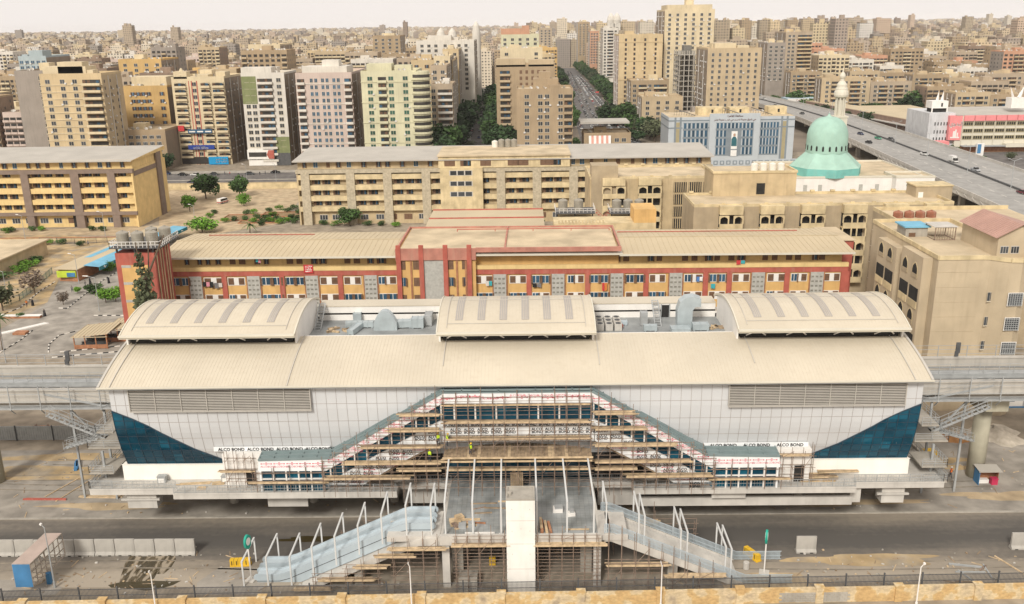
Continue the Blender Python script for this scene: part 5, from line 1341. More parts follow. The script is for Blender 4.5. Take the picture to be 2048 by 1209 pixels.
# ================================================================= yellow hostel at the left, tan hostel in the middle
def hostel(name,label,X0,X1,Y0,depth,mw,mp,ml,piers,rows,top,side=False,hgt=23.0,seed=1,arches=()):
 h=thing(name,label,'building',((X0+X1)/2,Y0,0));rnd=random.Random(seed)
 putw('wall',MB().box(X0,X1,Y0+1.4,Y0+depth,0,hgt-3.2).box(X0,X0+.5,Y0,Y0+1.4,0,hgt-3.2).box(X1-.5,X1,Y0,Y0+1.4,0,hgt-3.2),[mw],h)
 putw('upper_wall',MB().box(X0+.3,X1-.3,Y0+1.3,Y0+depth-1,hgt-3.2,hgt),[mw],h)
 r_=MB();r_.face([(X0-1,Y0-.9,hgt-.1),(X1+.5,Y0-.9,hgt-.1),(X1+.5,Y0+depth,hgt+1.2),(X0-1,Y0+depth,hgt+1.2)])
 r_.box(X0-1,X1+.5,Y0-.95,Y0-.85,hgt-.45,hgt-.08);r_.face([(X1+.5,Y0-.9,hgt-.3),(X1+.5,Y0+depth,hgt-.3),(X1+.5,Y0+depth,hgt+1.2),(X1+.5,Y0-.9,hgt-.1)],1)
 r_.box(X0-1,X1+.5,Y0-.85,Y0+2,hgt-.44,hgt-.4,1)
 putw('roof',r_,[SHEET_G,mw],h)
 putw('cornice',MB().box(X0-.2,X1+.2,Y0-.35,Y0+1.3,hgt-4.4,hgt-3.1),[mp],h)
 for z in rows:
  putw('balcony_parapet',MB().box(X0+.5,X1-.5,Y0,Y0+.2,z-1.5,z).box(X0+.5,X1-.5,Y0,Y0+1.4,z-1.7,z-1.5),[ml],h)
 for x,w in piers:putw('pier',MB().box(x-w/2,x+w/2,Y0-.4,Y0+1.4,0,hgt-4.4),[mp],h)
 edges=[X0+.5]+[v for x,w in sorted(piers)for v in(x-w/2,x+w/2)]+[X1-.5]
 for z in rows:
  for a,c in zip(edges[::2],edges[1::2]):
   x=a+.5
   while x+2.4<c:
    w=rnd.uniform(2.2,3.6)
    if x+w>c-.2:break
    window(h,'dark',x-h.location.x,z+.15,w,1.75,1.395);x+=w+rnd.uniform(.3,1.3)
 x=X0+2
 while x<X1-2:
  w=rnd.choice((1.2,1.4,1.5));window(h,rnd.choice(['open','shutter','open','blue']),x-h.location.x,hgt-2.6,w,1.9,1.295);x+=rnd.uniform(2.8,5.2)
 x=X0+1.5
 while x<X1-4:
  window(h,rnd.choice(['clear','shutter','clear']),x-h.location.x,1.4,2.8,1.9,1.395);x+=rnd.uniform(4.2,5.6)
 for x,w in arches:putw('entrance',MB().box(x-w/2,x+w/2,Y0+1.3,Y0+1.42,0,4),[DARK],h)
 return h
yl_rows=[17.4,13.7,9.9,6.2]
YL=[(xx(53,380,313),2.6),(xx(153,380,313),2.9),(xx(226,380,313),2.6),(-203,2.6),(-221,2.6)]
yh=hostel('yellow_hostel','yellow hostel block with brown piers and open galleries at the left',-238,-133.5,313,30,YELLOW,BROWN_G,YELLOW,YL,yl_rows,0,seed=3,hgt=23.2,arches=((xx(155,440,313),4),))
putw('plinth_band',MB().box(-238,-133.4,312.5,313.2,4.4,5.6),[BROWN_G],yh)
for y,z in((326,17.6),):putw('band',MB().box(-133.5,-133.3,314,334,z,z+1.6),[BROWN_G],yh)
putw('end_pier',MB().box(-133.5,-132.9,334,338,0,23),[BROWN_G],yh)
t_piers=[(xx(p,380,313),2.9)for p in(650,697+5,775,840,1000,1075,1150-5)]+[(xx(1240,380,313),2.9),(xx(1330,380,313),2.9)]
t_piers=[(xx(p,380,313),2.9)for p in(612,702,776,853,1002,1074,1147,1240,1330)]
th=hostel('tan_hostel','long tan hostel block with peeling galleries and grey piers behind the red-banded hostel',-77.5,63.5,313,26,TAN,mat('grey ribbed pier',(.43,.37,.265),.85,.2,1.5),TAN_L,t_piers,[17.3,13.7,10.0,6.4],0,seed=5,hgt=22.2)
x0,x1=xx(881,380,311.5),xx(966,380,311.5)
mb2=putw('middle_bay',MB().box(x0,x1,311.2,315,0,19.2),[TAN_L],th)
for z in(17.0,13.4,9.8):window(th,'clear',x0+3.2-th.location.x,z-.2,7.8,1.7,-1.81)
putw('upper_bay',MB().box(x0-.5,xx(1140,310,312),312.4,330,19.2,23.0),[TAN_L],th)
b=MB();b.box(x0-.8,xx(1140,310,312)+.3,311.9,336,23.0,23.5,0)
putw('flat_roof',b,[RDUST],th)
for px,k in((898,'s'),(930,'d'),(970,'s'),(1025,'s'),(1045,'s'),(1090,'s'),(1110,'d')):
 x=xx(px,325,312.4);window(th,'shutter' if k=='s' else 'dark',x-1.6-th.location.x,19.8,3.6,2.0,-.61)
for i,px in enumerate((990,1003,1016,1028)):
 x=xx(px,298,332);tank(T_METAL if i else T_WHITE,x,332,23.5,['white water tank, leftmost on the tan hostel roof','metal water tank next to the white one on the tan hostel roof','third water tank in the row on the tan hostel roof','rightmost metal water tank in the row on the tan hostel roof'][i],1.15)
an=thing('annexe','low annexe with ribbed pale roof strips between the hostels','building',(-10,240,0))
ax0,ax1=-26,5
putw('wall',MB().box(ax0,ax1,215,262,0,14.0),[YELLOW],an)
b=MB()
for i in range(4):b.box(ax0-.3,ax1+.3,215+i*12,226.2+i*12,14.0,14.5,0).box(ax0-.3,ax1+.3,226.2+i*12,226.9+i*12,14.0,14.75,1)
putw('roof',b,[SHEET,RED],an)
putw('roof_hatch',MB().box(-1.5,4.5,219,221,14.5,16.4),[YELLOW],an)
# ================================================================= tan blocks with arched balconies on the right
def bal_block(name,label,X0,X1,Y0,depth,hgt,bays,floors,wallm,fl=3.4):
 h=thing(name,label,'building',((X0+X1)/2,Y0,0))
 putw('wall',MB().box(X0,X1,Y0,Y0+depth,0,hgt),[wallm],h)
 putw('roof',MB().box(X0+.4,X1-.4,Y0+.4,Y0+depth-.4,hgt,hgt+.06),[RDUST],h)
 b=MB();b.box(X0,X1,Y0,Y0+.35,hgt,hgt+.7).box(X0,X1,Y0+depth-.35,Y0+depth,hgt,hgt+.7).box(X0,X0+.35,Y0+.35,Y0+depth-.35,hgt,hgt+.7).box(X1-.35,X1,Y0+.35,Y0+depth-.35,hgt,hgt+.7)
 x=X0+1.5
 while x<X1-1:b.box(x,x+1.1,Y0+depth-.6,Y0+depth+.1,hgt+.7,hgt+1.15).box(x,x+.9,Y0+.1,Y0+.45,hgt+.7,hgt+.95);x+=5.2
 putw('parapet',b,[TAN_L],h)
 for bx,bw in bays:
  putw('bay_head',MB().box(bx-bw/2,bx+bw/2,Y0-2.0,Y0,hgt-1.6,hgt+.5),[TAN_L],h)
  for f in range(floors):
   z=hgt-1.6-(f+1)*fl
   if z<.5:break
   p=MB();p.box(bx-bw/2,bx+bw/2,Y0-2.0,Y0-1.8,z,z+1.15).box(bx-bw/2,bx+bw/2,Y0-2,Y0,z-.25,z)
   bo=putw('balcony',p,[TAN_L],h)
   q=MB();q.box(bx-bw/2+.1,bx+bw/2-.1,Y0-.1,Y0,z,z+fl-.3,1)
   for t in(-.5,-.12,.12,.5):q.box(bx+t*bw-.16,bx+t*bw+.16,Y0-1.99,Y0-1.8,z+1.15,z+fl-.25,0)
   if f==0 or f==2 or f==4:
    for t in(-.31,.31):
     P=[(bx+t*bw-bw*.19,z+fl-.2),(bx+t*bw-bw*.19,z+2.2),(bx+t*bw-bw*.1,z+2.75),(bx+t*bw,z+2.95),(bx+t*bw+bw*.1,z+2.75),(bx+t*bw+bw*.19,z+2.2),(bx+t*bw+bw*.19,z+fl-.2)]
     q.slabxz(P[:4]+[(bx+t*bw,z+fl-.2)],Y0-1.98,Y0-1.8,0);q.slabxz([(bx+t*bw,z+fl-.2)]+P[3:],Y0-1.98,Y0-1.8,0)
   putw('arcade',q,[TAN_L,DARK],bo)
 return h
b1=bal_block('tan_block','tan block with two arched balcony stacks and a pierced screen behind the tank platforms',xx(1180,360,262),xx(1432,360,262),262,22,zx(1300,358,262),[(xx(1228,380,260),6.4),(xx(1300,380,260),6.4)],5,TAN)
put('red_shaft',MB().box(-17.5,-10.0,-1,6,0,27),[TAN_G],b1)
b=MB()
for i in range(3):
 for j in range(5):b.box(6.0+i*4.2,9.6+i*4.2,-.12,0,5+j*3.5,7.9+j*3.5,0);[b.box(6.1+i*4.2+k*.6,6.3+i*4.2+k*.6,-.2,-.12,5+j*3.5,7.9+j*3.5,1)for k in range(6)]
put('pierced_screen',b,[DARK,TAN],b1)
b2=bal_block('tan_block','wide tan block with four arched balcony stacks in front of the mosque',xx(1388,410,222),xx(1908,410,222),222,16,zx(1650,412,222),[(xx(p,420,220),5.6)for p in(1464,1546,1628,1712,1795)]+[(xx(1870,420,220),4)],6,TAN_G)
b=MB();b.box(-2,0,0,1,0,1)
Y2=232
bx=thing('roof_house','plain tan block with one dark opening and white roof tanks before the mosque','building',(xx(1500,380,Y2),Y2,0))
x0,x1=xx(1432,390,Y2),xx(1600,390,Y2);zt=zx(1500,352,Y2)
putw('wall',MB().box(x0,x1,Y2+4,Y2+16,0,zt),[TAN],bx);putw('parapet',MB().box(x0-.2,x1+.2,Y2+3.8,Y2+4.2,zt,zt+.6).box(x0-.2,x0+.2,Y2+4.2,Y2+16,zt,zt+.6).box(x1-.2,x1+.2,Y2+4.2,Y2+16,zt,zt+.6),[TAN_L],bx)
putw('roof',MB().box(x0,x1,Y2+4,Y2+16,zt,zt+.05),[RDUST],bx);putw('opening',MB().box(-1.3,1.3,3.9,4.0,0,1).box(0,0.01,3.9,4,0,.01)if False else MB().box(xx(1520,390,Y2),xx(1537,390,Y2),Y2+3.9,Y2+4.0,zt-5.4,zt-2.6),[DARK],bx)
for i,px in enumerate((1508,1526,1544,1561)):tank(T_WHITE,xx(px,350,Y2+8),Y2+8,zt+.05,['white tank, leftmost of four on the tan roof block','white tank, second of four on the tan roof block','white tank, third of four on the tan roof block','white tank, rightmost of four on the tan roof block'][i],.95)
lb=thing('lift_room','tan roof room with a small white sign, right end of the wide tan block','building',(xx(1870,390,234),234,0))
x0,x1=xx(1828,390,232),xx(1900,390,232);zt=zx(1865,372,232)
putw('wall',MB().box(x0,x1,231,237,15,zt),[TAN_G],lb);putw('roof',MB().box(x0-.2,x1+.2,230.8,237.2,zt,zt+.3),[TAN_L],lb);putw('sign',MB().box(x0+.6,x0+1.8,230.9,231,zt-3.2,zt-1.4),[WHITE],lb)
for k,(px,n_,Yp,lab)in enumerate(((1150,2,232,'left'),(1258,3,236,'right'))):
 z=zx(px,424,Yp);x=xx(px,424,Yp)
 t=thing('tank_platform','white railed steel platform for water tanks, %s one of two in front of the tan hostel'%w if False else 'white railed steel tank platform, the %s of two in front of the tan hostel'%lab,'platform',(x,Yp,0))
 putw('tower',MB().box(x-4.4,x+4.4,Yp-1,Yp+6,0,z-1.6),[YELLOW],t)
 putw('floor',MB().box(x-5,x+5,Yp-1.5,Yp+6,z-.3,z).box(x-4.6,x-4.3,Yp,Yp+.3,z-1.6,z-.3).box(x+4.3,x+4.6,Yp,Yp+.3,z-1.6,z-.3).box(x-.2,x+.2,Yp,Yp+.3,z-1.6,z-.3),[STEEL_D],t)
 rl=MB()
 for i in range(11):rl.bar((x-5+i,Yp-1.5,z),(x-5+i,Yp-1.5,z+1.1),.09)
 for zz in(z+.55,z+1.1):rl.bar((x-5,Yp-1.5,zz),(x+5,Yp-1.5,zz),.09);rl.bar((x-5,Yp-1.5,zz),(x-5,Yp+6,zz),.09);rl.bar((x+5,Yp-1.5,zz),(x+5,Yp+6,zz),.09)
 putw('railing',rl,[WHITE],t)
 lad=MB();sx=1 if k==0 else-1
 for i in range(9):lad.box(x+sx*(5.2+i*.5),x+sx*(5.7+i*.5),Yp-1.4,Yp-.4,z-.2-i*.5,z-.1-i*.5)
 lad.bar((x+sx*5.2,Yp-1.5,z+.9),(x+sx*9.7,Yp-1.5,z-3.6),.1)
 putw('ladder',lad,[RED],t)
 for i in range(n_):tank(T_METAL,x-3+i*(2.9 if n_==3 else 4),Yp+2,z,(['left','middle','right']if n_==3 else['left','right'])[i]+' metal water tank on the '+lab+' railed platform behind the ochre hostel',1.2)
ob=thing('ochre_block','plain ochre block below the tank platforms with a crenellated parapet','building',(24,214,0))
x0,x1=xx(1108,450,214),xx(1312,450,214);z=zx(1210,447,214)
putw('wall',MB().box(x0,x1,214,222,0,z),[TAN_L],ob);putw('stair_wall',MB().box(xx(1268,440,214),x1,214,222,z,z+3.2),[ORANGE],ob)
b=MB()
for i in range(14):b.box(x0+1+i*.8,x0+1.35+i*.8,214,214.3,z,z+.8)
putw('parapet',b,[TAN_L],ob)
RB=thing('corner_block','tall tan block with pointed arch balconies and a rounded corner bay at the right','building',(72,152,0))
YB,zt=150.0,27.2
xa=xx(1868,600,YB);xb=xx(1962,600,YB);xc=xx(2060,600,YB)
DK=30
poly=[(xa,YB),(xb,YB)]
for i in range(5):a=R(180-i*22.5);poly.append((xb+2.2+2.2*math.cos(a),YB-0.0-2.0*(1-math.sin(a))if False else YB-.6*i*.4))
poly=[(xa,YB),(xb-.6,YB),(xb+.6,YB-.3),(xb+1.6,YB-1.2),(xb+3.0,YB-2.2),(xb+4.8,YB-2.4),(xb+6.2,YB-1.6),(xb+7.0,YB-.2),(xb+7.2,YB+2),(xb+7.2,YB+DK),(xa,YB+DK)]
TANB=mat('smooth tan render',(.48,.39,.265),.88,.14,.2,streak=.3,dirt=(.33,.26,.17))
putw('wall',MB().prism(poly,0,zt),[TANB],RB)
putw('roof',MB().prism([(x*.995+.35,y)for x,y in poly],zt,zt+.05),[RDUST],RB)
b=MB()
for(p,q)in zip(poly,poly[1:]+poly[:1]):b.bar((p[0],p[1],zt+.35),(q[0],q[1],zt+.35),.3,.7)
putw('parapet',b,[TAN_L],RB)
hz=MB()
for k in range(9):hz.box(xa-.02,xb-.6,YB-.02,YB,zt-2.6*k-2.2,zt-2.6*k-2.16)
putw('render_line',hz,[TAN_G],RB)
for k in range(6):
 z=zt-7.3-k*4.3
 if z>0:window(RB,'grille',xb+3.2-RB.location.x,z,2.3,2.1,-4.45,depth=1.6);window(RB,'plain',xb+.6-RB.location.x,z+.3,.8,1.5,-2.75)
for j,y0 in enumerate((152.2,163.5)):
 yb0,yb1=y0,y0+9.0
 putw('bay',MB().box(xa-1.6,xa,yb0,yb1,0,zt-(1.2 if j else.2)),[TANB],RB)
 for k in range(6):
  z=zt-5.2-k*4.1
  if z<0:break
  for q in range(2):
   if k%2==0:window(RB,'arch',yb1-.8-q*4.2-RB.location.y,z+.9,2.4,2.6,xa-1.61-RB.location.x,face=2)
   else:putw('balcony',MB().box(xa-1.75,xa-1.6,yb1-4.0-q*4.3,yb1-.5-q*4.3,z-.2,z+1.1).box(xa-1.68,xa-1.6,yb1-4.0-q*4.3,yb1-.5-q*4.3,z+1.1,z+3.4,1),[TAN_L,DARK],RB)
back=thing('rear_wing','stained tan rear wing with rows of small windows behind the pointed arch block','building',(64,180,0))
wz=zx(1742,457,182)
xw=xx(1738,500,200)
putw('wall',MB().box(xw,xx(2075,500,186),182,200,0,wz),[TAN_G],back);putw('roof',MB().box(xw+.3,xx(2075,500,186),182.3,199.7,wz,wz+.05),[RDUST],back)
putw('parapet',MB().box(xw,xw+.3,182,200,wz,wz+.8).box(xw+.3,xx(2075,500,186),199.7,200,wz,wz+.8).box(xw+.3,xx(1830,500,186),182,182.3,wz,wz+.8),[TAN_L],back)
for k in range(6):
 for q in range(5):window(back,'plain',xw+.6+q*1.5-64,wz-4-k*3.6,.9,1.3,1.99)
for k in range(5):
 for q in range(6):window(back,'plain',199-q*2.6-180,wz-4-k*3.6,.9,1.3,xw-.01-64,face=2)
lt=MB()
for x in(0,.5,1.0):lt.bar((xx(1752,600,181)+x,181.5,0),(xx(1752,600,181)+x,181.5,wz+1),.12)
for k in range(26):lt.bar((xx(1752,600,181),181.5,k),(xx(1752,600,181)+1.0,181.5,k+.5),.08)
putw('pipe_ladder',lt,[CONC_L],back)
pg_=thing('tank_pergola','slatted cream roof frame carrying rusty tanks at the right','platform',(80,192,0))
px0,px1=xx(1776,440,192),xx(1880,440,192)
fz_=zx(1825,449,189);putw('frame',MB().box(px0,px1,189,198,fz_-.4,fz_).box(px0,px0+.4,189,189.4,wz-3,fz_-.4).box(px1-.4,px1,189,189.4,wz-3,fz_-.4).box((px0+px1)/2,(px0+px1)/2+.4,189,189.4,wz-3,fz_-.4),[TAN_L],pg_)
for i in range(4):tank(T_RUST if i!=3 else T_RUST,px0+2+i*2.3,192,fz_,['rust red water tank, leftmost of four on the cream frame','rust red water tank, second of four on the cream frame','rust red water tank, third of four on the cream frame','rust red water tank, rightmost of four on the cream frame'][i],.95)
rs=thing('roof_shed','small grey roof shed with light blue sheet roof at the right','shed',(70,170,zt))
x0=xx(1803,500,168);
putw('wall',MB().box(x0,x0+4,167,171,wz*0+24,29.0),[CONC],rs);putw('roof',MB().box(x0-.4,x0+4.4,166.6,171.4,29.0,29.25),[SKYB],rs);putw('door',MB().box(x0+4,x0+4.05,167.8,169.2,25.6,28.2),[DARK],rs);putw('window',MB().box(x0+.6,x0+1.8,166.94,167,26.4,28),[SHUT],rs)
cg=thing('roof_cage','rusty roof cage of steel bars beside the grey roof shed','cage',(75,168,zt));b=MB()
x0=xx(1858,490,166)
box_frame(b,x0,x0+3.6,164,168,27.3,29.6,.14)
for i in range(9):b.bar((x0+i*.45,164,27.3),(x0+i*.45,164,29.6),.07)
putw('bars',b,[RUST],cg);putw('cover',MB().box(x0-.3,x0+3.9,163.7,168.3,29.65,29.75),[CONC_L],cg)
gs=thing('gable_shed','tan roof building with a faded pink gable roof and two windows at the right edge','building',(88,172,0))
x0,Y0=gx(1992,516,27.2);zc=zx(1990,474,Y0);x1,Y1=x0+10,Y0+13
b=MB().box(x0,x1,Y0,Y1,20,zc);xm=(x0+x1)/2-1.5
b.face([(x0,Y0,zc),(x1,Y0,zc),(xm,Y0,zc+1.9)])
putw('wall',b,[TANB],gs)
b=MB();b.face([(x0-.6,Y0-.6,zc-.15),(xm,Y0-.6,zc+2.05),(xm,Y1+.4,zc+2.05),(x0-.6,Y1+.4,zc-.15)][::-1]).face([(xm,Y0-.6,zc+2.05),(x1+.6,Y0-.6,zc-.15),(x1+.6,Y1+.4,zc-.15),(xm,Y1+.4,zc+2.05)][::-1])
for i in range(18):y=Y0-.4+i*.78;b.bar((x0-.6,y,zc-.1),(xm,y,zc+2.1),.1,.08)
putw('roof',b,[mat('faded pink sheet',(.42,.26,.21),.8,.12,.4)],gs)
for q in range(2):window(gs,'clear',x0+.5+q*1.75-88,zc-2.9,1.35,1.3,Y0-172-.01)
# ================================================================= Arabic lettering, shaped by hand (joined forms, right to left)
_AR={'ا':0xFE8D,'ب':0xFE8F,'ة':0xFE93,'ت':0xFE95,'ح':0xFEA1,'د':0xFEA9,'ر':0xFEAD,'ش':0xFEB5,'ص':0xFEB9,'ظ':0xFEC5,'غ':0xFECD,'ف':0xFED1,'ق':0xFED5,'ل':0xFEDD,'م':0xFEE1,'ن':0xFEE5,'ه':0xFEE9,'و':0xFEED,'ي':0xFEF1,'ك':0xFED9,'س':0xFEB1,'ط':0xFEC1,'ع':0xFEC9}
def arabic(s):
 out=[]
 for i,ch in enumerate(s):
  if ch not in _AR:out.append(ch);continue
  two=ch in 'اةدرو'
  pj=i>0 and s[i-1]in _AR and s[i-1]not in 'اةدرو'
  nj=(not two)and i+1<len(s)and s[i+1]in _AR
  k=(1 if pj else 0)if two else(3 if pj and nj else 2 if nj else 1 if pj else 0)
  out.append(chr(_AR[ch]+k))
 return ''.join(reversed(out))
def lettering(parent,s,size,x,y,z,m,align='CENTER',bold=.03,rz=0):
 t=heavy(text_mb(s,size,align),bold*size)
 b=MB();b.add(t,Matrix.Translation((x,y,z))@Matrix.Rotation(rz,4,'Z'))
 return putw('lettering',b,[m],parent)
# ================================================================= grey and white office building
OY=456
ow=thing('office_building','pale grey office block with tall narrow windows, dark bands and red Arabic lettering','building',(100,OY,0))
OFW=mat('pale stone cladding',(.43,.46,.475),.6,.05,.3);OFG=mat('grey stone band',(.20,.23,.25),.6,.1,.3);OFT=mat('khaki stone strip',(.34,.29,.17),.7,.1,.4)
x0,x1=70.5,131.5;xm0,xm1=90.2,114.5
putw('wall',MB().box(x0,x1,OY,OY+26,0,20.8),[OFW],ow)
putw('middle_wall',MB().box(xm0,xm1,OY-1.2,OY,0,22.4),[OFW],ow)
b=MB()
for z in(18.9,15.4):b.box(x0-.05,xm0,OY-.12,OY,z,z+.6).box(xm1,x1+.05,OY-.12,OY,z,z+.6).box(x1,x1+.12,OY,OY+26,z,z+.6).box(x0-.12,x0,OY,OY+26,z,z+.6)
for x in(x0+3.2,x0+5.8,x1-3.6,x1-6.2):b.box(x-.45,x+.45,OY-.14,OY,0,20.8)
putw('stone_band',b,[OFG],ow)
putw('khaki_strip',MB().box(x0+3.65,x0+5.35,OY-.1,OY,0,18.4),[OFT],ow);putw('khaki_strip',MB().box(x1-5.75,x1-4.05,OY-.1,OY,0,18.4),[OFT],ow)
def win_block(a,c,y,n_,skip=()):
 putw('window_field',MB().box(a,c,y-.08,y,2.2,18.2),[OFG],ow)
 s=(c-a)/n_
 for r_,(z0,z1)in enumerate(((15.4,17.9),(11.4,14.4),(7.2,10.4),(2.8,6.2))):
  if r_:putw('sill_band',MB().box(a,c,y-.2,y-.08,z1+.1,z1+.7),[OFG],ow)
  for i in range(n_):
   xa=a+i*s
   if r_ and skip and skip[0]<xa+s/2<skip[1]:continue
   o=window(ow,'slit',xa+s*.24-100,z0,s*.5,z1-z0,y-.1-OY)
   putw('pier',MB().box(xa-s*.12,xa+s*.12,y-.18,y-.08,z0,z1),[OFW],ow)
win_block(x0+7,xm0-.4,OY,6);win_block(xm1+.4,x1-7.4,OY,6);win_block(xm0+3,xm1-3,OY-1.2,10,(99.6,105.2))
OT=OY-1.4
putw('niche',MB().box(100,104.8,OY-1.36,OY-1.28,2,15.2),[OFG],ow)
PST=mat('poster paper',(.72,.70,.66),.6,.1,.8)
pb=MB();pb.box(100.9,103.8,OT-.08,OT,5.4,14.0,0).slabxz([(101.0,6.8),(103.7,6.8),(103.6,10.2),(102.9,11.4),(101.8,11.4),(101.0,10.2)],OT-.1,OT-.08,1)
k=12;pb.slabxz([(102.35+.6*math.cos(2*math.pi*i/k),12.2+.75*math.sin(2*math.pi*i/k))for i in range(k)],OT-.1,OT-.08,2)
pb.box(100.9,103.8,OT-.08,OT,2.0,4.9,0)
putw('poster',pb,[PST,mat('dark suit print',(.03,.12,.14),.6),mat('face print',(.40,.25,.17),.6)],ow)
RLET=mat('red brown letters',(.25,.06,.04),.6)
lettering(ow,arabic('محافظة القاهرة'),1.25,102.3,OT+.05,20.9,RLET);lettering(ow,arabic('حي شرق مدينة نصر و حي غرب مدينة نصر'),1.2,102.3,OT+.05,19.2,RLET)
putw('roof',MB().box(x0+.3,x1-.3,OY+.3,OY+25.7,20.8,20.9),[RDUST],ow)
for i,(a,c,z)in enumerate(((86,99,24.6),(101.5,111,24.4),(120.5,129.5,24.6))):
 rh=putw('roof_room',MB().box(a,c,OY+8,OY+16,20.9,z),[TAN_L],ow)
 putw('opening',MB().box((a+c)/2,(a+c)/2+1,OY+7.92,OY+8,22,23.6),[DARK],rh)
for a in(74,97.5,111.5):
 q=MB()
 q.bar((a,OY+6,24.6),(a+10,OY+4,21.2),.3)
 for i in range(8):q.bar((a+i*1.2,OY+6-i*.25,24.6-i*.42),(a+i*1.2+.3,OY+8,21.0),.12)
 putw('roof_truss',q,[STEEL_D],ow)
fe2=thing('office_fence','grey patterned fence wall in front of the pale grey office block','fence',(112,436,0))
b=MB();b.box(88,134,436,436.3,0,3.0,0)
for i in range(15):b.box(89+i*3,91+i*3,435.9,436,.6,2.5,1).box(89.5+i*3,90.5+i*3,435.8,435.9,1.0,2.1,0)
putw('panel',b,[OFW,OFG],fe2)
# ================================================================= mosque
mq=thing('mosque','white mosque with a large blue green dome on a turquoise octagonal base','mosque',(114.8,350,0))
putw('wall',MB().box(94,147,342,382,0,9.2),[WHITE],mq)
putw('wing',MB().box(136,150,338,350,0,9.6),[WHITE],mq)
b=MB()
for(a,c,y0,y1,z)in((94,147,342,382,9.2),(136,150,338,350,9.6)):
 b.box(a-.15,c+.15,y0-.15,y0+.3,z,z+.7).box(a-.15,a+.3,y0+.3,y1,z,z+.7).box(c-.3,c+.15,y0+.3,y1,z,z+.7).box(a-.15,c+.15,y1-.3,y1+.15,z,z+.7)
putw('parapet',b,[CREAM],mq)
putw('roof',MB().box(94.3,146.7,342.3,381.7,9.2,9.26).box(136.3,149.7,338.3,349.7,9.6,9.66),[RDUST],mq)
for x in(98,103.5,109,124,130):putw('window',MB().box(x,x+1.4,341.9,342,3.2,6.8),[LATT],mq)
lettering(mq,arabic('محافظة القاهرة'),1.1,143,337.9,6.6,mat('green letters',(.03,.22,.12),.6));
for i,x in enumerate((139.5,142.5,145.5)):putw('window',MB().box(x,x+1.3,337.92,338,2.0,5),[LATT],mq)
DX,DY=114.8,354.0
b=MB();b.lathe([(13.6,9.2),(13.6,12.3)],8,(DX,DY),0);
for i in range(1):pass
putw('base',b,[TEAL_B],mq).rotation_euler=(0,0,0)
putw('skirt',MB().lathe([(13.6,12.31),(13.0,12.7),(8.4,16.9),(7.9,17.4)],8,(DX,DY)),[TEAL],mq)
pr=[(7.6,17.3),(7.65,18),(7.5,21)]+[(7.5*math.cos(a)**.75,22.5+8.0*math.sin(a)**1.0)for a in[R(8+i*7)for i in range(12)]]+[(.5,30.9),(.25,31.6)]
dm=putw('dome',MB().lathe(pr,40,(DX,DY)),[TEAL],mq,smooth=True)
for i in range(20):
 a=R(18*i+9);x,y=DX+7.62*math.sin(a),DY-7.62*math.cos(a)
 w_=MB();P=[(-.35,18.3),(.35,18.3),(.35,19.7),(.18,20.1),(0,20.25),(-.18,20.1),(-.35,19.7)]
 w_.slabxz(P,-.05,.1);m4=Matrix.Translation((x,y,0))@Matrix.Rotation(a,4,'Z');g_=MB();g_.add(w_,m4);putw('window',g_,[DARK],dm)
putw('finial',MB().tube((DX,DY,31.2),(DX,DY,33.4),.12,8).lathe([(.1,31.4),(.4,31.8),(.1,32.2)],10,(DX,DY)),[STEEL],dm)
mn=thing('minaret','slender cream minaret with an open columned gallery behind the blue green dome','minaret',(122.6,366,0))
MX,MY=122.6,366.0
putw('shaft',MB().box(MX-2.4,MX+2.4,MY-2.4,MY+2.4,0,29.0).box(MX-2.7,MX+2.7,MY-2.7,MY+2.7,29.0,29.6),[CREAM],mn)
putw('core',MB().lathe([(1.0,29.6),(1.0,36.6)],12,(MX,MY)),[CREAM],mn)
for i in range(8):a=R(45*i+22);putw('column',MB().tube((MX+1.75*math.cos(a),MY+1.75*math.sin(a),29.6),(MX+1.75*math.cos(a),MY+1.75*math.sin(a),36.4),.24,8),[CREAM],mn)
putw('gallery',MB().lathe([(2.0,36.4),(2.6,36.9),(2.75,37.6),(2.6,38.6),(2.3,39.4),(2.3,40.0),(1.9,40.3),(1.9,41.4),(1.2,42.4),(.75,42.8),(.75,43.6),(1.1,43.9)],16,(MX,MY)),[CREAM],mn)
putw('cap',MB().lathe([(1.0,43.9),(1.15,44.5),(.9,45.3),(.3,46.0),(.12,47.6)],14,(MX,MY)),[CREAM],mn)
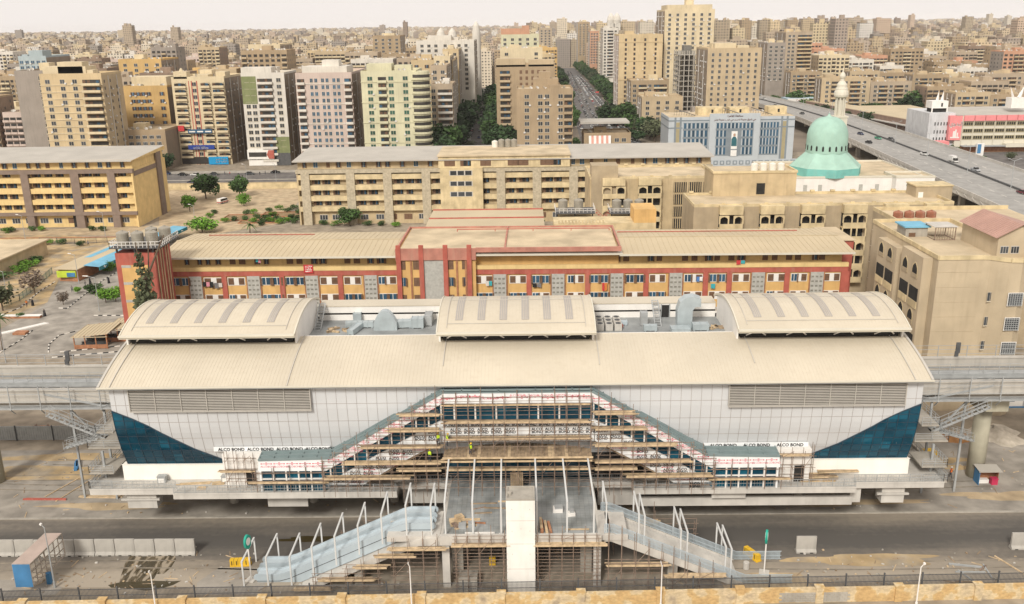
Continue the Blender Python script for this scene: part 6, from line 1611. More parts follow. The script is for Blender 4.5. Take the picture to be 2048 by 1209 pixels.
# ================================================================= flyover
FL=[(147.5,150),(148.0,270),(154.5,367),(161.0,454),(166.5,560),(168,640),(166,720),(158,820),(146,940),(128,1100)]
FR=[(186,150),(189.5,300),(192.4,357),(198.0,481),(201.2,581),(198.0,650),(191.5,731),(181,830),(166,945),(146,1105)]
FZ=[8,8,8,8,8,8,7.4,5.8,3.4,.6]
fo=thing('flyover','grey concrete flyover with two carriageways sweeping past the mosque','flyover',(175,400,0))
d=MB();e_=MB();pa=[MB(),MB()];md=MB()
for i in range(len(FL)-1):
 l0,l1,r0,r1,z0,z1=FL[i],FL[i+1],FR[i],FR[i+1],FZ[i],FZ[i+1]
 d.face([(*l0,z0),(*r0,z0),(*r1,z1),(*l1,z1)],0)
 e_.face([(l0[0],l0[1],z0-1.9),(l0[0],l0[1],z0-.02),(l1[0],l1[1],z1-.02),(l1[0],l1[1],z1-1.9)]).face([(r0[0],r0[1],z0-.02),(r0[0],r0[1],z0-1.9),(r1[0],r1[1],z1-1.9),(r1[0],r1[1],z1-.02)])
 e_.face([(l0[0],l0[1],z0-1.9),(l1[0],l1[1],z1-1.9),(r1[0],r1[1],z1-1.9),(r0[0],r0[1],z0-1.9)])
 for k,(p,q)in enumerate(((l0,l1),(r0,r1))):pa[k].bar((p[0],p[1],z0+.35),(q[0],q[1],z1+.35),.35,1.3)
 n_=14
 for j in range(n_):
  t=(j+.3)/n_;x=l0[0]+(l1[0]-l0[0])*t;y=l0[1]+(l1[1]-l0[1])*t;e_.bar((x-.12,y,z0-1.5),(x-.12,y+2.4,z0-.5),.2,.2)
 c0,c1=((l0[0]+r0[0])/2,l0[1]*.5+r0[1]*.5),((l1[0]+r1[0])/2,l1[1]*.5+r1[1]*.5)
 n_=max(2,int(math.dist(c0,c1)/2.4))
 for j in range(n_):
  t,t2=j/n_,(j+.86)/n_
  P=lambda t:(c0[0]+(c1[0]-c0[0])*t,c0[1]+(c1[1]-c0[1])*t,z0+(z1-z0)*t+.35)
  md.bar(P(t),P(t2),.5,.7)
putw('deck',d,[G_FLY],fo);putw('girder',e_,[CONC_L],fo)
for q in pa:putw('parapet',q,[CONC_L],fo)
putw('median',md,[STEEL_D],fo)
ln=MB()
for i in range(len(FL)-1):
 for f_ in(.26,.74):
  for j in range(10):
   t,t2=j/10,(j+.45)/10
   P=lambda t:(FL[i][0]+(FL[i+1][0]-FL[i][0])*t+f_*(FR[i][0]-FL[i][0]),FL[i][1]+(FL[i+1][1]-FL[i][1])*t+f_*(FR[i][1]-FL[i][1]),FZ[i]+(FZ[i+1]-FZ[i])*t+.012)
   ln.bar(P(t),P(t2),.18,.01)
putw('road_marking',ln,[KERBW],fo)
for i,y in enumerate((292,330,372,415,462,510,560)):
 xl=148+(y-270)*.065
 for dx in(5,19,33):
  p=putw('pier',MB().box(xl+dx-.9,xl+dx+.9,y-.9,y+.9,0,4.6),[CONC],fo)
 putw('cross_head',MB().box(xl+1.5,xl+37,y-1.2,y+1.2,4.6,6.1).tube((xl+.6,y,5.2),(xl+1.5,y,5.2),1.1,10),[CONC],fo)
def tall_lamp(x,y,z,h,label):
 s=thing('street_lamp',label,'street lamp',(x,y,z),group='lamps along the flyover')
 put('pole',MB().tube((0,0,0),(0,0,h),.16,6,r2=.09),[STEEL],s)
 for sx in(-1,1):put('arm',MB().tube((0,0,h),(sx*2.0,0,h+.8),.07,5).box(sx*2-.4,sx*2+.4,-.2,.2,h+.75,h+.9),[STEEL],s)
 return s
t0=tall_lamp(168.5,320,8,10,'twin-armed lamp on the flyover median, one of a spaced row')
for x,y in((170.5,357),(173,400),(176.5,445),(180,500),(183,560),(183.5,620)):copy_tree(t0,(x,y,8))
# ================================================================= long market hall and the pink-banded store
mk=thing('market_hall','long low brown brick market hall with red signs beyond the flyover','building',(230,590,0))
putw('wall',MB().prism([(223,545),(262,545),(262,640),(226,640),(206,700),(203,690)],0,8.6),[mat('grey brown brick',(.25,.17,.13),.9,.15,.4)],mk)
putw('canopy',MB().prism([(221,543),(223,545),(203.5,690),(201.5,689)],5.2,5.8).box(221,262,542.5,545,5.2,6.6),[CONC_L],mk)
putw('roof',MB().prism([(223.5,545.5),(261,545.5),(261,639),(226.5,639),(206,698),(204,690)],8.6,8.9),[SHEET],mk)
b=MB()
for i in range(16):y=548+i*9;x=222.8-i*1.22;b.box(x-.1,x+.05,y,y+6,.5,4.4)
putw('shop_front',b,[DARK],mk)
for i in range(3):lettering(mk,arabic('القاهرة'),2.0,228+i*12,542.4,5.4,RED)
rw=thing('annexe_wall','blue and white market wing with red lettering beyond the dome','building',(207,700,0))
putw('wall',MB().box(196,222,702,720,0,9),[mat('pale blue wall',(.40,.50,.55),.7,.1,.2)],rw);putw('sign_band',MB().box(196,222,701.7,702,7,9),[WHITE],rw);lettering(rw,arabic('محافظة القاهرة'),2.2,209,701.6,7.2,RED)
ml_=thing('department_store','white store with pink upper band, pink Arabic banner and rows of dark windows','building',(230,470,0))
MYY=470
putw('wall',MB().box(216,275,MYY,MYY+30,0,18.4),[CREAM],ml_);putw('end_wall',MB().box(203,216,MYY+2,MYY+30,0,19.6),[mat('grey white wall',(.55,.55,.55),.8,.12,.3,streak=.4)],ml_)
putw('roof',MB().face([(216,MYY,18.5),(275,MYY,18.5),(275,MYY+30,20),(216,MYY+30,20)]),[SHEET_G],ml_)
putw('banner',MB().box(212.4,218.6,MYY-.5,MYY+2,6.4,18.4),[PINK],ml_)
lettering(ml_,arabic('البدوي'),2.6,215.6,MYY-.55,13.6,WHITE,bold=.06)
b=MB()
for i,(w,h)in enumerate(((1.4,3.6),(1.0,4.6),(.8,2.6))):b.box(214.6+i*1.0,214.6+i*1.0+w*.7,MYY-.56,MYY-.5,8.0,8+h*.8)
b.box(213.4,217.9,MYY-.57,MYY-.5,7.4,8.0)
putw('emblem',b,[WHITE],ml_)
for i in range(11):
 x=219.4+i*5.3
 putw('pink_panel',MB().slabxz([(x,15.8),(x+4.9,15.8),(x+4.9,18.5),(x,18.5)],MYY-.8,MYY),[PINK],ml_)
 for z in(13.4,10.0,6.6):
  f=putw('window_band',MB().box(x+.1,x+4.8,MYY-.25,MYY,z,z+1.9),[OFT],ml_)
  g_=MB()
  for k in range(4):g_.box(x+.4+k*1.1,x+1.2+k*1.1,MYY-.32,MYY-.25,z+.35,z+1.7)
  putw('pane',g_,[DARK],f)
 putw('rib',MB().box(x-.35,x-.1,MYY-.5,MYY,4,16),[CREAM],ml_)
putw('canopy',MB().box(219,240,MYY-4,MYY,3.4,3.8).box(252,275,MYY-4,MYY,3.4,3.8),[STEEL],ml_);putw('sign',MB().box(240,252,MYY-4,MYY,3.0,4.6),[CREAM],ml_)
putw('shop_front',MB().box(219,275,MYY-.1,MYY,.2,3.2),[BRICK],ml_)
for z in(13.5,9.5,6):
 for k in range(6):putw('slit_window',MB().box(206+k*1.5,206.5+k*1.5,MYY+1.9,MYY+2,z,z+1.6),[DARK],ml_)
tp=putw('roof_tower',MB().box(205.3,213.5,MYY+6,MYY+13,21.6,25.2).box(205.5,206,MYY+6,MYY+6.5,19.5,21.6).box(213,213.5,MYY+6,MYY+6.5,19.5,21.6).box(205.8,213.2,MYY+7,MYY+12.5,19.6,21.6,1),[WHITE,DARK],ml_)
for x in(208.6,211.0):putw('spire',MB().tube((x,MYY+8,25.2),(x+.4,MYY+8,29.8),.9,4,r2=.05),[WHITE],tp)
putw('opening',MB().box(210,210.8,MYY+5.92,MYY+6,22.4,24.2),[DARK],tp)
t2=putw('roof_tower',MB().box(246,254,MYY+8,MYY+14,21,26),[WHITE],ml_);putw('spire',MB().tube((247,MYY+9,26),(245,MYY+9,31.6),.7,4,r2=.05),[WHITE],t2);putw('spire',MB().tube((250,MYY+9,26),(252,MYY+9,32),1.2,4,r2=.05),[WHITE],t2)
kb=thing('kiosk','white kiosk with a salmon roof below the pink banner','kiosk',(202,455,0))
putw('wall',MB().box(199.5,205,452,457,0,5.4),[WHITE],kb);putw('roof',MB().box(199.2,205.3,451.7,457.3,5.4,8.0),[PINK],kb);putw('opening',MB().box(201,202.2,451.9,452,2,3.6),[DARK],kb)
bb=thing('billboard','blue and white advertising pillar beside the flyover near the pink-banded store','billboard',(213,438,0))
putw('pillar',MB().box(212,215.4,437.6,438.4,0,8.8),[WHITE],bb);putw('sign',MB().box(212.3,214.0,437.5,437.6,4.2,8.4),[BLUEP],bb)
# ================================================================= campus behind the left viaduct
cs=thing('canteen','low canteen with a sky blue sheet canopy and blue sign band behind the campus road','building',(-122,262,0))
A0,A1=Vector((-121.5,242,0)),Vector((-115.5,296,0))
putw('wall',MB().prism([(-127.5,243),(-122,242),(-116,296),(-122,297)],0,3.4),[BRICK],cs)
putw('roof',MB().prism([(-128.5,242.4),(-121.5,241.4),(-115.5,296.5),(-122.5,297.5)],3.4,3.6),[SHEET],cs)
putw('canopy',MB().face([(-121.5,245,3.75),(-117.2,245,3.3),(-111.0,297,3.3),(-115.5,297,3.75)]),[SKYB],cs)
sg_=putw('sign_band',MB().prism([(-117.2,245),(-117.0,245),(-110.8,297),(-111.0,297)],2.3,3.3),[mat('deep turquoise sign',(.02,.17,.20),.6,.1)],cs)
b=MB();rr=random.Random(2)
for i in range(14):
 y=247+i*3.5;x=-116.98+(y-245)*.1192+.06
 for k in range(5):b.bar((x,y+k*.5,2.5+rr.random()*.3),(x+.05,y+k*.5+.35,2.8+rr.random()*.3),.14)
putw('lettering',b,[WHITE],sg_)
putw('patch',MB().face([(-125.8,255,3.62),(-123.8,255,3.62),(-121.6,272,3.62),(-123.6,272,3.62)]),[SKYB],cs)
putw('kiosk_front',MB().box(-127.4,-122.2,241.7,242.0,1.3,3.1).box(-124.6,-122.4,241.5,241.7,1.5,2.6,1),[mat('lime panel',(.45,.55,.05),.6),BLUEP],cs)
lbn=thing('workshop','long low ochre workshop with a dusty flat roof at the left edge','building',(-155,260,0))
putw('wall',MB().prism([(-180,215),(-147.5,241),(-146.6,275),(-180,272)],0,4.2),[TAN],lbn);putw('roof',MB().prism([(-181,214),(-146.8,240.2),(-145.8,275.8),(-181,273)],4.2,4.6),[RDUST],lbn)
def shelter(x,y,rz,label,w=7.6,d=9.0):
 s=thing('shade_shelter',label,'shelter',(x,y,0),rz,group='timber shade shelters')
 rf=MB();rf.face([(-w/2,-d/2,2.8),(w/2,-d/2,3.3),(w/2,d/2,3.3),(-w/2,d/2,2.8)]).box(-w/2,w/2,-d/2-.05,-d/2,2.7,2.85)
 for i in range(10):xq=-w/2+i*w/9;rf.bar((xq,-d/2,2.85+.5*i/9),(xq,d/2,2.85+.5*i/9),.06,.05)
 put('roof',rf,[SHEET],s)
 for i in range(4):
  for yy in(-d/2+.3,d/2-.3):put('post',MB().box(-w/2+.3+i*(w-.7)/3,-w/2+.5+i*(w-.7)/3,yy-.1,yy+.1,0,2.9+.45*i/3),[BRICK],s)
 put('side_panel',MB().box(-w/2+.3,w/2-.3,-d/2+.25,-d/2+.32,.1,1.0),[BRICK],s)
 for yy in(-2.5,0,2.5):put('bench',MB().box(-w/2+1,w/2-1,yy,yy+.5,.4,.5).box(-w/2+1,w/2-1,yy+.5,yy+.6,.4,1.0).box(-w/2+1.2,-w/2+1.35,yy,yy+.5,0,.4).box(w/2-1.35,w/2-1.2,yy,yy+.5,0,.4),[STEEL_D],s)
 return s
x,y=gx(176,698);s1=shelter(x+.6,y+4,R(3),'timber shade shelter with benches beside the campus road, the one in the open')
x,y=gx(245,688);copy_tree(s1,(x-.5,y+5.5,0),R(3),'timber shade shelter half hidden behind the left roof vault')
for px,py,h,ln_ in((4,618,1.0,'long brick planter with low white wall in the campus square'),):
 x,y=gx(45,636);pl_=thing('planter',ln_,'planter',(x,y,0));putw('brick_side',MB().box(x-9,x+4.5,y-.6,y+.6,0,.55),[BRICK],pl_);putw('coping',MB().box(x-9.1,x+4.6,y-.7,y+.7,.55,.68),[WHITE],pl_)
 x,y=gx(42,668);pl_=thing('planter','small brick planter with a white ramp in the campus square','planter',(x,y,0));putw('brick_side',MB().box(x-1.4,x+1.4,y-1,y+1,0,.5),[BRICK],pl_);putw('ramp',MB().prism([(x-8,y-3),(x-6.6,y-3.6),(x+3,y+7),(x+1.6,y+7.6)],0,.25),[WHITE],pl_)
def fence(pts,label,h=1.9,step=2.5,m=None):
 P=[Vector((*gx(*p),0))for p in pts];f=thing('iron_fence',label,'fence',P[0])
 for a,c in zip(P,P[1:]):
  n_=max(1,int((c-a).length/step));r_=MB()
  for i in range(n_+1):q=a.lerp(c,i/n_);r_.bar(q,q+Vector((0,0,h)),.12)
  for k in(.15,.95):r_.bar(a+Vector((0,0,h*k)),c+Vector((0,0,h*k)),.08)
  k=int((c-a).length/.3)
  for i in range(k):q=a.lerp(c,i/k);r_.bar(q,q+Vector((0,0,h*.95)),.04)
  putw('bar_panel',r_,[m or STEEL_D],f)
 return f
fence([(5,617),(40,603),(75,575),(105,548)],'green grey iron fence round the sandy yard left of the campus square',m=mat('green grey iron',(.12,.16,.12),.7))
fence([(80,487),(150,489),(215,486)],'iron fence on the low wall in front of the left lawns')
fence([(330,377),(592,374)],'iron fence on top of the long pale garden wall by the street',h=2.0)
gw=thing('garden_wall','long pale garden wall between the campus and the tree-lined street','wall',(-120,388,0))
putw('wall',MB().box(-170,-70,388.5,389,0,2.6),[TAN_L],gw);putw('coping',MB().box(-170.1,-69.9,388.4,389.1,2.6,2.8),[TAN_G],gw)
gw=thing('garden_wall','low pink wall edging the lawn in front of the yellow hostel','wall',(-160,295,0))
putw('wall',MB().box(-260,-122,293,293.5,0,.9),[TAN_L],gw);putw('coping',MB().box(-260,-122,292.9,293.6,.9,1.05),[BRICK],gw)
for i,(px,py,w,d_)in enumerate(((500,436,18,10),(570,430,16,8),(520,445,14,4))):
 x,y=gx(px,py);structure('flower_bed',MB().box(x-w/2,x+w/2,y-d_/2,y+d_/2,0,.12),[G_SOIL])
 structure('kerb',MB().box(x-w/2-.25,x+w/2+.25,y-d_/2-.25,y-d_/2,0,.35).box(x-w/2-.25,x-w/2,y-d_/2,y+d_/2,0,.35).box(x+w/2,x+w/2+.25,y-d_/2,y+d_/2,0,.35).box(x-w/2,x+w/2,y+d_/2,y+d_/2+.25,0,.35),[BRICK])
# ================================================================= city blocks
def wallmat(name,col,streak=.35):
 return mat(name,col,.88,.14,.12,streak=streak,dirt=mulc(col,.55))
W={k:wallmat(k+' city plaster',c)for k,c in{'beige':(.46,.36,.23),'tan':(.36,.27,.17),'sand':(.54,.42,.25),'cream':(.60,.50,.33),'pale':(.60,.56,.49),'grey':(.30,.26,.22),'pinkish':(.52,.42,.36),'ochre':(.54,.36,.15),'brown':(.25,.18,.13),'rose':(.50,.28,.18),'greenish':(.56,.53,.36),'dusty':(.40,.32,.23),'bluish':(.36,.42,.43)}.items()}
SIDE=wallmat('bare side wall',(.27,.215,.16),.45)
WD=mat('dark window',(.05,.045,.04),.3,.4,.2)
AC=mat('white air conditioner',(.6,.58,.54),.7,.05)
def roof_clutter(b,x0,x1,y0,y1,z,rnd,mi,mr,md):
 """stair head, tanks, dishes, low walls"""
 w,d=x1-x0,y1-y0
 a=x0+rnd.uniform(.1,.55)*w;c=y0+rnd.uniform(.25,.5)*d
 b.box(a,a+min(6,w*.35),c,c+min(6,d*.4),z+.02,z+rnd.uniform(2.6,3.8),mi)
 if rnd.random()<.5:a=x0+rnd.uniform(.05,.7)*w;b.box(a,a+w*.22,y0+.5,y0+d*.3,z+.02,z+rnd.uniform(1.6,2.8),mi)
 for i in range(rnd.randint(1,4)):xx_,yy=x0+rnd.uniform(.1,.9)*w,y0+rnd.uniform(.1,.8)*d;b.tube((xx_,yy,z),(xx_,yy,z+1.4),.6,7,md)
 for i in range(rnd.randint(2,7)):
  xx_,yy=x0+rnd.uniform(.06,.94)*w,y0+rnd.uniform(.05,.5)*d
  b.tube((xx_,yy,z+.9),(xx_+.2,yy-.3,z+1.2),.2,7,mr,r2=.85,cap=False)
def parapet_mb(b,x0,x1,y0,y1,z,h,m,t=.25):
 b.box(x0,x1,y0,y0+t,z,z+h,m).box(x0,x1,y1-t,y1,z,z+h,m).box(x0,x0+t,y0+t,y1-t,z,z+h,m).box(x1-t,x1,y0+t,y1-t,z,z+h,m)
def tower(label,px0,px1,ytop,Y,D,wall,cols,pitch=3.1,trim='cream',kind='plain',balc=(),zlow=0,side=0,stripes=(),bands=0,parts=True,top=None,seed=0,side_wall=None,first=1.0,ww=2.0,wh=1.75,name='apartment_tower',arches=False,ac=.3,slabw=1.2):
 """a named tall block: px0..px1 its front's edges, ytop its roof line, Y its distance. cols: window columns as fractions of the front; balc: (from, to) fractions of balcony stacks"""
 rnd=random.Random(seed*31+int(px0))
 ym=(px0+px1)/2
 x0,x1=xx(px0,ytop,Y),xx(px1,ytop,Y);zt=zx(ym,ytop,Y);w=x1-x0
 t=thing(name,label,'building',((x0+x1)/2,Y,0));cx=t.location.x
 b=MB();b.box(x0,x1,Y,Y+D,0,zt,0,skip='lrb')
 for f_,xs in(('l',x0),('r',x1)):
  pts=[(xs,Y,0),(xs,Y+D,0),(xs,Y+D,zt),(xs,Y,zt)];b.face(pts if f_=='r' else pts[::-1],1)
 parapet_mb(b,x0,x1,Y,Y+D,zt,1.0,0)
 nf=int((zt-first-.6)/pitch)
 fl=[zt-.9-(i+1)*pitch+.55 for i in range(nf)]
 fl=[z for z in fl if z>max(.8,zlow)]
 for z in fl:
  for c in cols:
   if rnd.random()<ac:xa=x0+c*w+rnd.choice((-1.6,1.0));b.box(xa,xa+.9,Y-.55,Y,z-.3,z+.4,2)
 for s_ in stripes:b.box(x0+s_[0]*w,x0+s_[1]*w,Y-.08,Y,0,zt-1,3)
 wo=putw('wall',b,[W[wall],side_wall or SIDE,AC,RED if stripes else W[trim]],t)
 rf=MB();rf.box(x0+.25,x1-.25,Y+.25,Y+D-.25,zt-.02,zt+.05,0)
 ro=putw('roof',rf,[RDUST],t)
 rc=MB();roof_clutter(rc,x0+.5,x1-.5,Y+1,Y+D-1,zt+.05,rnd,0,1,2)
 if top:top(rc,x0,x1,Y,D,zt)
 runs=[]
 for f,mi in zip(rc.f,rc.m):
  r=[min(f),max(f),[f],mi]
  while runs and runs[-1][1]>=r[0]:p=runs.pop();r=[min(p[0],r[0]),max(p[1],r[1]),p[2]+r[2],mi]
  runs.append(r)
 for lo,hi,fs,mi in runs:
  q=MB();q.v=rc.v[lo:hi+1];q.f=[tuple(i-lo for i in f)for f in fs];q.m=[0]*len(fs)
  putw(('roof_room','satellite_dish','water_tank')[mi],q,[(W[trim],CONC_L,TANK)[mi]],ro)
 for z in fl:
  for c in cols:
   if any(a-.01<c<e+.01 for a,e in balc):continue
   window(t,kind,x0+c*w-ww/2-cx,z,ww,wh,-.003)
 for a,e in balc:
  for i,z in enumerate(fl):
   xa,xb=x0+a*w,x0+e*w
   bb_=MB();bb_.box(xa,xb,Y-slabw,Y,z-.95,z-.75,0).box(xa,xb,Y-slabw,Y-slabw+.12,z-.75,z+.15,0).box(xa,xa+.12,Y-slabw+.12,Y,z-.75,z+.15,0).box(xb-.12,xb,Y-slabw+.12,Y,z-.75,z+.15,0)
   bb_.box(xa+.15,xb-.15,Y-.05,Y,z-.7,z+1.6,1)
   k=max(1,int((xb-xa)/1.8))
   for j in range(k):
    xq=xa+.3+(xb-xa-.4)*j/k;hgt=rnd.choice((1.5,1.5,1.3));
    if rnd.random()<.55:bb_.box(xq,xq+(xb-xa)/k*.6,Y-.1,Y-.05,z-.7,z-.7+hgt+.6,2 if rnd.random()<.6 else 3)
   if arches:bb_.slabxz([(xa,z+1.6),(xb,z+1.6),(xb,z+.9),(xb-.4,z+1.3),((xa+xb)/2,z+1.5),(xa+.4,z+1.3),(xa,z+.9)],Y-slabw+.02,Y-slabw+.12,0)
   putw('balcony',bb_,[W[trim],WD,SHUT,GLASSB],t)
 if bands:
  bm=MB()
  for i,z in enumerate(fl):
   if i%bands==0:bm.box(x0-.2,x1+.2,Y-.25,Y,z-.8,z-.45)
  putw('band',bm,[W[trim]],t)
 if side:
  for sgn in((1,)if side==1 else(-1,)if side==-1 else(1,-1)):
   xs=x1 if sgn>0 else x0;n_=max(1,int(D/6))
   sm=MB()
   for z in fl:
    for j in range(n_):
     y=Y+2+j*(D-3)/n_
     if rnd.random()<.85:sm.box(xs if sgn>0 else xs-.04,xs+.04 if sgn>0 else xs,y,y+1.1,z,z+1.4,0)
     if rnd.random()<.4:sm.box(xs if sgn>0 else xs-.5,xs+.5 if sgn>0 else xs,y+1.3,y+2.1,z-.3,z+.3,1)
   for y in(Y+D*.3,Y+D*.72):sm.box(xs if sgn>0 else xs-.25,xs+.25 if sgn>0 else xs,y,y+.25,0,zt-.5,1)
   putw('side_window',sm,[WD,AC],wo)
 return t
def boxes_on(*bs):
 def f(rc,x0,x1,Y,D,zt):
  for a,c,d0,d1,h in bs:rc.box(x0+a*(x1-x0),x0+c*(x1-x0),Y+d0,Y+d1,zt+.05,zt+h,0)
 return f
G4=(.12,.37,.62,.87)
tower('grey brown slab tower with a cracked blank front at the far left',28,92,146,440,38,'grey',(.8,),zlow=8,side=0,seed=1,ac=.2)
tower('orange beige apartment tower with cream floor bands and green awnings on its right balconies',78,202,152,428,22,'sand',(.12,.36,.56),balc=((.68,.98),),bands=1,zlow=6,side=1,seed=2,trim='cream',top=boxes_on((.05,.75,1,12,4),(.3,.7,1,8,6)),ac=.15,side_wall=W['beige'],slabw=1.8)
tower('plain yellow office block studded with air conditioners between two ornate towers',246,334,176,476,30,'ochre',(.2,.32,.44,.56,.86),kind='open',zlow=10,seed=3,ac=.5,top=boxes_on((.1,.9,6,20,5)),pitch=3.6)
tower('low tan three-storey block with a dusty roof at the foot of the yellow office block',237,330,264,446,26,'tan',(.1,.25,.4,.55,.7,.85),kind='clear',seed=4,ac=.1,ww=2.2)
B4=tower('ornate cream tower with red vertical stripes, arched balconies and blue banners',342,448,158,463,30,'cream',(.42,),balc=((.04,.27),(.54,.72),(.76,.99)),side=1,stripes=((.315,.33),(.365,.385),(.465,.485)),trim='cream',seed=5,arches=True,ac=0,top=boxes_on((.05,.3,0,5,3.5),(.8,.98,4,12,3)))
b=MB();x0=xx(352,150,463);b.tube((x0+2,465,43.5),(x0+2,465,47),2.4,8,r2=.3);putw('turret_roof',b,[W['cream']],B4)
BAN=mat('blue banner',(.02,.05,.26),.6,.05);BAN2=mat('sky blue sign',(.01,.26,.52),.6,.05)
for y0,y1,a,c,m_,nm in((284,300,377,425,mat('slate blue banner',(.03,.10,.18),.6),'banner'),(290,299,375,428,BAN,'banner'),(313,328,398,457,BAN2,'sign')):
 pass
za,zb=zx(402,299,461.5),zx(402,290.5,461.5)
o=putw('banner',MB().box(xx(377,295,461.5),xx(429,295,461.5),461.2,461.5,za,zb),[BAN],B4);lettering(o,'ORTHO CENTRE',1.0,xx(401,295,461),461.15,za+.25,WHITE,bold=.06);lettering(o,arabic('مدينة نصر'),1.1,xx(401,295,461),461.15,za+1.1,WHITE)
o=putw('banner',MB().box(xx(376,262,461.5),xx(424,262,461.5),461.2,461.5,zx(400,267,461.5),zx(400,259,461.5)),[mat('slate blue banner 2',(.03,.10,.18),.6)],B4)
lm=MB();[lm.box(xx(378+i*16,263,461),xx(390+i*16,263,461),461.1,461.2,zx(400,265,461),zx(400,262.5,461))for i in range(3)];putw('lettering',lm,[WHITE],o)
o=putw('sign',MB().box(xx(418,322,461),xx(457,322,461),460.7,461.2,zx(440,329,461),zx(440,314,461)),[BAN2],B4);lettering(o,arabic('مدينة نصر'),1.4,xx(442,322,460),460.6,zx(440,320,461),WHITE);lettering(o,arabic('القاهرة شرق'),1.2,xx(442,322,460),460.6,zx(440,325,461),WHITE)
putw('sign',MB().box(xx(356,258,461),xx(368,258,461),461.0,461.4,zx(362,263,461),zx(362,252,461)),[CL['red']],B4)
putw('shop_front',MB().box(xx(365,338,462),xx(455,338,462),462.8,463,.3,3.8),[WD],B4)
B5=tower('slim white and olive green tower with glazed balconies down its middle',481,568,150,456,25,'pale',(.12,.26,.86),balc=((.36,.72),),side=1,trim='pale',seed=6,ac=.05,top=boxes_on((.0,.7,1,10,3.4)))
OLV=mat('olive green plaster',(.20,.22,.10),.85,.15,.3,streak=.3)
x0,x1=xx(481,150,456),xx(568,150,456)
for a,c,z0,z1 in((0,.34,30,43),(.68,1.0,5.5,14)):putw('green_panel',MB().box(x0+a*(x1-x0),x0+c*(x1-x0),455.93,456,z0,z1),[OLV],B5)
putw('shop_front',MB().box(x0+.5,x0+14,455.2,456,.2,3.0).box(x0,x0+13,454.6,456,3.4,8.0),[WHITE],B5);putw('shop_window',MB().box(x0+.8,x0+9.5,454.5,454.6,4.6,6.8),[WD],B5);putw('shop_sign',MB().slabxz([(x0+9.6,5.6),(x0+10.6,7.8),(x0+13.2,7.8),(x0+13.2,3.6),(x0+10.6,3.6)],454.4,454.6),[RED],B5);putw('gate',MB().box(x0+14.2,x1,455.5,456,.2,6.2),[STEEL_D],B5)
tower('pinkish white tower with blue windows in arched surrounds and a dark bare side',590,703,150,445,42,'pinkish',(.28,.36,.48,.56,.68,.76),kind='blue',balc=((.02,.16),(.86,.99)),side=1,trim='pale',seed=7,bands=3,ac=.05,ww=1.3,top=boxes_on((.1,.9,3,20,3.6),(.45,.75,5,12,6.5)))
B7=tower('pale lime tower with green shuttered windows and rounded corner balconies',721,832,146,438,26,'greenish',(.16,.54,.80),kind='green',balc=((.30,.46),),trim='greenish',seed=8,bands=3,side=1,ww=2.2,ac=.2,top=boxes_on((.1,.55,2,12,4),(.6,.9,3,10,3.2)))
x1=xx(832,146,438);zt=zx(776,146,438)
rb=MB();rb.lathe([(4.6,0),(4.6,zt+.4)],20,(x1+1.2,441.6));putw('corner_bay',rb,[W['greenish']],B7)
for i in range(int(zt/3.1)):
 z=zt-2.5-i*3.1;bb_=MB();bb_.lathe([(5.2,z-.9),(5.2,z+.1),(5.05,z+.1),(5.05,z-.7),(4.0,z-.7)],20,(x1+1.2,441.6),0).lathe([(4.66,z+.1),(4.66,z+1.5)],20,(x1+1.2,441.6),1);putw('balcony',bb_,[W['greenish'],WD],B7)
tower('yellow apartment block stepping down towards the narrow avenue',822,905,124,545,30,'sand',G4,kind='open',zlow=14,seed=9,side=1,trim='sand')
tower('white and brown terraced block with long balcony bands beside the narrow avenue',862,905,172,476,22,'dusty',(.1,),balc=((.3,.98),),trim='pale',seed=10,side=1)
tower('large white block with small square windows behind the yellow apartment block',832,948,84,640,40,'pale',(.1,.22,.34,.5,.62,.74,.86),seed=11,zlow=20,side=1,trim='pale',top=boxes_on((.2,.6,3,14,4)))
for i,(Y_,h)in enumerate(((498,40),(536,44),(574,41),(614,46),(656,44),(700,47),(745,44))):
 pxr=[893,900,908,917,926,934,941][i]
 tower(('nearest','second','third','fourth','fifth','sixth','farthest')[i]+' block of the balconied row lining the left side of the narrow avenue',pxr-32,pxr,60+(66-h)*1850/Y_*.93-15,Y_,30,['dusty','cream','beige','sand','dusty','beige','cream'][i],(.25,.75),seed=20+i,side=1,zlow=10,ac=.3)
 rs_=random.Random(i)
 xr=xx(pxr,60+(66-h)*1850/Y_*.93-15,Y_);t=[o for o in bpy.data.objects if o.name.startswith('apartment_tower')][-1]
B11=tower('broad tan block with roof terraces between the two avenues',992,1110,134,486,24,'tan',(.42,.52,.62,.72,.82),kind='shutter',balc=((.06,.24),),seed=31,trim='beige',ww=1.3,top=boxes_on((.0,.5,0,12,4),(.55,.98,0,10,3.4)),zlow=6,side_wall=W['tan'])
B12=tower('plain tan block with shuttered windows, right in front of the broad tan block',1033,1146,182,436,24,'tan',(.18,.42,.54,.78),kind='plain',balc=((.84,.99),),seed=32,trim='tan',top=boxes_on((.3,.75,6,18,5),(.4,.6,8,14,8)),ac=.5,side_wall=W['tan'])
tower('cream block with a red roof room behind the broad tan block',1000,1085,100,590,28,'cream',(.15,.85),seed=33,trim='cream',zlow=30,ac=.05)
tower('cream block with a terracotta roof house, tallest behind the broad tan block',1002,1078,72,690,30,'greenish',(.1,.3,.5,.7,.9),seed=34,trim='rose',top=boxes_on((.0,.55,2,14,5),(.55,.75,2,10,7)),zlow=38)
tower('low old two-storey house with striped pink and white awnings between the avenues',1168,1262,270,446,18,'tan',(.7,.85),seed=35,trim='beige',ac=.1,name='house')
x0,x1=xx(1178,290,444),xx(1222,290,444)
b=MB()
